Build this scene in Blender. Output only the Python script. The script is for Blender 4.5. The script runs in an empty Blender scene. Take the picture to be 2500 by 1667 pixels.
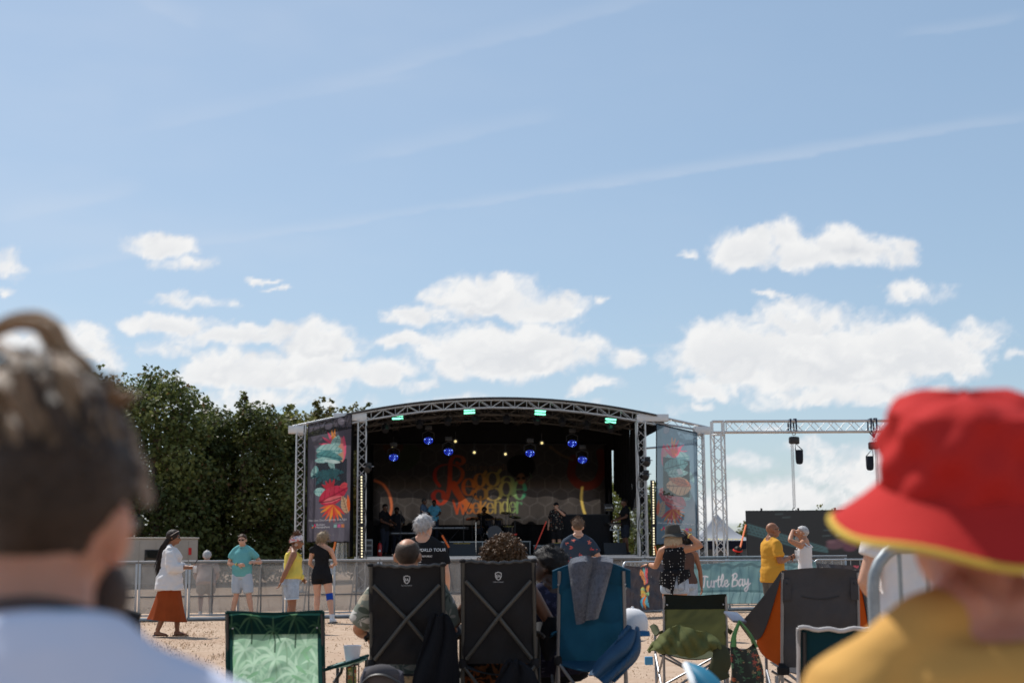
import bpy, bmesh, math, random
import numpy as np
from mathutils import Vector, Matrix, Euler

random.seed(7)
RNG = np.random.default_rng(11)
R = math.radians
scene = bpy.context.scene
COL = scene.collection

# ------------------------------------------------------------------ camera
CAM_H = 1.28
PITCH, ROLL = R(8.46), R(0.42)
F_PX = 50.0 / 36.0 * 2500.0
cR, cF, cU = Vector((1, 0, 0)), Vector((0, math.cos(PITCH), math.sin(PITCH))), Vector((0, -math.sin(PITCH), math.cos(PITCH)))
cRr = cR * math.cos(ROLL) - cU * math.sin(ROLL)
cUr = cU * math.cos(ROLL) + cR * math.sin(ROLL)
CAM = Vector((0, 0, CAM_H))
cam_data = bpy.data.cameras.new('camera')
cam = bpy.data.objects.new('camera', cam_data)
COL.objects.link(cam)
cam.matrix_world = Matrix(((cRr.x, cUr.x, -cF.x, 0), (cRr.y, cUr.y, -cF.y, 0), (cRr.z, cUr.z, -cF.z, CAM_H), (0, 0, 0, 1)))
cam_data.lens = 50
cam_data.sensor_width = 36
cam_data.clip_start = 0.05
cam_data.clip_end = 4000
cam_data.dof.use_dof = True
cam_data.dof.focus_distance = 17
cam_data.dof.aperture_fstop = 3.0
scene.camera = cam

def at(px, py, D):
    """point of the place seen at photo pixel (px,py) standing D metres ahead"""
    d = cF + cRr * ((px - 1250) / F_PX) + cUr * ((833.5 - py) / F_PX)
    return CAM + d * (D / d.y)

def ground_at(px, D):
    p = at(px, 1350, D)
    return Vector((p.x, D, 0))

# ------------------------------------------------------------------ light
SUN_EL = R(55)
SUN_DIR = Vector((-0.66, 0.75, 0)).normalized() * math.cos(SUN_EL) + Vector((0, 0, math.sin(SUN_EL)))
sun_data = bpy.data.lights.new('sun', 'SUN')
sun_data.energy = 4.9
sun_data.angle = R(0.53)
sun_data.color = (1.0, 0.95, 0.88)
sun = bpy.data.objects.new('sun', sun_data)
sun.rotation_euler = (-SUN_DIR).to_track_quat('-Z', 'Y').to_euler()
sun.location = (0, 0, 30)
COL.objects.link(sun)

world = bpy.data.worlds.new('World')
scene.world = world
world.use_nodes = True
NT = world.node_tree
NT.nodes.clear()

class NB:
    """terse node builder"""
    def __init__(s, nt): s.nt = nt
    def n(s, t, **kw):
        nd = s.nt.nodes.new(t)
        for k, v in kw.items(): setattr(nd, k, v)
        return nd
    def put(s, sock, v):
        if isinstance(v, (int, float)): 
            sock.default_value = v if sock.type == 'VALUE' else ((v,) * 3 if sock.type == 'VECTOR' else (v, v, v, 1))
        elif isinstance(v, (tuple, list)):
            v = tuple(v)
            sock.default_value = v + (1,) if (sock.type == 'RGBA' and len(v) == 3) else v
        else: s.nt.links.new(v, sock)
    def m(s, op, a, b=0.0, c=0.0, clamp=False):
        nd = s.n('ShaderNodeMath', operation=op, use_clamp=clamp)
        for i, v in enumerate((a, b, c)): s.put(nd.inputs[i], v)
        return nd.outputs[0]
    def vm(s, op, a, b=(0, 0, 0)):
        nd = s.n('ShaderNodeVectorMath', operation=op)
        s.put(nd.inputs[0], a); s.put(nd.inputs[1], b)
        return nd.outputs['Value'] if op in ('LENGTH', 'DOT_PRODUCT', 'DISTANCE') else nd.outputs[0]
    def mix(s, f, a, b, mode='MIX'):
        nd = s.n('ShaderNodeMix', data_type='RGBA', blend_type=mode)
        s.put(nd.inputs[0], f); s.put(nd.inputs[6], a); s.put(nd.inputs[7], b)
        return nd.outputs[2]
    def noise(s, vec, scale, detail=3, rough=0.55, dist=0.0, color=False):
        nd = s.n('ShaderNodeTexNoise')
        if vec is not None: s.put(nd.inputs['Vector'], vec)
        nd.inputs['Scale'].default_value = scale; nd.inputs['Detail'].default_value = detail
        nd.inputs['Roughness'].default_value = rough; nd.inputs['Distortion'].default_value = dist
        return nd.outputs['Color'] if color else nd.outputs['Fac']
    def map(s, v, a, b, c=0.0, d=1.0, smooth=True):
        nd = s.n('ShaderNodeMapRange', interpolation_type='SMOOTHSTEP' if smooth else 'LINEAR')
        for i, x in enumerate((v, a, b, c, d)): s.put(nd.inputs[i], x)
        return nd.outputs[0]
    def comb(s, x, y, z=0.0):
        nd = s.n('ShaderNodeCombineXYZ')
        for i, v in enumerate((x, y, z)): s.put(nd.inputs[i], v)
        return nd.outputs[0]

def build_world():
    b = NB(NT)
    sky = b.n('ShaderNodeTexSky', sky_type='NISHITA')
    sky.sun_disc = False
    sky.sun_elevation = SUN_EL
    sky.sun_rotation = math.atan2(SUN_DIR.x, SUN_DIR.y)
    sky.altitude = 20; sky.air_density = 1.0; sky.dust_density = 0.7; sky.ozone_density = 1.3
    # high thin haze of a summer day: pull the deep blue towards milky blue
    col = b.mix(SKY_MILK[0], sky.outputs[0], SKY_MILK[1])
    bg = b.n('ShaderNodeBackground')
    b.put(bg.inputs[0], col)
    bg.inputs[1].default_value = SKY_STRENGTH
    out = b.n('ShaderNodeOutputWorld')
    NT.links.new(bg.outputs[0], out.inputs[0])
SKY_STRENGTH = 0.106
SKY_MILK = (0.36, (4.2, 6.0, 7.9))
build_world()

scene.view_settings.view_transform = 'Standard'
scene.view_settings.look = 'None'
scene.view_settings.gamma = 1.0
scene.view_settings.exposure = 0.0
scene.cycles.use_denoising = True
scene.cycles.max_bounces = 8
scene.cycles.transparent_max_bounces = 24
scene.cycles.transmission_bounces = 6
scene.cycles.sample_clamp_indirect = 6
scene.cycles.caustics_reflective = False
scene.cycles.caustics_refractive = False

# ------------------------------------------------------------------ numpy noise
_PERM = np.random.default_rng(3).permutation(4096)
_GR = np.random.default_rng(5).random(4096)
def vnoise(x, y, z=0.0, seed=0):
    x, y, z = np.broadcast_arrays(np.asarray(x, float), np.asarray(y, float), np.asarray(z, float))
    xi, yi, zi = np.floor(x).astype(int), np.floor(y).astype(int), np.floor(z).astype(int)
    xf, yf, zf = x - xi, y - yi, z - zi
    u, v, w = [t * t * t * (t * (t * 6 - 15) + 10) for t in (xf, yf, zf)]
    def h(a, b, c): return _GR[_PERM[(_PERM[(_PERM[(a + seed) & 4095] + b) & 4095] + c) & 4095]]
    l = lambda a, b, t: a + (b - a) * t
    return l(l(l(h(xi, yi, zi), h(xi + 1, yi, zi), u), l(h(xi, yi + 1, zi), h(xi + 1, yi + 1, zi), u), v),
             l(l(h(xi, yi, zi + 1), h(xi + 1, yi, zi + 1), u), l(h(xi, yi + 1, zi + 1), h(xi + 1, yi + 1, zi + 1), u), v), w)
def fbm(x, y, z=0.0, oct=5, rough=0.55, seed=0):
    a, s, t = 1.0, 0.0, 0.0
    for o in range(oct):
        f = 2.03 ** o
        s = s + a * vnoise(np.asarray(x) * f, np.asarray(y) * f, np.asarray(z) * f, seed + 17 * o); t += a; a *= rough
    return s / t
def sstep(v, a, b):
    t = np.clip((v - a) / (b - a), 0, 1)
    return t * t * (3 - 2 * t)

# ------------------------------------------------------------------ the sky: a far dome carrying cumulus and vapour trails
def build_sky():
    def gno(px, py):
        d = at(px, py, 1.0) - CAM
        return d.x / d.y, d.z / d.y
    C = [(395, 600, 82, 40, 1.0), (450, 640, 66, 22, .5), (470, 735, 80, 20, .62), (640, 688, 38, 8, .7), (672, 706, 30, 7, .75),
         (410, 795, 120, 26, .95), (600, 822, 180, 30, 1.0), (780, 845, 105, 52, 1.15), (400, 850, 60, 20, .6),
         (540, 905, 130, 52, 1.05), (730, 918, 180, 50, 1.1), (930, 918, 90, 34, .85), (1025, 945, 60, 16, .7), (990, 833, 85, 24, .95),
         (1190, 730, 150, 58, 1.15), (1320, 750, 100, 44, .95), (1020, 768, 85, 32, .95), (1250, 865, 200, 74, 1.25), (1375, 872, 85, 50, .95),
         (1120, 905, 90, 38, .8), (1525, 890, 45, 28, .8), (1440, 945, 60, 18, .55), (1470, 737, 22, 12, .45), (1672, 624, 26, 10, .5),
         (1830, 622, 85, 60, 1.1), (1900, 580, 60, 40, .9), (1960, 630, 100, 44, 1.05), (2060, 615, 110, 55, 1.15), (2170, 620, 70, 46, .85), (1880, 720, 36, 11, .55),
         (2240, 718, 95, 32, .6), (1800, 870, 160, 84, 1.2), (1960, 800, 120, 60, 1.0), (2020, 890, 230, 86, 1.25), (2220, 870, 190, 88, 1.15), (2380, 830, 80, 46, .8),
         (1705, 948, 80, 26, .8), (2060, 965, 220, 30, .8), (1705, 988, 26, 10, .5), (2490, 865, 40, 14, .6),
         (1830, 1130, 60, 26, .55), (1920, 1215, 170, 46, .85), (2080, 1150, 130, 66, .75), (1760, 1250, 110, 40, .7), (2000, 1090, 110, 24, .45),
         (1870, 1040, 40, 16, .35), (130, 845, 130, 40, 1.05), (235, 875, 50, 34, .75), (10, 655, 40, 38, .75), (15, 720, 18, 12, .45),
         (20, 835, 60, 30, .8), (620, 985, 220, 36, .65), (1250, 1010, 320, 34, .5)]
    T = [((0, 545), (340, 470), 20, .20), ((100, 665), (560, 590), 13, .18), ((540, 595), (1500, 450), 9, .26), ((1400, 468), (2500, 295), 13, .38),
         ((350, 320), (1000, 190), 20, .17), ((900, 190), (1600, 0), 18, .20), ((850, 400), (1350, 290), 18, .18),
         ((2200, 92), (2500, 45), 12, .20), ((1350, 858), (1700, 845), 3, .18), ((330, 0), (480, 70), 22, .15)]
    def sample(az, el):
        dx, dy, dz = np.sin(az) * np.cos(el), np.cos(az) * np.cos(el), np.sin(el)
        yy = np.maximum(dy, 0.05)
        gx, gz = dx / yy, dz / yy
        qx = gx + 0.026 * (fbm(gx * 26, gz * 30, 0.3, 4, .6, 1) - .5) + 0.009 * (fbm(gx * 90, gz * 100, 1.3, 4, .65, 2) - .5)
        qz = gz + 0.020 * (fbm(gx * 26, gz * 30, 7.7, 4, .6, 3) - .5) + 0.007 * (fbm(gx * 90, gz * 100, 4.1, 4, .65, 4) - .5)
        acc = np.full(gx.shape, -3.0); zw = np.zeros(gx.shape)
        for cx, cy, rx, ry, s in C:
            ux, uz = gno(cx, cy)
            x = (qx - ux) * F_PX / (rx * 1.3); z = (qz - uz) * F_PX / (ry * 1.3)
            z = np.where(z < 0, z * 1.3, z)
            v = (1 - x * x - z * z) * s; zw = np.where(v > acc, np.clip(z, -1, 1), zw); acc = np.maximum(acc, v)
        side = np.maximum(sstep(np.abs(gx), .42, .55), sstep(-dy, -.5, -.3))
        far = fbm(dx * 7, dy * 7, dz * 20, 5, .6, 9)
        farc = (sstep(far, .47, .66) * 1.8 - .75) * sstep(dz, 0, .03) * (1 - sstep(dz, .2, .42)) 
        acc = np.where(side > .02, np.maximum(acc, farc * side - (1 - side)), acc)
        f1 = fbm(qx * 70, qz * 85, 2.2, 6, .62, 5)
        f2 = fbm(qx * 210, qz * 240, 5.2, 4, .62, 6)
        body = np.clip(acc + .25, 0, 1)
        dens = acc * 1.45 + (f1 - .5) * 1.9 + (f2 - .5) * .42 - .10
        mask = sstep(dens, -.18, .95) ** .9
        l0 = fbm(qx * 34, qz * 44, 3.3, 5, .58, 8)
        l1 = fbm((qx - .007) * 34, (qz + .010) * 44, 3.3, 5, .58, 8)
        rel = (l0 - l1) * 5
        low = np.zeros_like(acc)
        deep = sstep(acc + .5 * rel, .5, 1.15)
        shade = np.clip(deep * (.52 - .5 * zw) - .40 * rel, 0, 1)
        tr = np.zeros_like(gx)
        wz = fbm(gx * 18, gz * 70, .5, 5, .6, 12)
        for (x0, y0), (x1, y1), hw, s in T:
            a0, c0 = gno(x0, y0); a1, c1 = gno(x1, y1)
            L = math.hypot(a1 - a0, c1 - c0); ex, ez = (a1 - a0) / L, (c1 - c0) / L
            rx, rz = gx - a0, gz - c0
            t = (rx * ex + rz * ez) / L; d = rz * ex - rx * ez + (wz - .5) * .008
            h = hw / F_PX
            tr += s * sstep(d, -h * .6, h * .2) * (1 - sstep(d, h * .2, h * 3.2)) * sstep(t, -.12, .22) * (1 - sstep(t, .85, 1.12))
        tr = tr * (.25 + .85 * wz) * (dy > .3)
        veil = (.35 + .65 * sstep(fbm(dx * 3, dy * 3, dz * 9, 5, .6, 21), .35, .75)) * .34 * sstep(dz, 0, .1) * (1 - .9 * sstep(dx, -.3, .3))
        thin = np.clip(tr + veil, 0, 1)
        m = np.clip(mask, 0, 1) * .96 * (1 - sstep(dz, .5, .62))
        alpha = 1 - (1 - m) * (1 - thin * .75 * (1 - sstep(dz, .5, .62)))
        return alpha, m, shade
    vs, fs, cols, base = [], [], [], 0
    def patch(azs, els):
        nonlocal base
        A, E = np.meshgrid(azs, els)
        al, m, sh = sample(A.ravel(), E.ravel())
        r = 1800.0
        a, e = A.ravel(), E.ravel()
        vs.append(np.stack([np.sin(a) * np.cos(e) * r, np.cos(a) * np.cos(e) * r, np.sin(e) * r + CAM_H], 1))
        cols.append(np.stack([m, sh, m * 0, al], 1))
        n, k = len(azs), len(els)
        i = (np.arange(k - 1)[:, None] * n + np.arange(n - 1)[None, :]).ravel() + base
        fs.append(np.stack([i, i + 1, i + n + 1, i + n], 1)); base += n * k
    patch(np.radians(np.linspace(-22.5, 22.5, 520)), np.radians(np.linspace(-.6, 25.5, 300)))
    patch(np.radians(np.linspace(-22.5, 22.5, 46)), np.radians(np.linspace(25.5, 40, 20)))
    patch(np.radians(np.linspace(22.5, 337.5, 420)), np.radians(np.linspace(-.6, 40, 60)))
    V, Fc, K = np.concatenate(vs), np.concatenate(fs), np.concatenate(cols)
    me = bpy.data.meshes.new('sky')
    me.from_pydata(V.tolist(), [], Fc.tolist())
    ca = me.color_attributes.new('cloud', 'FLOAT_COLOR', 'POINT')
    ca.data.foreach_set('color', K.astype(np.float32).ravel())
    me.polygons.foreach_set('use_smooth', [True] * len(me.polygons))
    mt = bpy.data.materials.new('cloud'); mt.use_nodes = True
    nt = mt.node_tree; nt.nodes.clear(); b = NB(nt)
    at_ = b.n('ShaderNodeAttribute', attribute_name='cloud')
    sp = b.n('ShaderNodeSeparateColor'); nt.links.new(at_.outputs['Color'], sp.inputs[0])
    cl = b.mix(sp.outputs[1], CLOUD_LIT, CLOUD_GREY)
    cl = b.mix(sp.outputs[0], CLOUD_THIN, cl)
    em = b.n('ShaderNodeEmission'); b.put(em.inputs[0], cl); em.inputs[1].default_value = 1.0
    tr = b.n('ShaderNodeBsdfTransparent'); mx = b.n('ShaderNodeMixShader')
    nt.links.new(at_.outputs['Alpha'], mx.inputs[0]); nt.links.new(tr.outputs[0], mx.inputs[1]); nt.links.new(em.outputs[0], mx.inputs[2])
    o = b.n('ShaderNodeOutputMaterial'); nt.links.new(mx.outputs[0], o.inputs[0])
    mt.cycles.emission_sampling = 'NONE'
    me.materials.append(mt)
    ob = bpy.data.objects.new('sky', me); COL.objects.link(ob)
    ob['kind'] = 'structure'
CLOUD_LIT, CLOUD_GREY, CLOUD_THIN = (.93, .925, .915), (.69, .71, .745), (.72, .76, .84)
build_sky()

# ------------------------------------------------------------------ materials
MATS = {}
def new_mat(name):
    m = bpy.data.materials.new(name); m.use_nodes = True
    m.node_tree.nodes.clear()
    return m, NB(m.node_tree)
def finish(m, b, sh):
    o = b.n('ShaderNodeOutputMaterial'); b.nt.links.new(sh, o.inputs[0]); return m
def mat(name, col, rough=.7, metal=0.0, var=.12, vscale=6.0, bump=0.0, bscale=60.0, trans=0.0, tcol=None, emit=None, estr=0.0,
        alpha=1.0, attr=None, colfn=None, spec=.5, sss=0.0, coat=0.0, sheen=0.0):
    """one principled surface with a little uneven tone; trans = share of light let through cloth"""
    if name in MATS: return MATS[name]
    if rough >= .7 and spec == .5: spec = .1
    m, b = new_mat(name)
    tc = b.n('ShaderNodeTexCoord').outputs['Object']
    if attr:
        c = b.n('ShaderNodeAttribute', attribute_name=attr).outputs['Color']
    elif colfn: c = colfn(b, tc)
    else: c = tuple(col)
    if var > 0:
        n = b.noise(tc, vscale, 4, .6)
        c = b.mix(b.map(n, .25, .75, 0, 1, False), b.mix(1.0, c, (1 - var,) * 3, 'MULTIPLY'), b.mix(1.0, c, (1 + var,) * 3, 'MULTIPLY'))
    p = b.n('ShaderNodeBsdfPrincipled')
    b.put(p.inputs['Base Color'], c)
    p.inputs['Roughness'].default_value = rough; p.inputs['Metallic'].default_value = metal
    p.inputs['Specular IOR Level'].default_value = spec
    if coat: p.inputs['Coat Weight'].default_value = coat
    if sheen: p.inputs['Sheen Weight'].default_value = sheen
    if sss:
        p.inputs['Subsurface Weight'].default_value = sss
        p.inputs['Subsurface Radius'].default_value = (1.0, .3, .15); p.inputs['Subsurface Scale'].default_value = .02
    if emit is not None:
        b.put(p.inputs['Emission Color'], tuple(emit)); p.inputs['Emission Strength'].default_value = estr
    if bump:
        bn = b.n('ShaderNodeBump'); bn.inputs['Strength'].default_value = bump; bn.inputs['Distance'].default_value = .01
        b.put(bn.inputs['Height'], b.noise(tc, bscale, 4, .6)); b.nt.links.new(bn.outputs[0], p.inputs['Normal'])
    sh = p.outputs[0]
    if trans:
        t = b.n('ShaderNodeBsdfTranslucent'); b.put(t.inputs[0], tuple(tcol) if tcol else c)
        mx = b.n('ShaderNodeMixShader'); mx.inputs[0].default_value = trans
        b.nt.links.new(sh, mx.inputs[1]); b.nt.links.new(t.outputs[0], mx.inputs[2]); sh = mx.outputs[0]
    if alpha < 1:
        t = b.n('ShaderNodeBsdfTransparent'); mx = b.n('ShaderNodeMixShader'); mx.inputs[0].default_value = alpha
        b.nt.links.new(t.outputs[0], mx.inputs[1]); b.nt.links.new(sh, mx.inputs[2]); sh = mx.outputs[0]
    MATS[name] = finish(m, b, sh)
    return m

def floral(base, petals, scale=9.0, r=.34, dots=None):
    """cloth print: scattered star flowers in the given colours"""
    def fn(b, tc):
        v = b.n('ShaderNodeTexVoronoi'); b.put(v.inputs['Vector'], tc); v.inputs['Scale'].default_value = scale; v.inputs['Randomness'].default_value = .75
        d = v.outputs['Distance']
        loc = b.vm('SUBTRACT', b.vm('MULTIPLY', tc, (scale,) * 3), b.vm('MULTIPLY', v.outputs['Position'], (scale,) * 3))
        s = b.n('ShaderNodeSeparateXYZ'); b.put(s.inputs[0], loc)
        ang = b.m('ARCTAN2', s.outputs[2], b.m('ADD', s.outputs[0], s.outputs[1]))
        pet = b.m('MULTIPLY_ADD', b.m('COSINE', b.m('MULTIPLY', ang, 5.0)), .35, .75)
        rr = b.m('DIVIDE', d, b.m('MAXIMUM', pet, .2))
        f = b.map(rr, r * 1.06, r * .9)
        cr = b.n('ShaderNodeValToRGB'); cr.color_ramp.interpolation = 'CONSTANT'
        els = cr.color_ramp.elements
        while len(els) < len(petals): els.new(.5)
        for i, c in enumerate(petals): els[i].position = i / len(petals); els[i].color = tuple(c) + (1,)
        sc = b.n('ShaderNodeSeparateColor'); b.put(sc.inputs[0], v.outputs['Color']); b.put(cr.inputs[0], sc.outputs[0])
        return b.mix(f, base, cr.outputs[0])
    return fn
def dotted(base, dot, scale=30.0, r=.2):
    def fn(b, tc):
        v = b.n('ShaderNodeTexVoronoi'); b.put(v.inputs['Vector'], tc); v.inputs['Scale'].default_value = scale; v.inputs['Randomness'].default_value = .35
        return b.mix(b.map(v.outputs['Distance'], r * 1.1, r * .8), base, dot)
    return fn

# ------------------------------------------------------------------ objects
def link(o):
    COL.objects.link(o); return o
def tag(o, label=None, cat=None, group=None, kind=None):
    if label: o['label'] = label
    if cat: o['category'] = cat
    if group: o['group'] = group
    if kind: o['kind'] = kind
    return o
def thing(name, loc, label, cat, group=None):
    o = bpy.data.objects.new(name, None); o.empty_display_size = .2
    o.location = loc; link(o)
    return tag(o, label, cat, group)
def origin(o):
    v = Vector((0, 0, 0))
    while o is not None: v += o.location; o = o.parent
    return v

class MB:
    """collects world-space geometry and links it as one mesh object"""
    def __init__(s): s.v = []; s.f = []; s.c = None
    def add(s, vs, fs):
        k = len(s.v); s.v += [tuple(v) for v in vs]; s.f += [tuple(i + k for i in f) for f in fs]; return s
    def box(s, c, size, rot=None):
        hx, hy, hz = size[0] / 2, size[1] / 2, size[2] / 2
        P = [Vector((x * hx, y * hy, z * hz)) for x, y, z in ((-1, -1, -1), (1, -1, -1), (1, 1, -1), (-1, 1, -1), (-1, -1, 1), (1, -1, 1), (1, 1, 1), (-1, 1, 1))]
        if rot is not None:
            if not isinstance(rot, Matrix): rot = Euler(rot).to_matrix()
            P = [rot @ p for p in P]
        c = Vector(c)
        return s.add([p + c for p in P], [(0, 3, 2, 1), (4, 5, 6, 7), (0, 1, 5, 4), (1, 2, 6, 5), (2, 3, 7, 6), (3, 0, 4, 7)])
    def bbox(s, c, size, rot=None, bv=.01):
        """bevelled box: an eight-sided-edge box"""
        bm = bmesh.new(); bmesh.ops.create_cube(bm, size=1.0)
        for v in bm.verts: v.co = Vector((v.co.x * size[0], v.co.y * size[1], v.co.z * size[2]))
        bmesh.ops.bevel(bm, geom=bm.edges[:], offset=min(bv, min(size) * .45), segments=2, affect='EDGES', profile=.6)
        if rot is not None and not isinstance(rot, Matrix): rot = Euler(rot).to_matrix()
        bm.verts.index_update()
        vs = [(rot @ v.co if rot is not None else v.co) + Vector(c) for v in bm.verts]
        s.add(vs, [[v.index for v in f.verts] for f in bm.faces]); bm.free(); return s
    def tube(s, pts, rad, n=8, cap=True, flat=1.0):
        pts = [Vector(p) for p in pts]
        rads = [rad] * len(pts) if isinstance(rad, (int, float)) else rad
        k = len(s.v); t0 = (pts[1] - pts[0]).normalized()
        u = t0.orthogonal().normalized()
        if abs(t0.z) < .95: u = Vector((0, 0, 1)).cross(t0).normalized()
        for i, p in enumerate(pts):
            a = pts[i] - pts[i - 1] if i else pts[1] - pts[0]
            c = pts[i + 1] - pts[i] if i < len(pts) - 1 else a
            t = (a.normalized() + c.normalized())
            t = t.normalized() if t.length > 1e-6 else c.normalized()
            u = (u - t * u.dot(t)).normalized(); w = t.cross(u)
            for j in range(n):
                g = 2 * math.pi * j / n
                s.v.append(tuple(p + (u * math.cos(g) + w * math.sin(g) * flat) * rads[i]))
        for i in range(len(pts) - 1):
            for j in range(n):
                a, c = k + i * n + j, k + i * n + (j + 1) % n
                s.f.append((a, c, c + n, a + n))
        if cap:
            s.f.append(tuple(k + j for j in reversed(range(n)))); e = k + (len(pts) - 1) * n
            s.f.append(tuple(e + j for j in range(n)))
        return s
    def ring(s, c, rad, tr, axis=(0, 0, 1), n=20, m=6, a0=0, a1=2 * math.pi):
        ax = Vector(axis).normalized(); u = ax.orthogonal().normalized(); w = ax.cross(u); c = Vector(c)
        full = abs(a1 - a0 - 2 * math.pi) < 1e-6
        pts = [c + (u * math.cos(a0 + (a1 - a0) * i / n) + w * math.sin(a0 + (a1 - a0) * i / n)) * rad for i in range(n + 1)]
        return s.tube(pts, tr, m, cap=not full)
    def lathe(s, c, prof, n=16, axis=(0, 0, 1), up=None, squash=1.0):
        """prof: list of (radius, height) from bottom to top"""
        ax = Vector(axis).normalized(); u = Vector(up).normalized() if up else ax.orthogonal().normalized(); w = ax.cross(u); c = Vector(c); k = len(s.v)
        for r, h in prof:
            for j in range(n):
                g = 2 * math.pi * j / n
                s.v.append(tuple(c + ax * h + (u * math.cos(g) + w * math.sin(g) * squash) * max(r, 1e-4)))
        for i in range(len(prof) - 1):
            for j in range(n):
                a, d = k + i * n + j, k + i * n + (j + 1) % n
                s.f.append((a, d, d + n, a + n))
        s.f.append(tuple(k + j for j in reversed(range(n)))); e = k + (len(prof) - 1) * n
        s.f.append(tuple(e + j for j in range(n)))
        return s
    def ell(s, c, r, rot=None, nu=14, nv=9):
        k = len(s.v); c = Vector(c); rr = r if hasattr(r, '__len__') else (r, r, r)
        for i in range(nv + 1):
            th = math.pi * i / nv
            for j in range(nu):
                g = 2 * math.pi * j / nu
                p = Vector((rr[0] * math.sin(th) * math.cos(g), rr[1] * math.sin(th) * math.sin(g), rr[2] * math.cos(th)))
                if rot is not None: p = rot @ p
                s.v.append(tuple(c + p))
        for i in range(nv):
            for j in range(nu):
                a, d = k + i * nu + j, k + i * nu + (j + 1) % nu
                s.f.append((a, a + nu, d + nu, d))
        return s
    def grid(s, fn, nu, nv, thick=0.0):
        """surface fn(u,v)->point for u,v in 0..1; thick>0 closes it into a sheet with depth"""
        k = len(s.v); P = [[Vector(fn(i / nu, j / nv)) for i in range(nu + 1)] for j in range(nv + 1)]
        for j in range(nv + 1):
            for i in range(nu + 1): s.v.append(tuple(P[j][i]))
        W = nu + 1
        for j in range(nv):
            for i in range(nu): s.f.append((k + j * W + i, k + j * W + i + 1, k + (j + 1) * W + i + 1, k + (j + 1) * W + i))
        if thick:
            o = W * (nv + 1)
            for j in range(nv + 1):
                for i in range(nu + 1):
                    du = P[j][min(i + 1, nu)] - P[j][max(i - 1, 0)]; dv = P[min(j + 1, nv)][i] - P[max(j - 1, 0)][i]
                    nn = du.cross(dv); nn = nn.normalized() if nn.length > 1e-9 else Vector((0, 0, 1))
                    s.v.append(tuple(P[j][i] - nn * thick))
            for j in range(nv):
                for i in range(nu): s.f.append((k + o + j * W + i, k + o + (j + 1) * W + i, k + o + (j + 1) * W + i + 1, k + o + j * W + i + 1))
            for i in range(nu):
                a = k + i; s.f.append((a, a + o, a + 1 + o, a + 1)); a = k + nv * W + i; s.f.append((a, a + 1, a + 1 + o, a + o))
            for j in range(nv):
                a = k + j * W; s.f.append((a, a + W, a + W + o, a + o)); a = k + j * W + nu; s.f.append((a, a + o, a + W + o, a + W))
        return s
    def build(s, name, m, parent=None, smooth=True, label=None, cat=None, group=None, kind=None, cols=None):
        me = bpy.data.meshes.new(name)
        off = origin(parent) if parent is not None else None
        V = np.array(s.v, float).reshape(-1, 3)
        loc = None
        if parent is not None: V = V - np.array(off)
        else:
            loc = np.array([(V[:, 0].min() + V[:, 0].max()) / 2, (V[:, 1].min() + V[:, 1].max()) / 2, V[:, 2].min()]); V = V - loc
        me.from_pydata(V.tolist(), [], s.f)
        if cols is not None:
            ca = me.color_attributes.new('print', 'FLOAT_COLOR', 'POINT'); ca.data.foreach_set('color', np.asarray(cols, np.float32).ravel())
        me.materials.append(m)
        if smooth: smooth_by_angle(me)
        o = bpy.data.objects.new(name, me); link(o)
        if parent is not None: o.parent = parent
        else: o.location = loc
        return tag(o, label, cat, group, kind)

def smooth_by_angle(me, ang=40):
    me.polygons.foreach_set('use_smooth', [True] * len(me.polygons))
    bm = bmesh.new(); bm.from_mesh(me); lim = R(ang)
    for e in bm.edges:
        if len(e.link_faces) == 2: e.smooth = e.calc_face_angle(0) < lim
    bm.to_mesh(me); bm.free()

def copy_tree(o, parent=None):
    c = o.copy(); link(c); c.parent = parent
    for ch in list(o.children): copy_tree(ch, c)
    return c

def lerp(a, b, t): return a + (b - a) * t
def bez(p, n=12):
    """catmull-rom through points"""
    P = [Vector(q) for q in p]; out = []
    for i in range(len(P) - 1):
        a, b_, c, d = P[max(i - 1, 0)], P[i], P[i + 1], P[min(i + 2, len(P) - 1)]
        for k in range(n):
            t = k / n
            out.append(.5 * ((2 * b_) + (c - a) * t + (2 * a - 5 * b_ + 4 * c - d) * t * t + (3 * b_ - a - 3 * c + d) * t ** 3))
    out.append(P[-1]); return out

def truss(name, parent, p0, p1, size, mt, up=(0, 1, 0), rch=.025, rl=.011, pitch=None, label=None):
    """box truss between two points: four chords as parts, the zigzag lacing one more part"""
    p0, p1 = Vector(p0), Vector(p1); ax = (p1 - p0).normalized(); L = (p1 - p0).length
    u = Vector(up); u = (u - ax * u.dot(ax)).normalized(); w = ax.cross(u); h = size / 2
    cs = [u * h + w * h, u * h - w * h, -u * h - w * h, -u * h + w * h]
    for c in cs: MB().tube([p0 + c, p1 + c], rch, 8).build('chord', mt, parent)
    lac = MB(); n = max(2, round(L / (pitch or size * .95)))
    for q in range(4):
        a, c = cs[q], cs[(q + 1) % 4]
        for i in range(n):
            s0, s1 = p0 + ax * (L * i / n), p0 + ax * (L * (i + 1) / n)
            if (i + q) % 2: lac.tube([s0 + a, s1 + c], rl, 5, cap=False)
            else: lac.tube([s0 + c, s1 + a], rl, 5, cap=False)
        for e in (p0 + ax * .03, p1 - ax * .03): lac.tube([e + a, e + c], rl * 1.3, 5, cap=False)
    return lac.build('lacing', mt, parent)

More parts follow.
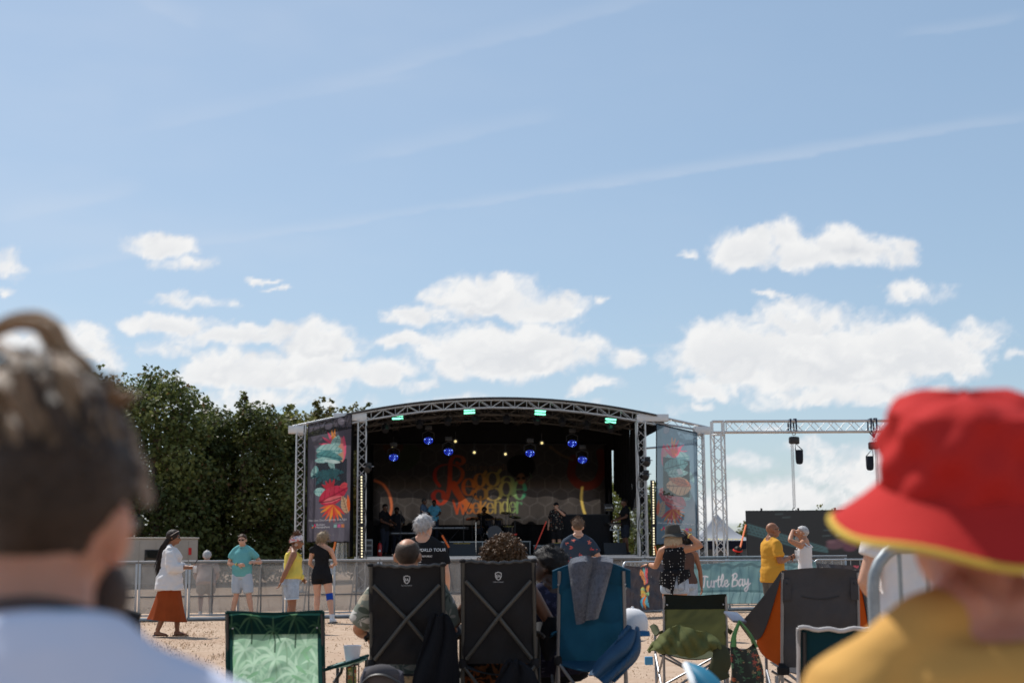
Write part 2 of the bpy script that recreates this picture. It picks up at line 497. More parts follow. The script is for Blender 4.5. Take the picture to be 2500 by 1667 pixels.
# ------------------------------------------------------------------ flat print: shapes drawn on a grid of cloth points
class Print:
    def __init__(s, nu, nv, w, h, base):
        s.nu, s.nv, s.w, s.h = nu, nv, w, h
        U, V = np.meshgrid(np.linspace(0, w, nu + 1), np.linspace(0, h, nv + 1))
        s.x, s.y = U.ravel(), V.ravel()
        s.c = np.ones((len(s.x), 4)); s.c[:, :3] = base
    def put(s, m, col):
        m = np.clip(m, 0, 1)[:, None]
        col = np.asarray(col, float)
        s.c[:, :3] = s.c[:, :3] * (1 - m) + (col if col.ndim > 1 else col[None, :3]) * m
    def aa(s, d): e = s.w / s.nu * .8; return np.clip(.5 - d / (2 * e), 0, 1)
    def ellipse(s, cx, cy, rx, ry, col, rot=0):
        x, y = s.x - cx, s.y - cy; c, q = math.cos(rot), math.sin(rot)
        x, y = x * c + y * q, -x * q + y * c
        s.put(s.aa((np.sqrt((x / rx) ** 2 + (y / ry) ** 2) - 1) * min(rx, ry)), col)
    def stroke(s, pts, wid, col):
        """wid: width or list of widths at the points"""
        P = np.array([(p[0], p[1]) for p in pts], float); W = np.full(len(P), wid, float) if np.isscalar(wid) else np.asarray(wid, float)
        best = np.full(len(s.x), 9e9)
        for i in range(len(P) - 1):
            d = P[i + 1] - P[i]; L2 = max(d @ d, 1e-12)
            t = np.clip(((s.x - P[i, 0]) * d[0] + (s.y - P[i, 1]) * d[1]) / L2, 0, 1)
            dist = np.hypot(s.x - P[i, 0] - t * d[0], s.y - P[i, 1] - t * d[1]) - (W[i] + (W[i + 1] - W[i]) * t) / 2
            best = np.minimum(best, dist)
        s.put(s.aa(best), col)
    def poly(s, pts, col):
        P = np.array(pts, float); ins = np.zeros(len(s.x), bool); j = len(P) - 1
        for i in range(len(P)):
            xi, yi, xj, yj = P[i, 0], P[i, 1], P[j, 0], P[j, 1]
            if yi != yj:
                ins ^= ((yi > s.y) != (yj > s.y)) & (s.x < (xj - xi) * (s.y - yi) / (yj - yi) + xi)
            j = i
        s.put(ins.astype(float), col)
    def leaf(s, x, y, L, W, ang, col, vein=None, cuts=0):
        """pointed leaf from (x,y) along ang; cuts = split-leaf notches"""
        c, q = math.cos(ang), math.sin(ang)
        a = ((s.x - x) * c + (s.y - y) * q) / L; b = (-(s.x - x) * q + (s.y - y) * c) / (W / 2)
        prof = np.where((a > 0) & (a < 1), np.sin(np.pi * np.clip(a, 0, 1) ** .8) ** .75, 0)
        if cuts:
            ph = (a * cuts - np.abs(b) * .9) % 1.0
            prof = np.where((ph < .26) & (np.abs(b) > .28), 0, prof)
        m = ((np.abs(b) < prof) & (a > 0) & (a < 1)).astype(float)
        s.put(m, col)
        if vein is not None:
            s.put(m * (np.abs(b) < .07), vein)
            s.put(m * ((((a * 6 - np.abs(b) * .9) % 1.0) < .13)), vein)
    def frond(s, x, y, n, L, W, a0, a1, col, col2=None):
        for i in range(n):
            a = a0 + (a1 - a0) * i / max(n - 1, 1)
            s.leaf(x, y, L * (.75 + .25 * math.sin(math.pi * i / max(n - 1, 1))), W, a, col if i % 2 == 0 or col2 is None else col2)
    def text(s, body, x, y, size, col, sx=1.0, shear=0.0):
        V, T = text_tris(body)
        V = V * size; V[:, 0] *= sx; V[:, 0] += V[:, 1] * shear; V += np.array([x, y])
        m = np.zeros(len(s.x), bool)
        for t in T:
            a, b, c = V[t[0]], V[t[1]], V[t[2]]
            lo, hi = np.minimum(np.minimum(a, b), c), np.maximum(np.maximum(a, b), c)
            k = np.nonzero((s.x >= lo[0]) & (s.x <= hi[0]) & (s.y >= lo[1]) & (s.y <= hi[1]))[0]
            if not len(k): continue
            px, py = s.x[k], s.y[k]
            d1 = (px - b[0]) * (a[1] - b[1]) - (a[0] - b[0]) * (py - b[1]); d2 = (px - c[0]) * (b[1] - c[1]) - (b[0] - c[0]) * (py - c[1]); d3 = (px - a[0]) * (c[1] - a[1]) - (c[0] - a[0]) * (py - a[1])
            m[k] |= ~(((d1 < 0) | (d2 < 0) | (d3 < 0)) & ((d1 > 0) | (d2 > 0) | (d3 > 0)))
        s.put(m.astype(float), col)
    def cloth(s, fn, name, m, parent, thick=0, **kw):
        """hang the print on the surface fn(u,v)"""
        mb = MB().grid(fn, s.nu, s.nv, thick)
        return mb.build(name, m, parent, smooth=True, cols=np.concatenate([s.c, s.c]) if thick else s.c, **kw)

_TX = {}
WORK = bpy.data.scenes.new('work')      # scratch scene: shapes are evaluated here, away from the rest
def evaluated(ob):
    WORK.collection.objects.link(ob); vl = WORK.view_layers[0]; vl.update()
    return ob.evaluated_get(vl.depsgraph)
def text_tris(body):
    if body in _TX: V, T = _TX[body]; return V.copy(), T
    cu = bpy.data.curves.new('lettering', 'FONT'); cu.body = body; cu.resolution_u = 3
    ob = bpy.data.objects.new('lettering', cu); ev = evaluated(ob); me = ev.to_mesh()
    me.calc_loop_triangles()
    V = np.array([(v.co.x, v.co.y) for v in me.vertices]).reshape(-1, 2); T = [tuple(t.vertices) for t in me.loop_triangles]
    ev.to_mesh_clear()
    bpy.data.objects.remove(ob); bpy.data.curves.remove(cu)
    _TX[body] = (V, T); return V.copy(), T
def lettering(body, fn, size, m, parent, name='lettering', sx=1.0, center=True, label=None):
    """printed letters laid on a surface; fn maps flat letter coordinates to a point"""
    V, T = text_tris(body)
    V = V * size; V[:, 0] *= sx
    if center: V[:, 0] -= (V[:, 0].min() + V[:, 0].max()) / 2
    mb = MB(); mb.add([fn(x, y) for x, y in V], T)
    return mb.build(name, m, parent, smooth=False, label=label)

def remeshed(mb, voxel, smooth=4, disp=None):
    """fuse overlapping closed shapes into one continuous skin; returns (verts, faces)"""
    me = bpy.data.meshes.new('tmp'); me.from_pydata(mb.v, [], mb.f)
    bm = bmesh.new(); bm.from_mesh(me); bmesh.ops.recalc_face_normals(bm, faces=bm.faces[:]); bm.to_mesh(me); bm.free()
    o = bpy.data.objects.new('tmp', me)
    r = o.modifiers.new('r', 'REMESH'); r.mode = 'VOXEL'; r.voxel_size = voxel; r.adaptivity = 0
    if smooth:
        q = o.modifiers.new('s', 'SMOOTH'); q.factor = .5; q.iterations = smooth
    ev = evaluated(o); em = ev.to_mesh()
    V = np.empty(len(em.vertices) * 3); em.vertices.foreach_get('co', V); V = V.reshape(-1, 3)
    N = np.empty(len(em.vertices) * 3); em.vertices.foreach_get('normal', N); N = N.reshape(-1, 3)
    Fc = np.empty(len(em.loops), int); em.loops.foreach_get('vertex_index', Fc)
    tot = np.empty(len(em.polygons), int); em.polygons.foreach_get('loop_total', tot)
    ev.to_mesh_clear(); bpy.data.objects.remove(o); bpy.data.meshes.remove(me)
    if (tot == 4).all(): F = Fc.reshape(-1, 4)
    else:
        F, k = [], 0
        for t in tot: F.append(tuple(Fc[k:k + t])); k += t
    if disp is not None: V = V + N * disp(V, N)[:, None]
    return V, F
def mesh_obj(name, V, F, m, parent, label=None, cols=None):
    me = bpy.data.meshes.new(name)
    V = V - np.array(origin(parent)) if parent is not None else V
    me.from_pydata(V.tolist(), [], F.tolist() if hasattr(F, 'tolist') else F)
    me.polygons.foreach_set('use_smooth', [True] * len(me.polygons)); me.materials.append(m)
    if cols is not None:
        ca = me.color_attributes.new('print', 'FLOAT_COLOR', 'POINT'); ca.data.foreach_set('color', np.asarray(cols, np.float32).ravel())
    o = bpy.data.objects.new(name, me); link(o); o.parent = parent
    return tag(o, label)

# ------------------------------------------------------------------ ground
def ground_colour(b, tc):
    n1 = b.noise(tc, .35, 5, .6); n2 = b.noise(tc, 3.2, 6, .65); n3 = b.noise(tc, 28, 5, .7)
    c = b.mix(b.map(n2, .3, .7), (.385, .272, .192), (.465, .348, .258))
    c = b.mix(b.map(n1, .42, .7, 0, .6), c, (.36, .24, .165))
    c = b.mix(b.map(n3, .55, .78, 0, .5), c, (.32, .20, .12))
    return b.mix(b.map(n3, .42, .25, 0, .5), c, (.53, .415, .315))
M_GROUND = mat('dry_turf', None, .95, colfn=ground_colour, var=0, bump=.9, bscale=22, spec=.15)
def build_ground():
    mb = MB()
    xs = [-1600, -300, -80, -30] + [x * 1.0 for x in range(-20, 21)] + [30, 80, 300, 1600]
    ys = [-60, -10] + [y * 1.0 for y in range(0, 60)] + [80, 150, 400, 1700]
    mb.v = [(x, y, .02 * (vnoise(x * .31, y * .31) - .5) * (abs(x) <= 20 and 4 < y < 60) - .005) for y in ys for x in xs]
    n = len(xs)
    mb.f = [(j * n + i, j * n + i + 1, (j + 1) * n + i + 1, (j + 1) * n + i) for j in range(len(ys) - 1) for i in range(n - 1)]
    o = mb.build('ground', M_GROUND); o['kind'] = 'structure'
build_ground()

def build_dry_grass():
    r = np.random.default_rng(4); N = 90000
    D = 6 + (r.random(N) ** 1.1) * 30; X = (r.random(N) - .5) * 2 * (2 + D * .34)
    keep = fbm(X * 1.7, D * 1.1, 0, 4, .6, 30) > .44 - .25 * (r.random(N) > .8)
    X, D = X[keep], D[keep]; N = len(X)
    h = (.008 + .022 * r.random(N) ** 2.2) * (1 + 1.2 * (fbm(X * .8, D * .8, 3, 3, .6, 31) > .56)); a = r.random(N) * 6.283; w = .005 + .008 * r.random(N)
    lean = .3 + r.random(N) * 1.6
    p = np.stack([X, D, np.zeros(N) - .008], 1); side = np.stack([np.cos(a), np.sin(a), 0 * a], 1); out = np.stack([-np.sin(a), np.cos(a), 0 * a], 1)
    tip = p + out * (h * lean)[:, None]; tip[:, 2] += h
    V = np.stack([p - side * w[:, None], p + side * w[:, None], tip], 1).reshape(-1, 3)
    me = bpy.data.meshes.new('dry_grass'); me.from_pydata(V.tolist(), [], np.arange(3 * N).reshape(-1, 3).tolist())
    tone = r.random(N)[:, None]; c = np.array([.49, .365, .26]) * (1 - tone) + np.array([.34, .23, .145]) * tone
    c[r.random(N) > .985] = (.20, .17, .08)
    ca = me.color_attributes.new('print', 'FLOAT_COLOR', 'POINT')
    ca.data.foreach_set('color', np.repeat(np.concatenate([c, np.ones((N, 1))], 1), 3, 0).astype(np.float32).ravel())
    me.materials.append(mat('dry_blade', None, .9, attr='print', var=0, spec=.1, trans=.25))
    o = bpy.data.objects.new('dry_grass', me); link(o); tag(o, 'short scorched straw coloured grass over the bare field', 'grass', kind='stuff')
build_dry_grass()

# ------------------------------------------------------------------ trees
M_BARK = mat('bark', (.12, .09, .065), .9, bump=.8, bscale=25)
M_LEAF = mat('tree_leaf', None, .55, attr='print', var=0, trans=.45, spec=.35)
def tree(name, px, D, top, rx, label, n=12000, seed=0, low=.6, leaf=.2, tint=(1, 1, 1), group='trees behind the arena fence'):
    r = np.random.default_rng(seed + 100)
    base = ground_at(px, D); H = top
    t = thing(name, base, label, 'tree', group)
    tr = MB(); tr.tube(bez([base + Vector((0, 0, -.05)), base + Vector((.1, 0, H * .3)), base + Vector((-.1, .1, H * .6)), base + Vector((.05, 0, H * .9))], 4), [.24 - .016 * i for i in range(13)], 8)
    # boughs end in foliage clumps
    cl = []
    nb = 46
    for i in range(nb):
        zz = low + (H - low) * ((i + .5) / nb) ** .85 * .93
        f = (zz - low) / (H - low)
        rad = rx * (math.sin(math.pi * min(.98, .22 + .70 * f)) ** .5) * (.72 + .4 * r.random())
        g = i * 2.4 + r.random() * .8
        c = base + Vector((math.cos(g) * rad * .72, math.sin(g) * rad * .6, zz))
        cl.append((c, rx * (.29 + .20 * r.random()) * (1 - .25 * f)))
        if i % 3 == 0: tr.tube(bez([base + Vector((0, 0, zz * .72)), base + (c - base) * .55 + Vector((0, 0, zz * .12)), c], 3), [.07, .06, .05, .04, .03, .022, .015], 5)
    for k in range(9):      # upright leaders that break the skyline
        g = r.random() * 6.28; q = r.random() * rx * .8
        zt = H * (1.0 - .28 * (q / rx) ** 1.5) + .1 + .35 * r.random()
        c0 = base + Vector((math.cos(g) * q, math.sin(g) * q * .7, zt - .8))
        for m in range(3): cl.append((c0 + Vector(((r.random() - .5) * .3, 0, .45 * m)), .42 - .11 * m))
    tr.build('trunk', M_BARK, t)
    w = np.array([c[1] ** 2 for c in cl]); idx = r.choice(len(cl), n, p=w / w.sum())
    cc = np.array([c[0] for c in cl])[idx]; rr = np.array([c[1] for c in cl])[idx]
    d = r.normal(size=(n, 3)); d /= np.linalg.norm(d, axis=1)[:, None]
    q = r.random(n) ** .42
    pos = cc + d * (rr * q)[:, None] * np.array([1, 1, .82])
    nrm = d * .7 + r.normal(size=(n, 3)) * .55 + np.array([0, 0, .55]); nrm /= np.linalg.norm(nrm, axis=1)[:, None]
    tg = np.cross(nrm, r.normal(size=(n, 3))); tg /= np.linalg.norm(tg, axis=1)[:, None]; bt = np.cross(nrm, tg)
    s = leaf * (.6 + .7 * r.random(n))[:, None]
    V = np.stack([pos - tg * s * .5, pos + bt * s * .36 - nrm * s * .08, pos + tg * s * .5 - nrm * s * .18, pos - bt * s * .36 - nrm * s * .08], 1).reshape(-1, 3)
    F = np.arange(4 * n).reshape(-1, 4)
    clump_tone = r.random(len(cl))[idx]; tone = np.clip(.8 * clump_tone ** 1.5 + .35 * r.random(n), 0, 1)[:, None]
    c = (np.array([.042, .066, .020]) * (1 - tone) + np.array([.17, .19, .055]) * tone) * np.array(tint)
    rust = r.random(n) > .95; c[rust] = np.array([.14, .085, .035])
    mesh_obj('crown', V, F, M_LEAF, t, cols=np.repeat(np.concatenate([c, np.ones((n, 1))], 1), 4, 0))
    return t
tree('broadleaf_tree', 375, 64, 9.5, 3.6, 'tallest dark green tree just right of the man with the hair bun', 26000, 1)
tree('broadleaf_tree', 590, 66, 8.3, 2.9, 'dark tree with pointed top behind the man in the teal polo', 20000, 2, tint=(1.05, 1, 1))
tree('broadleaf_tree', 700, 68, 8.0, 2.6, 'lower dark tree behind the outer tower beside the hanging banner', 15000, 3, tint=(1.1, 1, .9))
tree('broadleaf_tree', 795, 70, 8.55, 2.7, 'russet tinged tree whose top shows over the sloping wing truss', 15000, 4, tint=(1.35, 1, .9))
tree('broadleaf_tree', 880, 73, 8.6, 2.4, 'slim tree whose tip pokes above the stage roof edge', 10000, 5, tint=(1.2, 1, .9))
tree('broadleaf_tree', 490, 69, 8.3, 3.0, 'dark tree filling the gap behind the two front trees', 16000, 6)
tree('broadleaf_tree', 215, 65, 9.4, 3.0, 'dark tree mostly hidden behind the man with the hair bun', 11000, 7)
tree('broadleaf_tree', 1480, 82, 5.6, 2.2, 'tree glimpsed through the back corner of the stage', 6000, 8, tint=(1.6, 1.5, 1.1))
tree('broadleaf_tree', 1600, 80, 4.6, 1.6, 'small tree seen between the right stage tower and the pale banner', 6000, 9, tint=(1.3, 1.3, 1))
tree('broadleaf_tree', 1180, 86, 6.6, 3.4, 'tree glimpsed above the back of the stage backdrop', 6000, 11, tint=(1.7, 1.6, 1.1))
tree('garden_shrub', 2010, 95, 3.75, 1.9, 'round shrub peeping over the top of the black video screen', 5000, 10, tint=(1.5, 1.3, 1), low=.3, group='shrubs on the far side')
tree('garden_shrub', 1822, 95, 2.75, 1.1, 'small shrub between the canopy tent and the video screen', 3000, 12, tint=(1.5, 1.4, 1), low=.2, group='shrubs on the far side')

def far_hedge():
    r = np.random.default_rng(77); n = 14000
    a = (r.random(n) - .5) * 2.6; d = 140 + 14 * r.random(n) + 10 * np.sin(a * 7)
    h = 1.7 + 1.1 * fbm(a * 30, 0 * a, 0, 3, .6, 5)
    pos = np.stack([np.sin(a) * d, np.cos(a) * d, h * r.random(n) ** .7], 1)
    t1 = r.normal(size=(n, 3)); t1 /= np.linalg.norm(t1, axis=1)[:, None]; t2 = np.cross(t1, r.normal(size=(n, 3))); t2 /= np.linalg.norm(t2, axis=1)[:, None]
    s = (.35 + .45 * r.random(n))[:, None]
    V = np.stack([pos - t1 * s, pos - t2 * s * .6, pos + t1 * s, pos + t2 * s * .6], 1).reshape(-1, 3)
    tone = r.random(n)[:, None]; c = np.array([.03, .045, .016]) * (1 - tone) + np.array([.085, .105, .035]) * tone
    o = mesh_obj('far_hedge', V, np.arange(4 * n).reshape(-1, 4), M_LEAF, None, cols=np.repeat(np.concatenate([c, np.ones((n, 1))], 1), 4, 0))
    tag(o, 'low dark hedge along the far edge of the field', 'hedge', kind='stuff')
far_hedge()

# ------------------------------------------------------------------ common surfaces
M_ALU = mat('aluminium', (.56, .57, .58), .38, .75, var=.10, vscale=9)
M_STEEL = mat('galvanised_steel', (.42, .44, .46), .42, .7, var=.15, vscale=14)
M_DKSTEEL = mat('dark_steel_tube', (.055, .058, .065), .4, .55, var=.1)
M_BLACK = mat('black_plastic', (.016, .016, .018), .5, var=.15)
M_BLKCLOTH = mat('black_drape', (.011, .011, .012), .9, var=.25, vscale=2, spec=.15)
M_WHITE = mat('white_print', (.78, .78, .78), .8, var=.03)
M_DIMPRINT = mat('grey_print', (.42, .43, .45), .8, var=.03)
M_ORANGE = mat('orange_webbing', (.85, .16, .02), .6, var=.05, trans=.15)
M_RUBBER = mat('rubber', (.02, .02, .022), .85, var=.1)

# ------------------------------------------------------------------ site cabin far left
def build_cabin():
    D = 58; a, c = at(150, 1350, 55), at(483, 1350, 58.5); a.z = c.z = 0
    ax = (c - a).normalized(); n = Vector((ax.y, -ax.x, 0)); L = (c - a).length; H = 1.95
    rot = Matrix((ax, -n, Vector((0, 0, 1)))).transposed()
    t = thing('site_cabin', (a + c) / 2, 'cream portable site cabin behind the barrier in front of the trees', 'cabin')
    m = mat('cabin_paint', (.40, .37, .325), .6, var=.12, vscale=1.5)
    mid = (a + c) / 2 - n * 1.2
    MB().bbox(mid + Vector((0, 0, .15 + (H - .15) / 2)), (L, 2.4, H - .15), rot, .03).build('wall', m, t)
    MB().bbox(mid + Vector((0, 0, H + .035)), (L + .08, 2.48, .06), rot, .02).build('roof', mat('cabin_roof', (.56, .53, .47), .6, var=.1), t)
    for k in range(int(L / .7)):
        MB().box(a + ax * (.35 + .7 * k) + n * .008 + Vector((0, 0, H * .53)), (.025, .014, H - .3), rot).build('panel_rib', m, t)
    w = at(373, 1356, 57.2)
    fr = MB().bbox(a + ax * (w - a).dot(ax) + n * .012 + Vector((0, 0, w.z)), (.62, .03, .48), rot, .012).build('window', mat('window_rubber', (.03, .03, .03), .6), t)
    MB().bbox(a + ax * (w - a).dot(ax) + n * .03 + Vector((0, 0, w.z)), (.54, .02, .40), rot, .009).build('pane', mat('dark_glass', (.02, .022, .02), .08), fr)
    s = at(466, 1345, 58.2)
    MB().box(a + ax * (s - a).dot(ax) + n * .02 + Vector((0, 0, s.z)), (.13, .012, .28), rot).build('sign', mat('red_sign', (.55, .02, .02), .5), t)
    for k in (.2, L - .2): MB().box(a + ax * k - n * .6 + Vector((0, 0, .07)), (.3, .3, .16), rot).build('foot', M_RUBBER, t)
build_cabin()

# ------------------------------------------------------------------ pit barrier: a run of one metre sections with see-through sheets
BA, BB = Vector((at(215, 1350, 28.8).x, 28.8, 0)), Vector((at(2066, 1350, 33.0).x, 33.0, 0))
M_SHEET = mat('perforated_sheet', (.29, .28, .27), .55, .1, var=.25, vscale=2.5, alpha=.48, trans=.28, spec=.3)
M_BARTOP = mat('barrier_cap', (.17, .19, .21), .45, .5, var=.2, vscale=8)
def build_pit():
    n = 17; ax = (BB - BA).normalized(); L = (BB - BA).length / n
    back = Vector((-ax.y, ax.x, 0)); H = 1.185
    words = ['farthest left', 'second from the left end', 'third from the left end', 'fourth from the left end', 'fifth from the left end', 'sixth from the left end', 'seventh from the left end', 'eighth from the left end', 'middle one', 'eighth from the right end', 'seventh from the right end', 'sixth from the right end', 'fifth from the right end', 'fourth from the right end', 'third from the right end', 'second from the right end', 'last at the right end']
    for k in range(n):
        a = BA + ax * (L * k); c = BA + ax * (L * (k + 1)); rot = Matrix((ax, back, Vector((0, 0, 1)))).transposed(); mid = (a + c) / 2
        t = thing('pit_barrier', mid, 'metal pit barrier section with see-through sheet, ' + words[k] + ' of the run', 'barrier', 'pit barrier sections in front of the stage')
        MB().bbox(mid + Vector((0, 0, H - .03)), (L - .012, .09, .06), rot, .012).build('top_rail', M_BARTOP, t)
        MB().bbox(mid - back * .046 + Vector((0, 0, H - .012)), (L - .02, .012, .022), rot, .003).build('rail_edge', M_ALU, t)
        for s in (-1, 1):
            MB().bbox(mid + ax * (s * (L / 2 - .032)) + Vector((0, 0, H / 2 - .02)), (.045, .045, H - .06), rot, .006).build('post', M_STEEL, t)
        MB().box(mid + Vector((0, 0, H * .53)), (L - .11, .004, H - .19), rot).build('sheet', M_SHEET, t)
        for z in (.09, .46): MB().box(mid + back * .012 + Vector((0, 0, z)), (L - .115, .018, .03), rot).build('cross_rail', M_STEEL, t)
        MB().box(mid + back * .016 + Vector((0, 0, .55)), (.025, .018, .95), rot).build('stay', M_STEEL, t)
        MB().tube([mid + back * .04 + Vector((0, 0, H - .1)), mid + back * .95 + Vector((0, 0, .06))], .018, 6).build('brace', M_STEEL, t)
        MB().bbox(mid - back * .05 + Vector((0, 0, .02)), (L - .02, .95, .03), rot, .006).build('foot_plate', M_BARTOP, t)
build_pit()

def crowd_barrier(pL, pR, label, H=1.08, name='crowd_barrier', r=.02, bars=13, group='crowd control barriers'):
    pL, pR = Vector(pL), Vector(pR); ax = (pR - pL).normalized(); L = (pR - pL).length; nrm = Vector((ax.y, -ax.x, 0))
    t = thing(name, (pL + pR) / 2, label, 'barrier', group)
    z0, c = .17, .16
    P = [pL + Vector((0, 0, .04)), pL + Vector((0, 0, H - c))] + [pL + ax * (c - c * math.cos(q)) + Vector((0, 0, H - c + c * math.sin(q))) for q in [.3, .6, .9, 1.2]] + \
        [pR - ax * (c - c * math.cos(q)) + Vector((0, 0, H - c + c * math.sin(q))) for q in [1.2, .9, .6, .3]] + [pR + Vector((0, 0, H - c)), pR + Vector((0, 0, .04))]
    MB().tube(P, r, 10).build('frame', M_STEEL, t)
    MB().tube([pL + Vector((0, 0, z0)), pR + Vector((0, 0, z0))], r * .8, 8).build('bottom_rail', M_STEEL, t)
    for k in range(1, bars + 1):
        q = pL + ax * (L * k / (bars + 1)); MB().tube([q + Vector((0, 0, z0)), q + Vector((0, 0, H - .012))], r * .36, 6).build('bar', M_STEEL, t)
    for q in (pL, pR): MB().bbox(q + ax * (.12 if q is pL else -.12) + Vector((0, 0, .03)), (.05, .62, .045), Matrix((ax, -nrm, Vector((0, 0, 1)))).transposed(), .01).build('foot', M_STEEL, t)
    return t, ax, nrm, L

M_BANNER = mat('banner_pvc', None, .55, attr='print', var=.05, trans=.30)
def wav(u, v, s=0.0): return .018 * math.sin(u * 9 + v * 4 + s) + .012 * math.sin(u * 23 - v * 7 + s * 2) + .01 * math.sin(v * 13 + u * 5 + s)

BRUSH = {  # brush script, unit x-height strokes
 'T': [[(0, 1.55), (.5, 1.62), (1.0, 1.5)], [(.52, 1.58), (.42, .7), (.30, .05)]], 'u': [[(0, .9), (-.02, .3), (.2, .02), (.5, .3), (.62, .9)], [(.62, .9), (.56, .3), (.75, .05), (.92, .3)]],
 'r': [[(0, .9), (.02, .05)], [(.04, .5), (.25, .9), (.5, .8)]], 't': [[(.25, 1.5), (.12, .3), (.3, .03), (.55, .3)], [(-.05, 1.0), (.5, 1.06)]],
 'l': [[(0, .2), (.4, 1.2), (.3, 1.75), (.12, 1.2), (.1, .3), (.3, .03), (.5, .3)]], 'e': [[(0, .35), (.45, .55), (.4, .92), (.1, .75), (.08, .2), (.35, .02), (.75, .35)]],
 'B': [[(.15, 1.6), (.05, .8), (0, 0)], [(-.1, 1.5), (.5, 1.75), (.7, 1.35), (.2, .9)], [(.2, .9), (.75, .75), (.65, .15), (.05, 0)]], 'a': [[(.6, .85), (.2, .9), (0, .4), (.2, .03), (.5, .4), (.62, .9)], [(.62, .9), (.58, .25), (.75, .03), (.92, .25)]],
 'y': [[(0, .9), (.05, .4), (.3, .25), (.6, .9)], [(.6, .9), (.5, -.2), (.2, -.7), (0, -.4), (.5, .05), (.9, .35)]], ' ': []}
BADV = {'T': .95, 'u': .98, 'r': .62, 't': .58, 'l': .55, 'e': .82, 'B': .95, 'a': .98, 'y': .95, ' ': .45}

def build_front_banners():
    # sea green bar banner
    pL, pR = ground_at(1655, 31.2), ground_at(1990, 31.6)
    cb, ax, nrm, L = crowd_barrier(pL, pR, 'steel crowd barrier carrying the sea green lettered banner', 1.1)
    t = thing('banner', (pL + pR) / 2 + nrm * .05, 'sea green banner lettered Turtle Bay tied along the barrier', 'banner')
    W, Hh = L * .99, .88
    p = Print(260, 84, W, Hh, (.165, .30, .32))
    lt, dk = (.28, .45, .46), (.11, .215, .235)
    x = p.x
    curve = .20 + .05 * np.cos((x / W - .2) * 3.0) ; p.put((p.y < curve + .05).astype(float), dk); p.put((p.y < curve).astype(float), lt)
    for k in range(22):
        q = .05 + k * W / 20; p.stroke([(q, .0), (q + .02, .1), (q + .07, .22)], .012, dk)
    for k in range(7): p.stroke([(W * .62 + k * .04, .86 - .02 * k), (W * .80 + .05 * k, .55 - .04 * k), (W * .92 + .03 * k, .2)], .02 + .01 * (k % 2), lt if k % 2 else dk)
    p.leaf(W * .78, .28, .7, .34, 1.0, lt); p.leaf(W * .86, .22, .62, .2, 1.35, dk); p.leaf(W * .7, .36, .6, .2, .6, (.16, .33, .35))
    cx, s = W * .155, .155
    for ch in 'Turtle Bay':
        for st in BRUSH[ch]: p.stroke([(cx + q.x * s * .9, .36 + q.y * s) for q in bez([(a, b_, 0) for a, b_ in st], 5)], .026, (.72, .67, .70))
        cx += BADV[ch] * s * .9
    def fn(u, v): return pL + ax * (.02 + u * W) + nrm * (.045 + wav(u * 3, v) + .02 * v) + Vector((0, 0, .17 + v * Hh - .03 * math.sin(u * math.pi * 3) * v))
    p.cloth(fn, 'print_cloth', M_BANNER, t)
    # dark floral banner behind the grey chair
    pL, pR = ground_at(1985, 31.9), ground_at(2300, 32.4)
    cb, ax, nrm, L = crowd_barrier(pL, pR, 'steel crowd barrier carrying the dark flowered banner beside the sea green one', 1.1)
    t2 = thing('banner', (pL + pR) / 2 + nrm * .05, 'charcoal banner with pink and green flowers right of the sea green banner', 'banner')
    p = Print(150, 70, L, .86, (.05, .047, .055)); r = np.random.default_rng(8)
    for k in range(22):
        c = [(.55, .10, .14), (.7, .22, .18), (.16, .30, .26), (.55, .5, .45), (.08, .2, .18)][k % 5]
        p.leaf(r.random() * L, .25 + r.random() * .55, .28, .13, r.random() * 6.28, c, tuple(x * .6 for x in c))
    for k in range(6): p.stroke([(.05 + .05 * k, .86), (.12 + .09 * k, .5)], .008, (.3, .3, .3))
    p.cloth(lambda u, v: pL + ax * (u * L) + nrm * (.045 + wav(u * 3, v, 2)) + Vector((0, 0, .16 + v * .86 - .14 * u * v * (1 - u) * 2)), 'print_cloth', M_BANNER, t2)
    # black banner with bright figure left of the woman in the hat
    pL, pR = ground_at(1520, 28.6), ground_at(1652, 30.3)
    cb, ax, nrm, L = crowd_barrier(pL, pR, 'steel crowd barrier standing askew under the black festival banner', 1.1)
    t3 = thing('banner', (pL + pR) / 2 + nrm * .05, 'black wrinkled banner with a bright feather and flower design', 'banner')
    W, Hh = L * .98, .92
    p = Print(110, 90, W, Hh, (.045, .04, .05))
    q = W * .34
    for k, c in enumerate([(.8, .12, .12), (.75, .25, .35), (.15, .45, .42), (.85, .3, .1)]): p.leaf(q, .52, .36, .13, 1.0 + .32 * k, c, tuple(x * .5 for x in c))
    for k in range(9): p.ellipse(q + .1 * math.cos(k * 2.1), .45 - .02 * k, .05, .04, [(.8, .35, .08), (.8, .65, .1), (.25, .55, .3), (.75, .2, .1)][k % 4])
    p.text('REGGAE', q - .12, .38, .085, (.85, .6, .1), .7); p.text('WEEKENDER', q - .13, .30, .07, (.55, .7, .25), .6)
    for k, c in enumerate([(.1, .45, .6), (.75, .12, .05), (.8, .3, .05), (.12, .4, .5)]): p.leaf(q - .02 + .02 * k, .28, .26, .08, -2.1 + .33 * k, c)
    for k in range(30):
        c = [(.6, .45, .35), (.75, .35, .1), (.4, .3, .25)][k % 3]; r2 = np.random.default_rng(k); p.stroke([(W * .78 + r2.random() * .2, .86 * r2.random()), (W * .74 + r2.random() * .25, .86 * r2.random())], .01, c)
    p.cloth(lambda u, v: pL + ax * (u * W) + nrm * (.045 + 1.3 * wav(u * 2, v * 1.6, 4) + .03 * math.sin(u * 3.1) * (1 - v)) + Vector((0, 0, .12 + v * Hh - .04 * math.sin(u * 9) * v)), 'print_cloth', M_BANNER, t3)
build_front_banners()

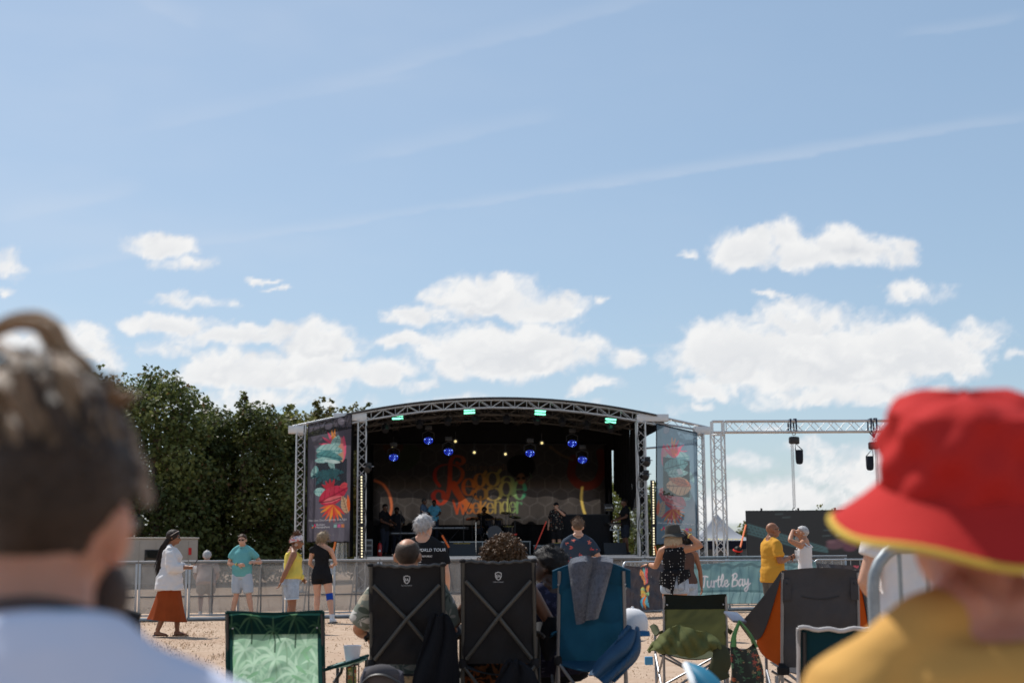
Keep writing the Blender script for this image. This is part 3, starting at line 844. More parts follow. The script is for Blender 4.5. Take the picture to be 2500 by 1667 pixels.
# ------------------------------------------------------------------ goalpost truss, hoists, video screen, canopy tent
def build_goalpost():
    D = 39.0
    tl = at(1751, 1042, D); tr = at(2352, 1046, D + .2)
    t = thing('truss_goalpost', Vector((tl.x, D, 0)), 'silver truss goalpost frame standing right of the stage', 'truss')
    zb = tl.z
    truss('leg', t, (tl.x, D, .05), (tl.x, D, zb - .19), .30, M_ALU, up=(.5, 1, 0))
    truss('leg', t, (tr.x, D + .2, .05), (tr.x, D + .2, zb - .19), .30, M_ALU, up=(.5, 1, 0))
    truss('beam', t, (tl.x + .19, D, zb), (tr.x - .19, D + .2, zb), .30, M_ALU)
    for x, y in ((tl.x, D), (tr.x, D + .2)):
        for a in (-.15, .15):
            for b_ in (-.15, .15):
                MB().tube([(x + a, y + b_, zb - .2), (x + a, y + b_, zb + .15)], .025, 8).build('corner_tube', M_ALU, t); MB().tube([(x - .16, y + a * .99, zb + b_), (x + .16, y + a * .99, zb + b_)], .0245, 8).build('corner_tube', M_ALU, t)
        MB().bbox((x, y, .02), (.7, .7, .03), None, .008).build('base_plate', M_STEEL, t)
    # hoists hang from slings on the beam
    for px, py_hook, py_motor, py_bag, side, ch, lab in ((1937, 1062, 1074, 1115, 1, 1, 'black chain hoist with long chain and bag hanging left on the beam'), (2133, 1074, 1087, 1130, -1, 0, 'black chain hoist with bag beside the red hat')):
        x = at(px, 1050, D).x; y = D + .05; S = .0111
        zm = at(px, py_motor, D).z
        h = thing('chain_hoist', (x, y, zm), lab, 'hoist', 'chain hoists on the goalpost')
        sl = MB()
        for s in (-1, 1):
            for q in (-.1, .06): sl.tube([(x + q, y + .17 * s, zb - .1), (x + q * .9, y + .19 * s, zb + .19), (x + q * .5, y, zb + .2)], .022, 6); sl.tube([(x + q, y + .17 * s, zb - .12), (x + .02, y, zm + .22)], .018, 6)
        sl.build('sling', mat('blue_black_sling', (.012, .018, .05), .7), h)
        MB().ring((x + .02, y, zm + .18), .045, .012, (0, 1, 0), 12, 5, .5, 5.6).build('hook', M_STEEL, h)
        MB().bbox((x, y, zm), (.24, .2, .2), None, .05).build('motor', M_BLACK, h)
        MB().lathe((x + .09 * side, y - .02, zm - .11), [(.045, 0), (.07, .03), (.07, .17), (.05, .2)], 12).build('motor_drum', M_BLACK, h)
        bx = x + .14 * side; zt = at(px, py_bag - 16, D).z; zl = at(px, py_bag + 18, D).z
        MB().lathe((bx, y - .03, zl), [(.03, 0), (.075, .015), (.098, .06), (.105, .15), (.108, zt - zl), (.1, zt - zl + .01), (.095, zt - zl - .03)], 16).build('chain_bag', mat('chain_bag_cloth', (.018, .022, .03), .7, bump=.4, bscale=30), h)
        MB().tube([(bx - .1, y - .03, zt), (x + .05 * side, y - .02, zm - .09), (bx + .1, y - .03, zt)], .014, 6).build('bag_strap', M_BLACK, h)
        lo = at(px, 1238, D).z if ch else at(px, 1225, D).z
        for q in (-.07, -.025):
            c = MB(); z = zm - .1; i = 0
            while z > lo:
                c.ring((x + (q if side > 0 else -q), y - .04, z), .02, .006, (1, 0, 0) if i % 2 else (0, 1, 0), 6, 4); z -= .033; i += 1
            c.build('chain', M_STEEL, h)
        MB().ring((x + (-.05 if side > 0 else .05), y - .04, lo - .06), .045, .014, (0, 1, 0), 12, 5, .6, 5.8).build('load_hook', M_BLACK, h)
build_goalpost()

def build_screen():
    D = 41.0; a = at(1821, 1246, D); b_ = at(2360, 1236, D); W = b_.x - a.x; z1, z0 = a.z, .25
    t = thing('video_screen', ((a.x + b_.x) / 2, D, 0), 'black LED video wall with dark live picture right of the stage', 'screen')
    MB().bbox(((a.x + b_.x) / 2, D + .06, (z0 + z1) / 2), (W, .10, z1 - z0), None, .006).build('cabinet', M_BLACK, t)
    p = Print(190, 70, W - .04, z1 - z0 - .04, (.010, .0105, .0115)); S = D / 3510.0
    Q = lambda px, py: ((px - 1821) * S, (1246 + (2360 - 1246) * 0 - py) * S + (z1 - z0))
    for o in (0, 9, 18, 27):
        p.stroke([Q(1822, 1281 + o * .8), Q(1935, 1316 + o * .7), Q(2015, 1340 + o * .35)], .018 if o in (0, 27) else .009, (.040, .085, .090))
    for k in range(13): p.stroke([Q(1825 + k * 9, 1283 + k * 2.6), Q(1834 + k * 9, 1303 + k * 2.2)], .009, (.038, .078, .083))
    for k in range(9): r = np.random.default_rng(k + 60); x, y = 1830 + 190 * r.random(), 1255 + 80 * r.random(); p.stroke([Q(x, y), Q(x + 18, y - 1)], .01, (.035, .05, .052))
    p.ellipse(*Q(2040, 1330), .32, .14, (.05, .026, .033), .2); p.ellipse(*Q(2070, 1338), .2, .12, (.05, .02, .03)); p.ellipse(*Q(2025, 1325), .12, .05, (.07, .038, .046))
    p.stroke([Q(2038, 1306), Q(2048, 1304), Q(2048, 1309), Q(2038, 1310)], .012, (.08, .085, .09))
    m = mat('screen_face', None, .35, attr='print', var=0, spec=.3); 
    nt = m.node_tree; pr = [n for n in nt.nodes if n.type == 'BSDF_PRINCIPLED'][0]; ca = [n for n in nt.nodes if n.type == 'ATTRIBUTE'][0]
    nt.links.new(ca.outputs['Color'], pr.inputs['Emission Color']); pr.inputs['Emission Strength'].default_value = 1.2
    p.cloth(lambda u, v: (a.x + .02 + u * (W - .04), D - .002, z0 + .02 + v * (z1 - z0 - .04)), 'screen_picture', m, t, thick=0)
    for k in range(6): MB().box((a.x + .45 + k * W / 6, D + .03, z1 + .03), (.05, .05, .07)).build('rigging_eye', M_BLACK, t)
    for k in range(7): MB().box((a.x + .25 + k * (W - .5) / 6, D + .5, .12), (.12, 1.1, .24)).build('ground_support', M_BLACK, t)
build_screen()

def build_tent():
    D = 60; S = D / 3510.0
    c = at(1752, 1350, D); zt, ze = at(1752, 1252, D).z, at(1752, 1320, D).z; h = 1.5
    t = thing('canopy_tent', (c.x, D, 0), 'grey and white pop-up canopy tent behind the goalpost', 'tent')
    m = mat('tent_roof', (.40, .42, .46), .6, var=.08, trans=.25, tcol=(.5, .52, .56))
    def slope(q0, q1):
        return lambda u, v: tuple(Vector(q0).lerp(Vector(q1), u).lerp(Vector((c.x, D, zt)), v) - Vector((0, 0, .28 * math.sin(math.pi * v) ** .9)))
    Q = [(c.x - h, D - h, ze), (c.x + h, D - h, ze), (c.x + h, D + h, ze), (c.x - h, D + h, ze)]
    for k in range(4): MB().grid(slope(Q[k], Q[(k + 1) % 4]), 12, 12, .01).build('roof_panel', m, t)
    for k in range(4):
        q0, q1 = Vector(Q[k]), Vector(Q[(k + 1) % 4])
        MB().grid(lambda u, v: tuple(q0.lerp(q1, u) - Vector((0, 0, .34 * v))), 8, 2, .008).build('valance', mat('tent_navy', (.012, .015, .028), .7), t)
        MB().tube([q0 - Vector((0, 0, .02)), (q0.x, q0.y, 0)], .025, 8).build('leg', M_STEEL, t)
    MB().grid(lambda u, v: (c.x - h + u * 2 * h, D + h - .03, (ze - .34) * v), 6, 3, .008).build('back_wall', mat('tent_back', (.16, .19, .22), .7), t)
    f = slope(Q[0], Q[1])
    lettering('Galloway', lambda x, y: Vector(f(.52 + x / 3.0, .12 + y * .40)) + Vector((0, -.04, .01)), .52, mat('yellow_print', (.75, .62, .2), .7), t)
build_tent()

# ------------------------------------------------------------------ the stage
SY = R(6.0)
SO = Vector((at(1229, 1350, 50).x, 50.0, 0)); SX = Vector((math.cos(SY), math.sin(SY), 0)); SYV = Vector((-math.sin(SY), math.cos(SY), 0))
SROT = Matrix((SX, SYV, Vector((0, 0, 1)))).transposed()
def S(x, y, z): return SO + SX * x + SYV * y + Vector((0, 0, z))
def on_stage(px, py, y):
    """stage point seen at a photo pixel, y metres behind the stage front"""
    d = at(px, py, 1.0) - CAM
    k = (SO + SYV * y - CAM).dot(SYV) / d.dot(SYV)
    return CAM + d * k
DECK = 1.2
def arch(x, top=6.62): return top - .56 * (abs(x) / 5.3) ** 2
M_DKALU = mat('shaded_aluminium', (.16, .15, .14), .5, .5, var=.2)  # darker copy of the aluminium: shade under the roof put into its colour
M_ROOF = mat('roof_pvc', (.012, .012, .013), .55, var=.2, vscale=1)

def build_stage():
    st = thing('stage', S(0, 4, 0), 'arched festival stage with black roof and silver truss towers', 'stage')
    MB().bbox(S(0, 4.2, DECK - .07), (10.2, 8.4, .14), SROT, .01).build('deck', mat('deck_ply', (.035, .033, .032), .7, var=.2), st)
    MB().box(S(0, .0, DECK - .05), (10.3, .05, .09), SROT).build('deck_edge', M_ALU, st)
    for k in range(8): MB().grid(lambda u, v, k=k: S(-5.1 + 1.275 * (k + u), .03 + .02 * math.sin((k + u) * 19), DECK - .1 - v * 1.08), 12, 2, .006).build('skirt', M_BLKCLOTH, st)
    # towers
    tw = []
    for x, y, zt in ((-4.92, -.05, 5.86), (4.92, -.05, 5.86), (-4.92, 7.4, 5.7), (4.92, 7.4, 5.7), (-7.03, -.05, 5.42), (7.03, -.05, 5.42)):
        truss('tower', st, S(x, y, .05), S(x, y, zt), .285, M_ALU, up=SYV, rch=.03, rl=.012)
        MB().bbox(S(x, y, .03), (.62, .62, .05), SROT, .01).build('base_plate', M_STEEL, st)
        if y < 1: tw.append((x, zt))
    for x, zt in tw:      # sleeve blocks that carry the roof
        s = 1 if x < 0 else -1
        inner = abs(x) < 6
        MB().bbox(S(x - s * (.42 if inner else .12), -.05, zt + .14), (1.15 if inner else .62, .32, .26), SROT, .01).build('sleeve_block', mat('sleeve_plate', (.62, .62, .62), .45, .55, var=.08), st)
        for q in (-.3, .3): MB().tube([S(x + q * .4, -.22, zt), S(x + q * .4, -.28, zt)], .035, 8).build('bolt', M_STEEL, st)
    # arched roof trusses
    N = 26
    xs = [-5.45 + 10.9 * i / N for i in range(N + 1)]
    for yy, rch in ((-.05, .027), (2.6, .024), (5.0, .022), (7.4, .022)):
        ch = {}
        for nm, dz, dy in (('a', 0, -.14), ('b', 0, .14), ('c', -.27, -.14), ('d', -.27, .14)):
            ch[nm] = [S(x, yy + dy, arch(x) + dz) for x in xs]; MB().tube(ch[nm], rch, 7).build('roof_chord', M_ALU if yy < 0 else M_DKALU, st)
        lac = MB()
        for i in range(N):
            for p, q in (('a', 'c'), ('b', 'd'), ('c', 'd')):
                if i % 2: lac.tube([ch[p][i], ch[q][i + 1]], .012, 5, cap=False)
                else: lac.tube([ch[q][i], ch[p][i + 1]], .012, 5, cap=False)
            lac.tube([ch['a'][i], ch['c'][i]], .010, 5, cap=False)
        lac.build('roof_lacing', M_ALU if yy < 0 else M_DKALU, st)
    for x in (-3.6, -1.2, 1.2, 3.6):
        truss('purlin', st, S(x, .2, arch(x) - .14), S(x, 7.3, arch(x) - .14), .22, M_DKALU, rch=.02, rl=.009)
    sk = MB().grid(lambda u, v: S(-5.5 + 11 * u, -.28 + v * 8.6, arch(-5.5 + 11 * u) + .06 + .02 * math.sin(v * 22)), 36, 14, .02).build('roof_skin', M_ROOF, st)
    MB().tube([S(x, -.29, arch(x) + .055) for x in xs], .035, 8).build('roof_hem', mat('roof_hem', (.03, .034, .04), .4), st)
    # wing trusses sloping to the outer towers
    for s in (-1, 1):
        a, c = S(s * 5.35, -.05, 5.98), S(s * 7.32, -.05, 5.60)
        ax = (c - a)
        for dz, dy in ((.12, -.1), (.12, .1), (-.12, 0)): MB().tube([a + SYV * dy + Vector((0, 0, dz)), c + SYV * dy + Vector((0, 0, dz * .6))], .035, 8).build('wing_chord', M_ALU, st)
        lac = MB()
        for i in range(8):
            p, q = a + ax * (i / 8), a + ax * ((i + 1) / 8); lac.tube([p + Vector((0, 0, .12 if i % 2 else -.12)), q + Vector((0, 0, -.12 if i % 2 else .12))], .013, 5)
        lac.build('wing_lacing', M_ALU, st)
    MB().tube([S(5.1, .4, 4.95), S(7.0, .1, 5.1)], .035, 8).build('wing_strut', M_ALU, st)
    for k in range(7):      # cables looped under the roof edge
        xa = -4.6 + 1.32 * k; xb = xa + 1.32; MB().tube([S(lerp(xa, xb, q / 10), .16, lerp(arch(xa), arch(xb), q / 10) - .31 - (.16 + .1 * (k % 3)) * math.sin(math.pi * q / 10)) for q in range(11)], .013, 5).build('cable', M_RUBBER, st)
    for x, ph in ((-4.78, 0), (4.80, 2), (-6.95, 1)): MB().tube([S(x + .05 * math.sin(q * 1.3 + ph), -.22, 5.7 - q * .3) for q in range(19)], .014, 5).build('cable', M_RUBBER, st)
    # black side drapes: left wall full, right wall torn open towards the back
    def drape(name, p0, p1, z0, z1, folds, lab=None, nu=60, nv=20, amp=.07, lowfn=None, m=M_BLKCLOTH):
        p0, p1 = Vector(p0), Vector(p1); ax = p1 - p0; nn = Vector((ax.y, -ax.x, 0)).normalized()
        def fn(u, v):
            zl = z0 + (lowfn(u) if lowfn else 0)
            return p0 + ax * u + nn * (amp * math.sin(u * folds) * (.4 + .6 * (1 - v))) + Vector((0, 0, zl + (z1 - zl) * v))
        return MB().grid(fn, nu, nv, .006).build(name, m, st, label=lab)
    drape('side_drape', S(-5.3, .3, 0), S(-5.3, 6.7, 0), DECK, 6.08, 60)
    drape('side_drape', S(-5.75, .25, 0), S(-5.2, .35, 0), 1.9, 5.85, 24, nu=30)
    drape('side_drape', S(5.15, .35, 0), S(5.15, 3.3, 0), DECK, 6.08, 40, lowfn=lambda u: 0 if u < .22 else 1.9 - .3 * u)
    drape('side_drape', S(5.15, 3.3, 0), S(5.2, 7.2, 0), 2.9, 6.08, 40, lowfn=lambda u: .9 * u)
    drape('valance', S(4.95, .1, 0), S(5.8, .1, 0), 5.25, 5.95, 12, nu=16, nv=6, lowfn=lambda u: .45 * u)
    for k, (x0, x1, zz) in enumerate(((-5.1, -4.3, 1.2), (4.35, 5.1, 1.2))): drape('leg_drape', S(x0, 7.0, 0), S(x1, 7.0, 0), zz, 5.9, 26, nu=30)
    # clear weather sheets by the towers
    mpl = mat('clear_sheet', (.75, .78, .8), .12, var=.1, alpha=.35, spec=.8)
    MB().grid(lambda u, v: S(-5.95 + .55 * u + .35 * v * (1 - u), -.1 + .12 * math.sin(u * 14 + v * 3), .6 + 1.9 * v), 30, 14, 0).build('clear_sheet', mpl, st)
    MB().grid(lambda u, v: S(5.12 + .06 * math.sin(v * 9 + u * 7), .5 + 2.4 * u, DECK + 2.6 * v), 20, 14, 0).build('clear_sheet', mpl, st)
    # black masking above and under the backdrop
    MB().grid(lambda u, v: S(-5.45 + 10.9 * u, 6.95, 5.35 + v * (arch(-5.45 + 10.9 * u) + .03 - 5.35)), 60, 3, .006).build('masking_drape', M_BLKCLOTH, st)
    MB().grid(lambda u, v: S(-4.9 + 9.8 * u, 6.9 + .05 * math.sin(u * 90), DECK + v * 1.42), 120, 3, .006).build('masking_drape', M_BLKCLOTH, st)
    return st
STAGE = build_stage()

# high-contrast display letters: strokes grow heavy when they run upright
def arcpts(cx, cy, rx, ry, a0, a1, n=18): return [(cx + rx * math.cos(R(lerp(a0, a1, i / n))), cy + ry * math.sin(R(lerp(a0, a1, i / n)))) for i in range(n + 1)]
GLY = {'e': [arcpts(.5, .5, .46, .5, 5, 330), [(.05, .54), (.95, .54)]], 'g': [arcpts(.45, .66, .38, .34, 0, 360), arcpts(.5, -.05, .5, .3, 70, 430), [(.35, .34), (.2, .22), (.45, .2)], [(.75, .9), (.95, 1.1)]],
       'a': [arcpts(.42, .36, .38, .36, 0, 360), [(.85, .72), (.85, .12), (1.0, .03)], arcpts(.5, .72, .36, .28, 0, 170)], 'w': [[(0, 1), (.28, 0)], [(.28, 0), (.5, .92)], [(.46, 1), (.74, 0)], [(.74, 0), (1, 1)]],
       'k': [[(.1, 1.5), (.1, 0)], [(.15, .42), (.8, 1)], [(.4, .62), (.95, 0)]], 'n': [[(.12, 1), (.12, 0)], arcpts(.5, .68, .36, .3, 175, 5), [(.86, .7), (.86, 0)]],
       'd': [arcpts(.42, .5, .38, .5, 0, 360), [(.86, 1.5), (.86, 0)]], 'r': [[(.12, 1), (.12, 0)], arcpts(.5, .72, .36, .26, 175, 30)]}
def logo(p, conv, sc):
    """festival name on the backdrop, in the zoomed coordinates conv() understands"""
    stops = [(100, (.46, .045, .03)), (330, (.50, .085, .03)), (480, (.50, .17, .04)), (640, (.42, .28, .08)), (760, (.40, .37, .12)), (860, (.20, .35, .14)), (950, (.04, .28, .17))]
    xs = np.array([conv(a, 0)[0] for a, _ in stops]); cs = np.array([c for _, c in stops])
    col = np.stack([np.interp(p.x, xs, cs[:, i]) for i in range(3)], 1) * .8
    def st(pts, thick, thin, smooth=True):
        P = [Vector((a, b_, 0)) for a, b_ in pts]
        if smooth and len(P) > 2: P = bez(P, 6)
        W = []
        for i in range(len(P)):
            d = P[min(i + 1, len(P) - 1)] - P[max(i - 1, 0)]; W.append(thin + (thick - thin) * abs(d.y / max(d.length, 1e-6)) ** 1.6)
        p.stroke([conv(q.x, q.y) for q in P], [w * sc for w in W], col)
    def word(s, boxes, thick, thin):
        for ch, (x, y, w, h) in zip(s, boxes):
            for g in GLY[ch]: st([(x + a * w, y - b_ * h) for a, b_ in g], thick, thin, len(g) < 10 and len(g) > 2)
    p.text('Bournemouth', *conv(395, 742), 72 * sc * 1.25, (.16, .09, .05), .74)
    st([(315, 668), (350, 682), (380, 655), (360, 620), (300, 612), (262, 660), (255, 780), (248, 900), (222, 1000), (170, 1046), (118, 1008), (104, 962), (140, 925), (190, 940), (198, 985)], 40, 18)
    st([(160, 880), (122, 820), (124, 740), (185, 692), (290, 690), (362, 735), (366, 800), (320, 858), (285, 868)], 34, 9)
    st([(285, 868), (335, 960), (385, 1025), (430, 1060)], 74, 30)
    word('eggae', [(372, 965, 105, 150), (478, 945, 110, 175), (582, 945, 140, 190), (712, 968, 135, 175), (838, 1000, 108, 165)], 34, 7)
    bx = [(285, 1130, 120, 115), (398, 1130, 62, 95), (462, 1130, 62, 95), (528, 1130, 66, 100), (592, 1130, 62, 95), (662, 1122, 66, 100), (730, 1122, 66, 100), (800, 1122, 58, 95), (862, 1122, 58, 95)]
    word('weekender', bx, 19, 5)
    p.ellipse(*conv(905, 700), 130 * sc, 105 * sc, (.010, .009, .009))
    p.ellipse(*conv(905, 815), 40 * sc, 52 * sc, (.20, .10, .05)); p.ellipse(*conv(880, 810), 17 * sc, 13 * sc, (.02, .015, .012)); p.ellipse(*conv(928, 808), 17 * sc, 13 * sc, (.02, .015, .012)); p.ellipse(*conv(905, 848), 14 * sc, 6 * sc, (.35, .05, .04))
    p.stroke([conv(985, 760), conv(1000, 800), conv(960, 845)], 7 * sc, (.10, .13, .07))

def build_backdrop():
    Y = 6.75
    t = thing('stage_backdrop', S(0, Y, DECK), 'dark cloth backdrop printed with the red gold and green festival name', 'backdrop')
    k = (SO + SYV * Y).y / 3510.0 * 1.0
    tl, br = on_stage(912, 1085, Y), on_stage(1478, 1279, Y)
    loc = lambda q: ((q - SO).dot(SX), q.z)
    x0, z1 = loc(tl); x1, z0 = loc(br); W, H = x1 - x0, z1 - z0
    p = Print(300, 110, W, H, (.062, .054, .049))
    hx, hy = p.x / .62, p.y / .62       # faint honeycomb print
    def hexd(x, y):
        a = np.stack([(x % 1.0) - .5, (y % 1.732) - .866]); b_ = np.stack([((x - .5) % 1.0) - .5, ((y - .866) % 1.732) - .866])
        g = np.where((a ** 2).sum(0) < (b_ ** 2).sum(0), a, b_); g = np.abs(g)
        return .5 - np.maximum(g[0], g[0] * .5 + g[1] * .866)
    p.put((hexd(hx, hy) < .045) * .5, (.11, .098, .09))
    n = fbm(p.x * 1.2, p.y * 1.2, 0, 4, .6, 40); p.c[:, :3] *= (.8 + .4 * n)[:, None]
    def conv(zx, zy):
        q = loc(on_stage(1030 + zx / 3.733, 950 + zy / 3.733, Y)); return q[0] - x0, q[1] - z0
    sc = (conv(1000, 0)[0] - conv(0, 0)[0]) / 1000
    src = lambda x, y: conv((x - 1030) * 3.733, (y - 950) * 3.733)
    logo(p, conv, sc)
    p.stroke([src(*q[:2]) for q in bez([(915, 1172, 0), (935, 1182, 0), (950, 1205, 0), (956, 1235, 0), (952, 1258, 0)], 5)], .10, (.62, .17, .07))
    p.stroke([src(*q[:2]) for q in bez([(1400, 1120, 0), (1395, 1160, 0), (1420, 1185, 0), (1455, 1178, 0), (1470, 1140, 0), (1465, 1105, 0)], 5)], .34, (.13, .028, .02))
    p.stroke([src(*q[:2]) for q in bez([(1421, 1190, 0), (1419, 1215, 0), (1423, 1240, 0), (1428, 1256, 0)], 5)], .10, (.72, .52, .13))
    p.stroke([src(*q[:2]) for q in bez([(1343, 1090, 0), (1370, 1110, 0), (1398, 1122, 0)], 5)], .10, (.15, .10, .06))
    p.ellipse(*src(990, 1115), .62, .5, (.05, .06, .035), .6); p.ellipse(*src(960, 1090), .4, .3, (.10, .05, .03))
    def fn(u, v):
        x = x0 + W * u
        return S(x, Y + .035 * math.sin(x * 5.5 + math.sin(x * 2.1)) * (1.1 - v) + .05 * math.sin(x * 1.1), z0 + H * v)
    m = mat('backdrop_cloth', None, .8, attr='print', var=.06, trans=.62, spec=.2)
    p.cloth(fn, 'printed_cloth', m, t)
    MB().tube([S(x0 - .1, Y + .05, z1 + .03), S(x1 + .1, Y + .05, z1 + .03)], .03, 8).build('hanging_bar', M_BLACK, t)
    # black drape hung behind its upper half keeps the sun off it
    MB().grid(lambda u, v: S(x0 - .2 + (W + .4) * u, Y + .28 + .03 * math.sin(u * 60), 3.95 + (arch(x0 + W * u) - .1 - 3.95) * v), 80, 4, .006).build('backing_drape', M_BLKCLOTH, t)
build_backdrop()

# ------------------------------------------------------------------ printed mesh banners on the wings
M_MESHBAN = mat('mesh_banner', None, .6, attr='print', var=.04, trans=.5, alpha=.84)
def wing_banner(label, c4, y, mirror):
    """c4: photo pixels of the corners tl tr bl br"""
    P = [on_stage(a, b_, y) for a, b_ in c4]
    t = thing('wing_banner', (P[2] + P[3]) / 2, label, 'banner', 'tall printed banners on the stage wings')
    W, H = 1.5, 4.2
    p = Print(110, 300, W, H, (.125, .115, .15))
    Q = lambda x, y_: ((x - 25) / 455 * W, (1360 - y_) / 1260 * H)     # drawn in the coordinates of the enlarged photograph
    L = lambda x, y_, ln, wd, an, c, v=None, cuts=0: p.leaf(*Q(x, y_), ln / 455 * W, wd / 455 * W, R(an), c, v, cuts)
    dk = (.030, .030, .040)
    p.put(((p.y > Q(0, 235)[1]) & (p.y < Q(0, 190)[1] + .1 * np.sin(p.x * 3))).astype(float), dk)
    for k in range(6): p.stroke([Q(60 + 75 * k, 100), Q(100 + 62 * k, 225)], .03, dk); p.stroke([Q(110 + 75 * k, 100), Q(40 + 75 * k, 225)], .022, dk)
    p.ellipse(*Q(240, 160), .17, .17, dk); p.ellipse(*Q(240, 160), .13, .13, (.125, .115, .15)); p.ellipse(*Q(370, 140), .1, .15, (.35, .33, .40), .5)
    p.put(((p.x > Q(110, 0)[0]) & (p.x < Q(440, 0)[0]) & (p.y < Q(0, 530)[1]) & (p.y > Q(0, 850)[1])).astype(float) * .85, (.014, .024, .034))
    pk, org, te, lte, dte = (.80, .10, .20), (.80, .28, .06), (.10, .30, .31), (.36, .58, .55), (.035, .12, .14)
    for a, c in ((165, pk), (140, pk), (115, pk), (100, org), (88, org)): L(300, 370, 170, 26, a, c)
    for q in range(4): L(390, 560, 270, 70 - 8 * q, 88 + 6 * q, (.85 - .1 * q, .12 + .08 * q, .22), None)
    L(300, 400, 130, 105, 70, lte, te); L(110, 390, 290, 140, -12, lte, te); L(110, 440, 300, 120, -18, te, dte)
    L(95, 500, 190, 60, -5, lte, te); L(250, 520, 120, 60, -62, (.30, .50, .48), dte); L(370, 560, 190, 36, 165, (.55, .70, .68))
    L(110, 560, 130, 70, -98, te, (.35, .5, .5)); L(75, 690, 140, 60, 78, lte, te)
    for a in (200, 230, 260, 290, 320, 345): L(230, 620, 190, 60, a, dte, (.02, .06, .075), 5)
    L(90, 830, 150, 90, -8, lte, te)
    for a in (70, 95, 120, 145): L(270, 830, 120, 34, a, (.45, .03, .05))
    L(150, 945, 330, 190, 22, (.55, .035, .08), (.30, .015, .04)); L(190, 950, 220, 60, 12, (.75, .16, .18)); L(450, 790, 90, 60, 190, (.70, .08, .10), (.4, .03, .05))
    p.stroke([Q(150, 950), Q(270, 945), Q(380, 915)], .03, (.02, .01, .015))
    for q in range(9): L(310, 985, 190 - 8 * abs(q - 4), 30, 190 + 16 * q, [(.80, .13, .05), (.85, .30, .04), (.70, .06, .05)][q % 3])
    L(455, 1080, 190, 90, 108, (.62, .42, .26), (.18, .08, .05)); L(470, 1060, 170, 36, 95, (.75, .14, .04))
    if mirror:
        p.c = p.c.reshape(p.nv + 1, p.nu + 1, 4)[:, ::-1].reshape(-1, 4)
        p.put(np.full(len(p.x), .75) * (p.c[:, :3].max(1) < .2), (.20, .33, .43))  # sky showing through the mesh is tinted into the print's dark ground
        p.c[:, :3] = p.c[:, :3] * .75 + np.array([.16, .27, .36]) * .25
        Z = lambda x, y_: ((x - 830) / 365 * W, (1400 - y_) / 1080 * H); k_ = W / 365
        p.poly([Z(888, 605), Z(1128, 605), Z(1128, 955), Z(888, 955)], (.012, .016, .022))
        p.leaf(*Z(895, 720), 235 * k_, 130 * k_, R(22), (.12, .30, .31), (.03, .10, .11)); p.leaf(*Z(930, 760), 190 * k_, 80 * k_, R(12), (.30, .50, .48), (.05, .14, .15)); p.poly([Z(1010, 705), Z(1050, 690), Z(1068, 735), Z(1030, 755)], (.62, .66, .66))
        p.leaf(*Z(1140, 850), 225 * k_, 165 * k_, R(184), (.66, .38, .22), (.25, .10, .06)); p.leaf(*Z(1135, 835), 200 * k_, 70 * k_, R(170), (.55, .14, .06), (.22, .05, .03))
        for a_ in (60, 80, 100, 120, 140): p.leaf(*Z(990, 600), 130 * k_, 28 * k_, R(a_), (.80, .08, .16))
        for a_ in (70, 90, 110): p.leaf(*Z(990, 590), 80 * k_, 26 * k_, R(a_), (.85, .12, .06))
    def fn(u, v):
        q = P[2].lerp(P[3], u).lerp(P[0].lerp(P[1], u), v)
        return q - SYV * (.03 + .035 * math.sin(u * 7 + v * 3) * math.sin(v * 3.1) + .012 * math.sin(u * 26 + v * 9))
    p.cloth(fn, 'printed_mesh', M_MESHBAN, t, thick=0)
    def lay(cx, cy, k=1.0):
        def g(x, y_):
            u, v = Q(cx, cy); return Vector(fn((u + x) / W, (v + y_) / H)) - SYV * .012
        return g
    lettering('One Love. One Community. One Fight.', lay(245, 1145), .098, M_WHITE, t, sx=.86)
    lettering('Action', lay(165, 1192), .115, M_WHITE, t); lettering('Hampshire', lay(190, 1218), .115, M_WHITE, t)
    for k, (c, a) in enumerate((((.75, .05, .09), 0), ((.10, .45, .45), 140), ((.8, .25, .1), 220), ((.75, .05, .2), 60))):
        mb = MB(); pts = [(.0, 0), (.05, .03), (.10, 0), (.05, -.03)]
        mb.add([lay(95, 1198)(x * math.cos(R(a)) - y_ * math.sin(R(a)), x * math.sin(R(a)) + y_ * math.cos(R(a))) for x, y_ in pts], [(0, 1, 2, 3)]); mb.build('emblem', mat('emblem_%d' % k, c, .7, var=.02), t)
    for k, c in enumerate(((.35, .58, .52), (.72, .16, .34), (.78, .28, .12))):
        mb = MB(); mb.add([lay(325 + 40 * k, 1200)(x, y_) for x, y_ in ((-.055, -.055), (.055, -.055), (.055, .055), (-.055, .055))], [(0, 1, 2, 3)]); mb.build('emblem', mat('square_%d' % k, c, .7, var=.02), t)
    lettering('COMMUNITIES', lay(362, 1176), .05, M_DIMPRINT, t)
    for a, b_ in ((0, 1), (2, 3)): MB().tube([P[a], P[b_]], .03, 8).build('hem_bar', mat('banner_hem', (.012, .012, .016), .7), t)
    for a, b_ in ((0, 2), (1, 3)): MB().tube([P[a], P[b_]], .022, 8).build('hem', MATS['banner_hem'], t)
wing_banner('tall dark tropical leaf banner left of the stage opening', [(753, 1037), (858, 1013), (750, 1322), (853, 1322)], -.35, False)
wing_banner('tall pale see-through tropical leaf banner right of the stage opening', [(1603, 1035), (1701, 1057), (1602, 1328), (1701, 1328)], -.35, True)

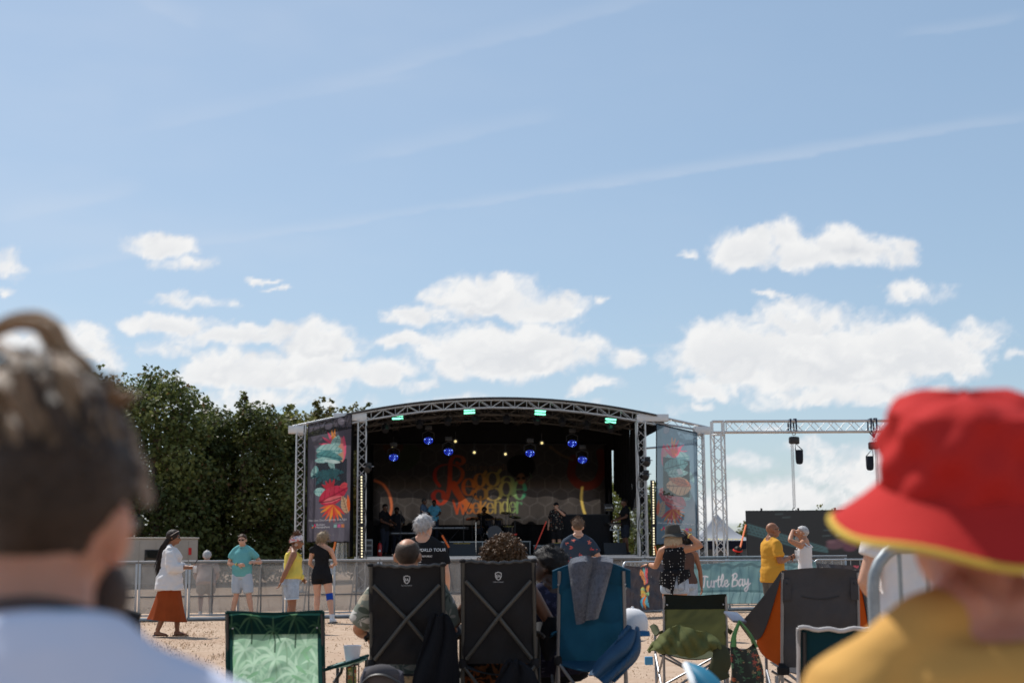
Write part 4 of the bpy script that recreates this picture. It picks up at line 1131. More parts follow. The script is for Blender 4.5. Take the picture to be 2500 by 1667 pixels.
# ------------------------------------------------------------------ lights
M_GLOW_G = mat('green_led', (.3, .9, .6), .4, var=0, emit=(.22, 1.0, .62), estr=2.2)
M_GLOW_B = mat('blue_led', (.05, .1, .9), .4, var=0, emit=(.02, .06, 1.0), estr=.75)
M_GLOW_BC = mat('blue_led_core', (.4, .5, 1), .4, var=0, emit=(.16, .30, 1.0), estr=2.2)
M_GLOW_W = mat('warm_led', (1, .9, .6), .4, var=0, emit=(1.0, .87, .55), estr=1.15)
M_GLOW_Y = mat('yellow_led', (1, .9, .4), .4, var=0, emit=(1.0, .82, .35), estr=.9)
def build_lights():
    for i, (px, py, tilt) in enumerate(((971, 1018, .03), (1146, 1004, .06), (1319, 1007, -.05), (1491, 1027, -.09))):
        q = on_stage(px, py, .45); rot = SROT @ Euler((.25, -tilt, 0)).to_matrix()
        t = thing('led_bar_light', q, 'green glowing double strobe bar, %s from the stage left tower' % ['first', 'second', 'third', 'fourth'][i], 'stage light', 'green bars under the roof edge')
        MB().bbox(q + SYV * .06, (.44, .09, .22), rot, .015).build('housing', M_BLACK, t)
        for s in (-1, 1): MB().bbox(q + rot @ Vector((0, 0, s * .052)), (.39, .03, .062), rot, .01).build('tube', M_GLOW_G, t)
        MB().tube([q + SYV * .06 + Vector((0, 0, .1)), q + SYV * .06 + Vector((0, 0, .36))], .02, 6).build('clamp', M_BLACK, t)
    names = ['upper left', 'lower left', 'second low from the left', 'low right of centre', 'upper right', 'lowest at the right']
    for i, (px, py) in enumerate(((1046, 1075), (961, 1116), (1095, 1102), (1294, 1106), (1397, 1082), (1422, 1122))):
        q = on_stage(px, py, 2.8); d = (CAM - q).normalized(); d = (d + Vector((0, 0, -1.0))).normalized()
        t = thing('moving_head_light', q, 'blue glowing moving head lamp, %s of the six' % names[i], 'stage light', 'blue moving heads in the roof')
        MB().lathe(q, [(.10, -.28), (.16, -.2), (.19, -.05), (.195, 0), (.18, .004)], 18, d).build('head', M_BLACK, t)
        u = d.orthogonal().normalized(); u = Vector((0, 0, 1)).cross(d).normalized(); w = d.cross(u)
        for k in range(19):
            rr, a = (0, 0) if k == 0 else ((.075, k * 1.0472) if k < 7 else (.148, k * .5236))
            c = q + d * .008 + (u * math.cos(a) + w * math.sin(a)) * rr
            MB().lathe(c, [(.021, 0), (.020, .008), (.012, .012)], 10, d).build('lens', M_GLOW_BC if k % 4 == 1 else M_GLOW_B, t)
        MB().tube([q - d * .1 + u * .21, q - d * .1 + u * .21 + Vector((0, 0, .2)), q - d * .1 + Vector((0, 0, .3)), q - d * .1 - u * .21 + Vector((0, 0, .2)), q - d * .1 - u * .21], .025, 6).build('yoke', M_BLACK, t)
        MB().bbox(q - d * .1 + Vector((0, 0, .4)), (.26, .26, .16), SROT, .02).build('base', M_BLACK, t)
    for i, (px, py) in enumerate(((960, 1090), (1112, 1077), (1158, 1104), (1234, 1108), (1323, 1081))):
        q = on_stage(px, py, 3.2); d = Vector((0, -1, -.2)).normalized()
        t = thing('spot_lamp', q, 'small round lamp with a dim yellow point, %s from the left' % ['first', 'second', 'third', 'fourth', 'fifth'][i], 'stage light', 'small yellow lamps over the stage')
        MB().lathe(q, [(.07, -.22), (.10, -.12), (.105, 0)], 14, d).build('can', M_BLACK, t); MB().lathe(q + d * .006, [(.05, 0), (.035, .012)], 12, d).build('lens', M_GLOW_Y, t)
        MB().tube([q - d * .1, q - d * .1 + Vector((0, 0, .35))], .015, 6).build('yoke', M_BLACK, t)
    # dark fixtures hung along the roof edge
    for i, x in enumerate((-4.1, -2.9, -1.9, -.9, .2, 1.3, 2.2, 3.1, 3.95)):
        q = S(x, .55 + .1 * (i % 2), arch(x) - .62); d = Vector((0, -.6, -.8))
        t = thing('par_can', q, 'unlit black par can under the roof edge, number %s along it from the left' % ['one', 'two', 'three', 'four', 'five', 'six', 'seven', 'eight', 'nine'][i], 'stage light', 'unlit cans along the roof edge')
        MB().lathe(q, [(.08, -.18), (.12, -.08), (.12, .12), (.10, .12)], 14, d).build('can', M_BLACK, t)
        MB().tube([q + SX * .13, q + SX * .13 + Vector((0, 0, .22)), q - SX * .13 + Vector((0, 0, .22)), q - SX * .13], .014, 6).build('yoke', M_BLACK, t)
    # upright battens of warm dots
    for px, y0, y1, lab in ((882.5, 1164, 1358, 'upright light batten of warm white dots on the left tower'), (1594, 1176, 1352, 'upright light batten of warm white dots beside the right tower')):
        a, c = on_stage(px, y0, -.32), on_stage(px + (1 if px < 1000 else 2), y1, -.32)
        t = thing('light_batten', (c.x, c.y, c.z), lab, 'stage light', 'upright dotted light battens')
        n = 29
        MB().bbox((a + c) / 2, (.15, .08, (a - c).length + .12), SROT, .015).build('housing', M_BLACK, t)
        for k in range(n):
            if k == 17: continue
            q = a.lerp(c, k / (n - 1)) - SYV * .045
            MB().lathe(q, [(.030, 0), (.028, .01), (.016, .018)], 12, -SYV).build('lens', M_GLOW_W, t)
    # small followspot heads on the towers
    for i, (px, py, lab) in enumerate(((898, 1145, 'black clamp lamp on the left stage tower'), (1580, 1130, 'upper black lamp cluster on the right stage tower'), (1577, 1163, 'lower black lamp on the right stage tower'))):
        q = on_stage(px, py, -.3); t = thing('tower_lamp', q, lab, 'stage light', 'lamps clamped to the towers')
        MB().lathe(q, [(.07, -.2), (.11, -.1), (.12, .08), (.1, .09)], 14, (-.3, -.8, -.4)).build('can', M_BLACK, t)
        MB().bbox(q + Vector((.02, .1, .16)), (.2, .16, .14), None, .03).build('bracket', M_BLACK, t); MB().tube([q + Vector((-.2, .1, .1)), q + Vector((.2, .1, .1))], .018, 6).build('spigot', M_STEEL, t)
build_lights()

# ------------------------------------------------------------------ band gear
def build_gear():
    z = DECK
    def riser(x0, x1, y0, y1, h, lab):
        t = thing('riser', S((x0 + x1) / 2, y0, z), lab, 'riser')
        MB().bbox(S((x0 + x1) / 2, (y0 + y1) / 2, z + h / 2), (x1 - x0, y1 - y0, h), SROT, .01).build('platform', M_BLACK, t)
        MB().box(S((x0 + x1) / 2, y0 - .01, z + h - .03), (x1 - x0, .02, .035), SROT).build('edge_strip', M_STEEL, t)
        n = int((x1 - x0) / 1.0) + 1
        for k in range(n + 1): MB().box(S(x0 + .03 + (x1 - x0 - .06) * k / n, y0 - .012, z + h / 2), (.035, .02, h - .06), SROT).build('upright', M_STEEL, t)
    riser(-3.1, 1.5, 4.6, 6.5, .55, 'low black drum riser with metal edge strip at the back')
    riser(-.35 + 2, 4.2, 5.1, 6.5, .4, 'low black riser at the back right of the stage')
    # drum kit
    c = on_stage(1208, 1320, 4.9); t = thing('drum_kit', S((c - SO).dot(SX), 4.9, z + .55), 'black and chrome drum kit on the riser at centre stage', 'drum kit')
    q = Vector((c.x, c.y, z + .55 + .30)); mw = mat('drum_wrap', (.02, .022, .03), .25, var=.1); mh = mat('drum_head', (.10, .11, .13), .5); mc = mat('chrome', (.7, .7, .72), .15, 1.0, var=.02); mcy = mat('cymbal', (.30, .25, .14), .3, .9)
    bd = MB().lathe(q, [(.30, 0), (.31, .01), (.31, .38), (.30, .39)], 28, SYV).build('bass_drum', mw, t)
    MB().lathe(q - SYV * .012, [(.285, 0), (.28, .008)], 28, SYV).build('bass_head', mh, bd); MB().ring(q, .305, .015, SYV, 28, 6).build('hoop', mc, bd)
    for dx, dz, r_ in ((-.2, .42, .15), (.18, .42, .16), (.55, .15, .2), (-.6, .12, .18)):
        o = q + SX * dx + SYV * .25 + Vector((0, 0, dz)); d = MB().lathe(o - Vector((0, 0, .12)), [(r_, 0), (r_, .22)], 20, (0, -.25, 1)).build('tom', mw, t); MB().ring(o + Vector((0, -.03, .1)), r_, .012, (0, -.25, 1), 20, 5).build('hoop', mc, d); MB().tube([o, q + SX * dx * .3 + Vector((0, 0, .2))], .012, 6).build('stand', mc, d)
    for dx, dz, r_ in ((-.85, .55, .25), (.8, .6, .24), (-.5, .72, .2), (.45, .76, .2)):
        o = q + SX * dx + SYV * .2 + Vector((0, 0, dz)); cy = MB().lathe(o, [(r_, 0), (r_ * .3, .02), (.05, .04), (.015, .05)], 22, (.15 * dx, -.3, 1)).build('cymbal', mcy, t); MB().tube([o + Vector((0, 0, .06)), Vector((o.x, o.y, z + .56))], .012, 6).build('stand', M_DKSTEEL, cy)
    # keyboards and stands
    for i, (px, py, y, w, lab) in enumerate(((985, 1302, 3.9, 1.1, 'keyboard on a stand in front of the players at the left'), (1095, 1289, 4.2, 1.5, 'black keyboard under the players in blue shirts'))):
        a = on_stage(px, py, y); t = thing('keyboard', Vector((a.x, a.y, z)), lab, 'keyboard')
        MB().bbox(a, (w, .34, .10), SROT, .015).build('case', M_BLACK, t)
        for k in range(3): MB().box(a - SYV * .172 + SX * (w * (-.28 + .28 * k)) + Vector((0, 0, .012)), (w * .26, .006, .03), SROT).build('panel_strip', mat('key_strip', (.35, .38, .42), .5), t)
        for s in (-1, 1): MB().tube([a + SX * (s * w * .3), Vector((a.x, a.y, z + .02)) - SX * (s * w * .3)], .02, 6).build('stand_leg', M_BLACK, t)
    # wedges with yellow tape
    for i, (px, py, w, lab) in enumerate(((1128, 1343, .95, 'black stage wedge with a yellow strip left of the drums'), (1372, 1343, .9, 'black stage wedge with a yellow strip behind the man in the flowered shirt'), (1500, 1345, .8, 'black stage wedge at the feet of the keyboard player'))):
        a = on_stage(px, 1350, .9); x = (a - SO).dot(SX); t = thing('stage_wedge', S(x, .9, z), lab, 'speaker', 'monitor wedges')
        h = .42
        pf = [(-.3, 0), (.3, 0), (.25, h), (-.05, h)]
        mb = MB(); mb.add([S(x - w / 2, .9 + a_, z + .005 + b_) for a_, b_ in pf] + [S(x + w / 2, .9 + a_, z + .005 + b_) for a_, b_ in pf], [(0, 1, 2, 3), (7, 6, 5, 4), (0, 4, 5, 1), (1, 5, 6, 2), (2, 6, 7, 3), (3, 7, 4, 0)]); mb.build('cabinet', M_BLACK, t, smooth=False)
        if i < 2: MB().box(S(x, .9 + .02, z + h + .012), (w * .62, .12, .02), SROT).build('tape', mat('yellow_tape', (.42, .30, .03), .6), t)
    # flight case, amp and extinguisher at the left
    a = on_stage(897, 1335, .7); x = (a - SO).dot(SX)
    t = thing('amplifier_rack', S(x, .7, z), 'grey edged rack of amplifiers by the left tower', 'rack'); MB().bbox(S(x, .7, z + .3), (.36, .4, .6), SROT, .02).build('case', mat('rack_grey', (.20, .22, .23), .5), t)
    for k in range(3): MB().box(S(x, .7 - .205, z + .12 + .18 * k), (.30, .012, .12), SROT).build('unit_panel', M_BLACK if k else M_DKSTEEL, t)
    a = on_stage(927, 1340, 1.2); x = (a - SO).dot(SX); t = thing('fire_extinguisher', S(x, 1.2, z), 'red fire extinguisher on the stage beside the amplifier rack', 'extinguisher')
    MB().lathe(S(x, 1.2, z), [(.075, 0), (.08, .03), (.08, .38), (.05, .46), (.02, .48)], 14).build('cylinder', mat('red_enamel', (.35, .012, .01), .35), t); MB().bbox(S(x, 1.2, z + .51), (.05, .12, .05), SROT, .01).build('valve', M_BLACK, t); MB().lathe(S(x, 1.118, z + .2), [(.05, 0), (.05, .005)], 4, SYV).build('label_patch', M_WHITE, t)
    # DJ desk: black fronted table at the right, truss table beside it
    a, c = on_stage(1372, 1350, 2.2), on_stage(1487, 1350, 2.2); x0, x1 = (a - SO).dot(SX), (c - SO).dot(SX); zt = on_stage(1430, 1256, 2.2).z
    t = thing('dj_desk', S((x0 + x1) / 2, 2.2, z), 'tall desk with a plain black cloth front at the right of the stage', 'desk')
    MB().grid(lambda u, v: S(lerp(x0, x1, u), 2.2 + .012 * math.sin(u * 22), z + .01 + (zt - z - .02) * v), 40, 4, .01).build('front_cloth', mat('desk_cloth', (.020, .021, .024), .85), t)
    MB().bbox(S((x0 + x1) / 2, 2.62, zt), (x1 - x0 + .06, .8, .05), SROT, .01).build('top', M_BLACK, t)
    for xx in (x0 + .06, x1 - .06):
        for yy in (2.3, 2.95): MB().tube([S(xx, yy, z), S(xx, yy, zt - .03)], .025, 6).build('leg', M_DKSTEEL, t)
    t = thing('laptop_sign', S(x1 - .05, 2.3, zt + .03), 'small black sign with white lettering standing on the desk', 'sign'); q = on_stage(1487, 1239, 2.15)
    MB().bbox(q + SYV * .03, (.36, .03, .28), SROT, .008).build('board', M_BLACK, t)
    lettering('Sounds', lambda x, y: q + SX * x + Vector((0, 0, y - .02)) + SYV * .008, .10, M_WHITE, t); lettering('BOOKING', lambda x, y: q + SX * x + Vector((0, 0, y - .09)) + SYV * .008, .045, mat('gold_print', (.5, .42, .15), .7), t)
    MB().bbox(Vector((q.x, q.y, 0)) + SYV * .08 + Vector((0, 0, (zt + .02 + q.z - .12) / 2)), (.05, .05, max(.02, q.z - .12 - zt)), SROT, .006).build('stem', M_BLACK, t)
    a = on_stage(1509, 1290, 1.7); x = (a - SO).dot(SX); t = thing('truss_table', S(x, 1.7, z), 'small table on a white truss beam beside the desk', 'table')
    mt = mat('white_truss', (.62, .64, .66), .4, .3); zt2 = on_stage(1509, 1280, 1.7).z; zb2 = on_stage(1509, 1293, 1.7).z
    for zz in (zt2, zb2): MB().tube([S(x - .3, 1.7, zz), S(x + .3, 1.7, zz)], .022, 8).build('beam_chord', mt, t)
    for k in range(6): MB().tube([S(x - .3 + .1 * k, 1.7, zt2 if k % 2 else zb2), S(x - .2 + .1 * k, 1.7, zb2 if k % 2 else zt2)], .012, 6).build('beam_web', mt, t)
    MB().tube([S(x, 1.7, zb2), S(x, 1.7, z + .02)], .03, 8).build('post', mat('pale_post', (.32, .40, .40), .5), t); MB().bbox(S(x, 1.7, z + .015), (.5, .5, .03), SROT, .01).build('base', M_BLACK, t); MB().bbox(S(x, 1.9, zt2 + .05), (.8, .6, .05), SROT, .01).build('top', M_BLACK, t)
    # mic stands
    for i, (px, py0, boom, lab) in enumerate(((1132, 1263, (1160, 1206), 'microphone boom stand reaching in from the left over the drums'), (1243, 1215, (1252, 1262), 'microphone stand right of the drummer'), (1049, 1260, None, 'straight microphone stand beside the players in blue'), (1162, 1275, None, 'thin upright stand with white pole left of the drums'), (978, 1245, (985, 1275), 'microphone stand before the players at the left'))):
        y = 3.0; p = on_stage(px, 1350, y); x = (p - SO).dot(SX); q = on_stage(px, py0 if boom is None or i else 1262, y)
        t = thing('microphone_stand', S(x, y, z), lab, 'stand', 'microphone stands')
        MB().tube([S(x, y, z), Vector((p.x, p.y, q.z))], .014, 6).build('pole', mc if i == 3 else M_BLACK, t)
        for k in range(3): a_ = k * 2.094; MB().tube([S(x, y, z + .12), S(x + .28 * math.cos(a_), y + .28 * math.sin(a_), z + .01)], .012, 6).build('foot', M_BLACK, t)
        if boom:
            b_ = on_stage(boom[0], boom[1], y); MB().tube([Vector((p.x, p.y, q.z)), b_], .012, 6).build('boom', M_BLACK, t); MB().ell(b_, .045).build('microphone', M_DKSTEEL, t)
    # slanting bright bars
    for p0, p1, y, lab, r_, em in (((1306, 1340), (1334, 1272), .8, 'thin straight red bar slanting beside the singer', .022, (.7, .06, .03)), ((1079, 1306), (1096, 1336), .6, 'short bright orange bar slanting behind the man with grey hair', .035, (.95, .18, .03)), ((814, 1345), (819, 1322), -.4, 'orange strap end showing under the left banner', .035, (.9, .22, .04)), ((1243, 1306), (1262, 1304), 1.0, 'small red panel beside the drums', .03, (.6, .05, .03)), ((1605, 1356), (1598, 1332), -.5, 'orange ratchet strap at the foot of the right tower', .035, (.9, .22, .04))):
        a, c = on_stage(*p0, y), on_stage(*p1, y)
        o = MB().tube([a, c], r_, 8).build('slanting_bar', mat('bar_%d' % p0[0], em, .5, var=.05), None); tag(o, lab, 'bar')
    for i, (px, py, s_) in enumerate(((1317, 1345, .42), (1225, 1310, .36), (1268, 1312, .3))):
        a = on_stage(px, 1350, 1.4); x = (a - SO).dot(SX); t = thing('stage_box', S(x, 1.4, z), ['grey cable box beside the foot of the red bar', 'black cable box before the drums', 'small black cable box right of the drums'][i], 'box', 'boxes on the stage front')
        MB().bbox(S(x, 1.4, z + s_ * .35 + .01), (s_, .35, s_ * .7), SROT, .02).build('case', M_DKSTEEL if i == 0 else M_BLACK, t); MB().bbox(S(x, 1.4, z + s_ * .7 + .025), (s_ * .5, .05, .03), SROT, .01).build('handle', M_STEEL, t)
build_gear()

# orange ratchet strap from the screen to the goalpost foot
def strap(p0, p1, w, lab):
    p0, p1 = Vector(p0), Vector(p1)
    o = MB().tube([p0, p1], w, 6, flat=.25).build('guy_strap', M_ORANGE, None); tag(o, lab, 'strap')
strap(at(1821, 1280, 40.9), at(1776, 1352, 39.4) - Vector((0, 0, 1.1)), .026, 'orange ratchet strap slanting between the goalpost and the video screen')

# ------------------------------------------------------------------ people
SKIN = {'fair': (.56, .31, .21), 'tan': (.42, .20, .115), 'deep_tan': (.27, .115, .06), 'brown': (.13, .058, .033), 'dark': (.055, .026, .016)}
def skin(k, sss=.12): return mat('skin_' + k, SKIN[k], .5, var=.10, vscale=14, sss=sss, spec=.4)
STAND = dict(pel=(0, 0, .94), nb=(0, -.012, 1.47), hd=(0, .03, 1.615),
             shL=(-.182, -.008, 1.392), elL=(-.235, -.03, 1.135), wrL=(-.245, .05, .885), shR=(.182, -.008, 1.392), elR=(.235, -.03, 1.135), wrR=(.245, .05, .885),
             hipL=(-.092, 0, .915), knL=(-.105, .02, .50), anL=(-.115, -.025, .085), hipR=(.092, 0, .915), knR=(.105, .02, .50), anR=(.115, -.025, .085))
SIT = dict(pel=(0, 0, .50), nb=(0, -.10, 1.03), hd=(0, -.05, 1.175), shL=(-.182, -.09, .955), elL=(-.27, .02, .72), wrL=(-.25, .27, .68), shR=(.182, -.09, .955), elR=(.27, .02, .72), wrR=(.25, .27, .68),
           hipL=(-.095, .02, .50), knL=(-.14, .44, .50), anL=(-.15, .46, .085), hipR=(.095, .02, .50), knR=(.14, .44, .50), anR=(.15, .46, .085))

class Person: pass
TORSO = [(-.23, .075, .075, 0), (-.13, .14, .112, -.006), (0, .168, .12, -.012), (.15, .165, .115, -.006), (.35, .147, .102, 0), (.55, .154, .11, .005), (.72, .168, .117, .006), (.84, .163, .106, 0), (.92, .128, .085, -.006), (1.0, .063, .06, 0)]
TORSO_F = [(-.23, .075, .075, 0), (-.13, .15, .12, -.01), (0, .180, .126, -.018), (.15, .168, .112, -.008), (.35, .128, .092, 0), (.55, .138, .104, .006), (.70, .150, .125, .02), (.84, .145, .098, 0), (.92, .112, .078, -.006), (1.0, .055, .055, 0)]

def ring_loft(mb, rings, n=18):
    """rings: (centre, u, v) vectors"""
    k = len(mb.v)
    for c, u, v in rings:
        for j in range(n):
            g = 2 * math.pi * j / n; mb.v.append(tuple(c + u * math.cos(g) + v * math.sin(g)))
    for i in range(len(rings) - 1):
        for j in range(n):
            a, d = k + i * n + j, k + i * n + (j + 1) % n; mb.f.append((a, d, d + n, a + n))
    mb.f.append(tuple(k + j for j in reversed(range(n)))); e = k + (len(rings) - 1) * n; mb.f.append(tuple(e + j for j in range(n)))

def torso_rings(P, t0, t1, grow=0.0, flare=0.0, prof=None, n=16):
    prof = prof or P.prof; ts = [q[0] for q in prof]; out = []
    for i in range(n + 1):
        t = lerp(t0, t1, i / n); te = max(t, -.02) if grow > 0 else t; rx, ry, fw = [float(np.interp(te, ts, [q[k] for q in prof])) for k in (1, 2, 3)]
        f = min(max(t, 0), 1); rt = P.pr.lerp(P.sr, f); up = P.up; rt = (rt - up * rt.dot(up)).normalized(); fwd = up.cross(rt)
        g = grow + flare * (1 - (t - t0) / (t1 - t0)); s = P.s
        belly = P.belly * math.exp(-((t - .3) / .22) ** 2)
        c = P.J['pel'] + (P.J['nb'] - P.J['pel']) * t + fwd * (fw * s + belly * s * .6)
        out.append((c, rt * ((rx * P.g + g) * s + belly * s * .5), fwd * ((ry * P.g + g) * s + belly * s * .6)))
    return out

def limb(mb, pts, rads, n=12, cap_round=True):
    P = [Vector(p) for p in pts]; Q, W = [], []
    for i in range(len(P) - 1):
        for k in range(4): Q.append(P[i].lerp(P[i + 1], k / 4)); t = k / 4; W.append(rads[i][0] + (rads[i][1] - rads[i][0]) * (math.sin(math.pi * t) if len(rads[i]) > 2 else t) if False else lerp(rads[i], rads[i + 1], t))
    Q.append(P[-1]); W.append(rads[-1]); mb.tube(Q, W, n)

def hand(mb, w, d, nrm, side, curl, s):
    """palm, four fingers and a thumb; d = along the hand, nrm = out of the palm"""
    d = d.normalized(); nrm = (nrm - d * nrm.dot(d)).normalized(); lat = d.cross(nrm) * side      # lat points to the thumb side
    ring_loft(mb, [(w, lat * .026 * s, nrm * .02 * s), (w + d * .03 * s, lat * .036 * s, nrm * .019 * s), (w + d * .07 * s, lat * .042 * s, nrm * .016 * s), (w + d * .095 * s, lat * .04 * s, nrm * .013 * s)], 12)
    for k, (o, L) in enumerate(((.033, .072), (.012, .08), (-.011, .075), (-.032, .058))):
        p = w + (d * .088 + lat * o) * s; dd = d; pts = [p]
        for q in range(3):
            a = curl * (.5 + .55 * q); dd = (d * math.cos(a) + nrm * math.sin(a)); p = p + dd * L * s / 3 * 1.08; pts.append(p)
        mb.tube(pts, [.0105 * s, .0100 * s, .0095 * s, .008 * s], 8)
    p = w + (d * .02 + lat * .026) * s; td = (lat * .75 + d * .65 + nrm * (.1 + .3 * curl)).normalized()
    mb.tube([p, p + td * .035 * s, p + td * .06 * s + (d * .35 + nrm * .25 * curl) * .03 * s, p + td * .075 * s + (d * .8 + nrm * .5 * curl) * .035 * s], [.0135 * s, .012 * s, .0105 * s, .009 * s], 8)

def person(label, base, heading=0.0, h=1.72, g=1.0, female=False, pose=STAND, J=None, head=(0, 0, 0), sk='fair', voxel=.0118, curl=(.5, .5), palm=None, belly=0.0, arms=1.0, barefoot=False, group=None, hand_dir=None, cat='person', trap=.045):
    P = Person(); P.s = s = h / 1.75; P.g = g; P.female = female; P.belly = belly; P.prof = TORSO_F if female else TORSO
    jj = dict(pose); jj.update(J or {}); base = Vector(base); Rz = Matrix.Rotation(heading, 3, 'Z'); P.Rz = Rz; P.base = base
    P.J = {k: base + Rz @ (Vector(v) * s) for k, v in jj.items()}
    j = P.J; P.up = (j['nb'] - j['pel']).normalized(); P.pr = (j['hipR'] - j['hipL']).normalized(); P.sr = (j['shR'] - j['shL']).normalized()
    P.root = thing('person', base, label, cat, group)
    yaw, pit, rol = head; P.HR = Rz @ Euler((R(pit), R(rol), R(yaw)), 'XYZ').to_matrix(); P.hc = j['hd']; P.skin = sk
    mb = MB(); ring_loft(mb, torso_rings(P, -.22, 1.0, 0, n=14))
    if female:
        for q in (-1, 1): c = j['pel'] + (j['nb'] - j['pel']) * .67 + P.sr * (q * .075 * s) + P.up.cross(P.sr) * (.075 * s); mb.ell(c, (.062 * s * g, .058 * s * g, .06 * s * g))
    a = arms * (.9 if female else 1.0) * s * (g * .5 + .5)
    P.ar = a
    for S_, q in (('L', -1), ('R', 1)):
        sh, el, wr = j['sh' + S_], j['el' + S_], j['wr' + S_]
        limb(mb, [sh - P.sr * (q * .05 * s), sh, sh.lerp(el, .45), el, el.lerp(wr, .3), wr], [.05 * a, .058 * a, .049 * a, .040 * a, .043 * a, .028 * a])
        mb.ell(sh, (.056 * a, .056 * a, .056 * a)); limb(mb, [j['nb'] + P.up * trap * s - P.sr * (q * -.02 * s) - P.up.cross(P.sr) * .015 * s, j['nb'] + P.up * (trap - .055) * s + P.sr * (q * .075 * s), sh + P.up * .006 * s - P.sr * (q * .01 * s)], [.045 * s, .052 * a, .05 * a])
        d = (wr - el).normalized() if not hand_dir or not hand_dir.get(S_) else Rz @ Vector(hand_dir[S_]); pn = Rz @ Vector((palm or {}).get(S_, (-q, 0, -.1)))
        hand(mb, wr, d, pn, -q, curl[0 if q < 0 else 1], s * (.92 if female else 1))
        hp, kn, an = j['hip' + S_], j['kn' + S_], j['an' + S_]; L = s * (g * .6 + .4) * (1.04 if female else 1)
        limb(mb, [hp, hp.lerp(kn, .35), kn, kn.lerp(an, .3), kn.lerp(an, .65), an], [.098 * L, .086 * L, .057 * L, .060 * L, .046 * L, .036 * L])
        f = (Rz @ Vector((q * .12, 1, 0))).normalized(); r_ = Vector((f.y, -f.x, 0)); fo = an - Vector((0, 0, .045 * s))
        ring_loft(mb, [(fo - f * .055 * s, r_ * .025 * s, Vector((0, 0, .03 * s))), (fo, r_ * .036 * s, Vector((0, 0, .045 * s))), (fo + f * .09 * s - Vector((0, 0, .01 * s)), r_ * .042 * s, Vector((0, 0, .028 * s))), (fo + f * .17 * s - Vector((0, 0, .02 * s)), r_ * .036 * s, Vector((0, 0, .016 * s)))], 12)
    hr, hc = P.HR, j['hd']; k = s * .5 + .5 * .98; P.hs = k
    O = lambda x, y, z: hc + hr @ Vector((x * k, y * k, z * k))
    limb(mb, [j['nb'] - P.up * .03 * s, O(0, -.02, -.05)], [.066 * s * (.86 if female else 1), .059 * s * (.86 if female else 1)])
    mb.ell(O(0, -.012, .03), (.076 * k, .098 * k, .09 * k), hr); mb.ell(O(0, .025, -.03), (.064 * k, .075 * k, .088 * k), hr); mb.ell(O(0, .05, -.075), (.042 * k, .045 * k, .035 * k), hr)
    mb.tube([O(0, .094, .02), O(0, .112, -.008), O(0, .122, -.028), O(0, .10, -.04)], [.010 * k, .012 * k, .016 * k, .012 * k], 8)
    mb.ell(O(0, .088, .035), (.05 * k, .02 * k, .012 * k), hr); mb.ell(O(0, .094, -.065), (.024 * k, .013 * k, .008 * k), hr); mb.ell(O(0, .093, -.078), (.02 * k, .013 * k, .008 * k), hr)
    for q in (-1, 1): mb.ell(O(q * .082, -.008, -.002), (.012 * k, .023 * k, .036 * k), hr @ Euler((0, 0, q * .35)).to_matrix())
    P.O = O
    V, F = remeshed(mb, voxel, 3); mesh_obj('body', V, F, skin(sk), P.root)
    for q in (-1, 1):
        e = MB().ell(O(q * .031, .082, .012), (.0135 * k, .0135 * k, .0115 * k), hr, 10, 6).build('eye', mat('eye_white', (.6, .57, .53), .3, var=0), P.root)
        MB().ell(O(q * .031, .092, .012), (.0062 * k, .005 * k, .0062 * k), hr, 8, 5).build('iris', mat('eye_dark', (.03, .02, .015), .2, var=0), e)
    return P

def wrinkle(amp, sc=(9, 9, 13), seed=0):
    return lambda V, N: amp * (fbm(V[:, 0] * sc[0], V[:, 1] * sc[1], V[:, 2] * sc[2], 3, .55, seed) - .5) * 2 + amp * .6 * (np.abs(fbm(V[:, 0] * 5, V[:, 1] * 5, V[:, 2] * 9, 2, .5, seed + 3) - .5) * 4 - .5)

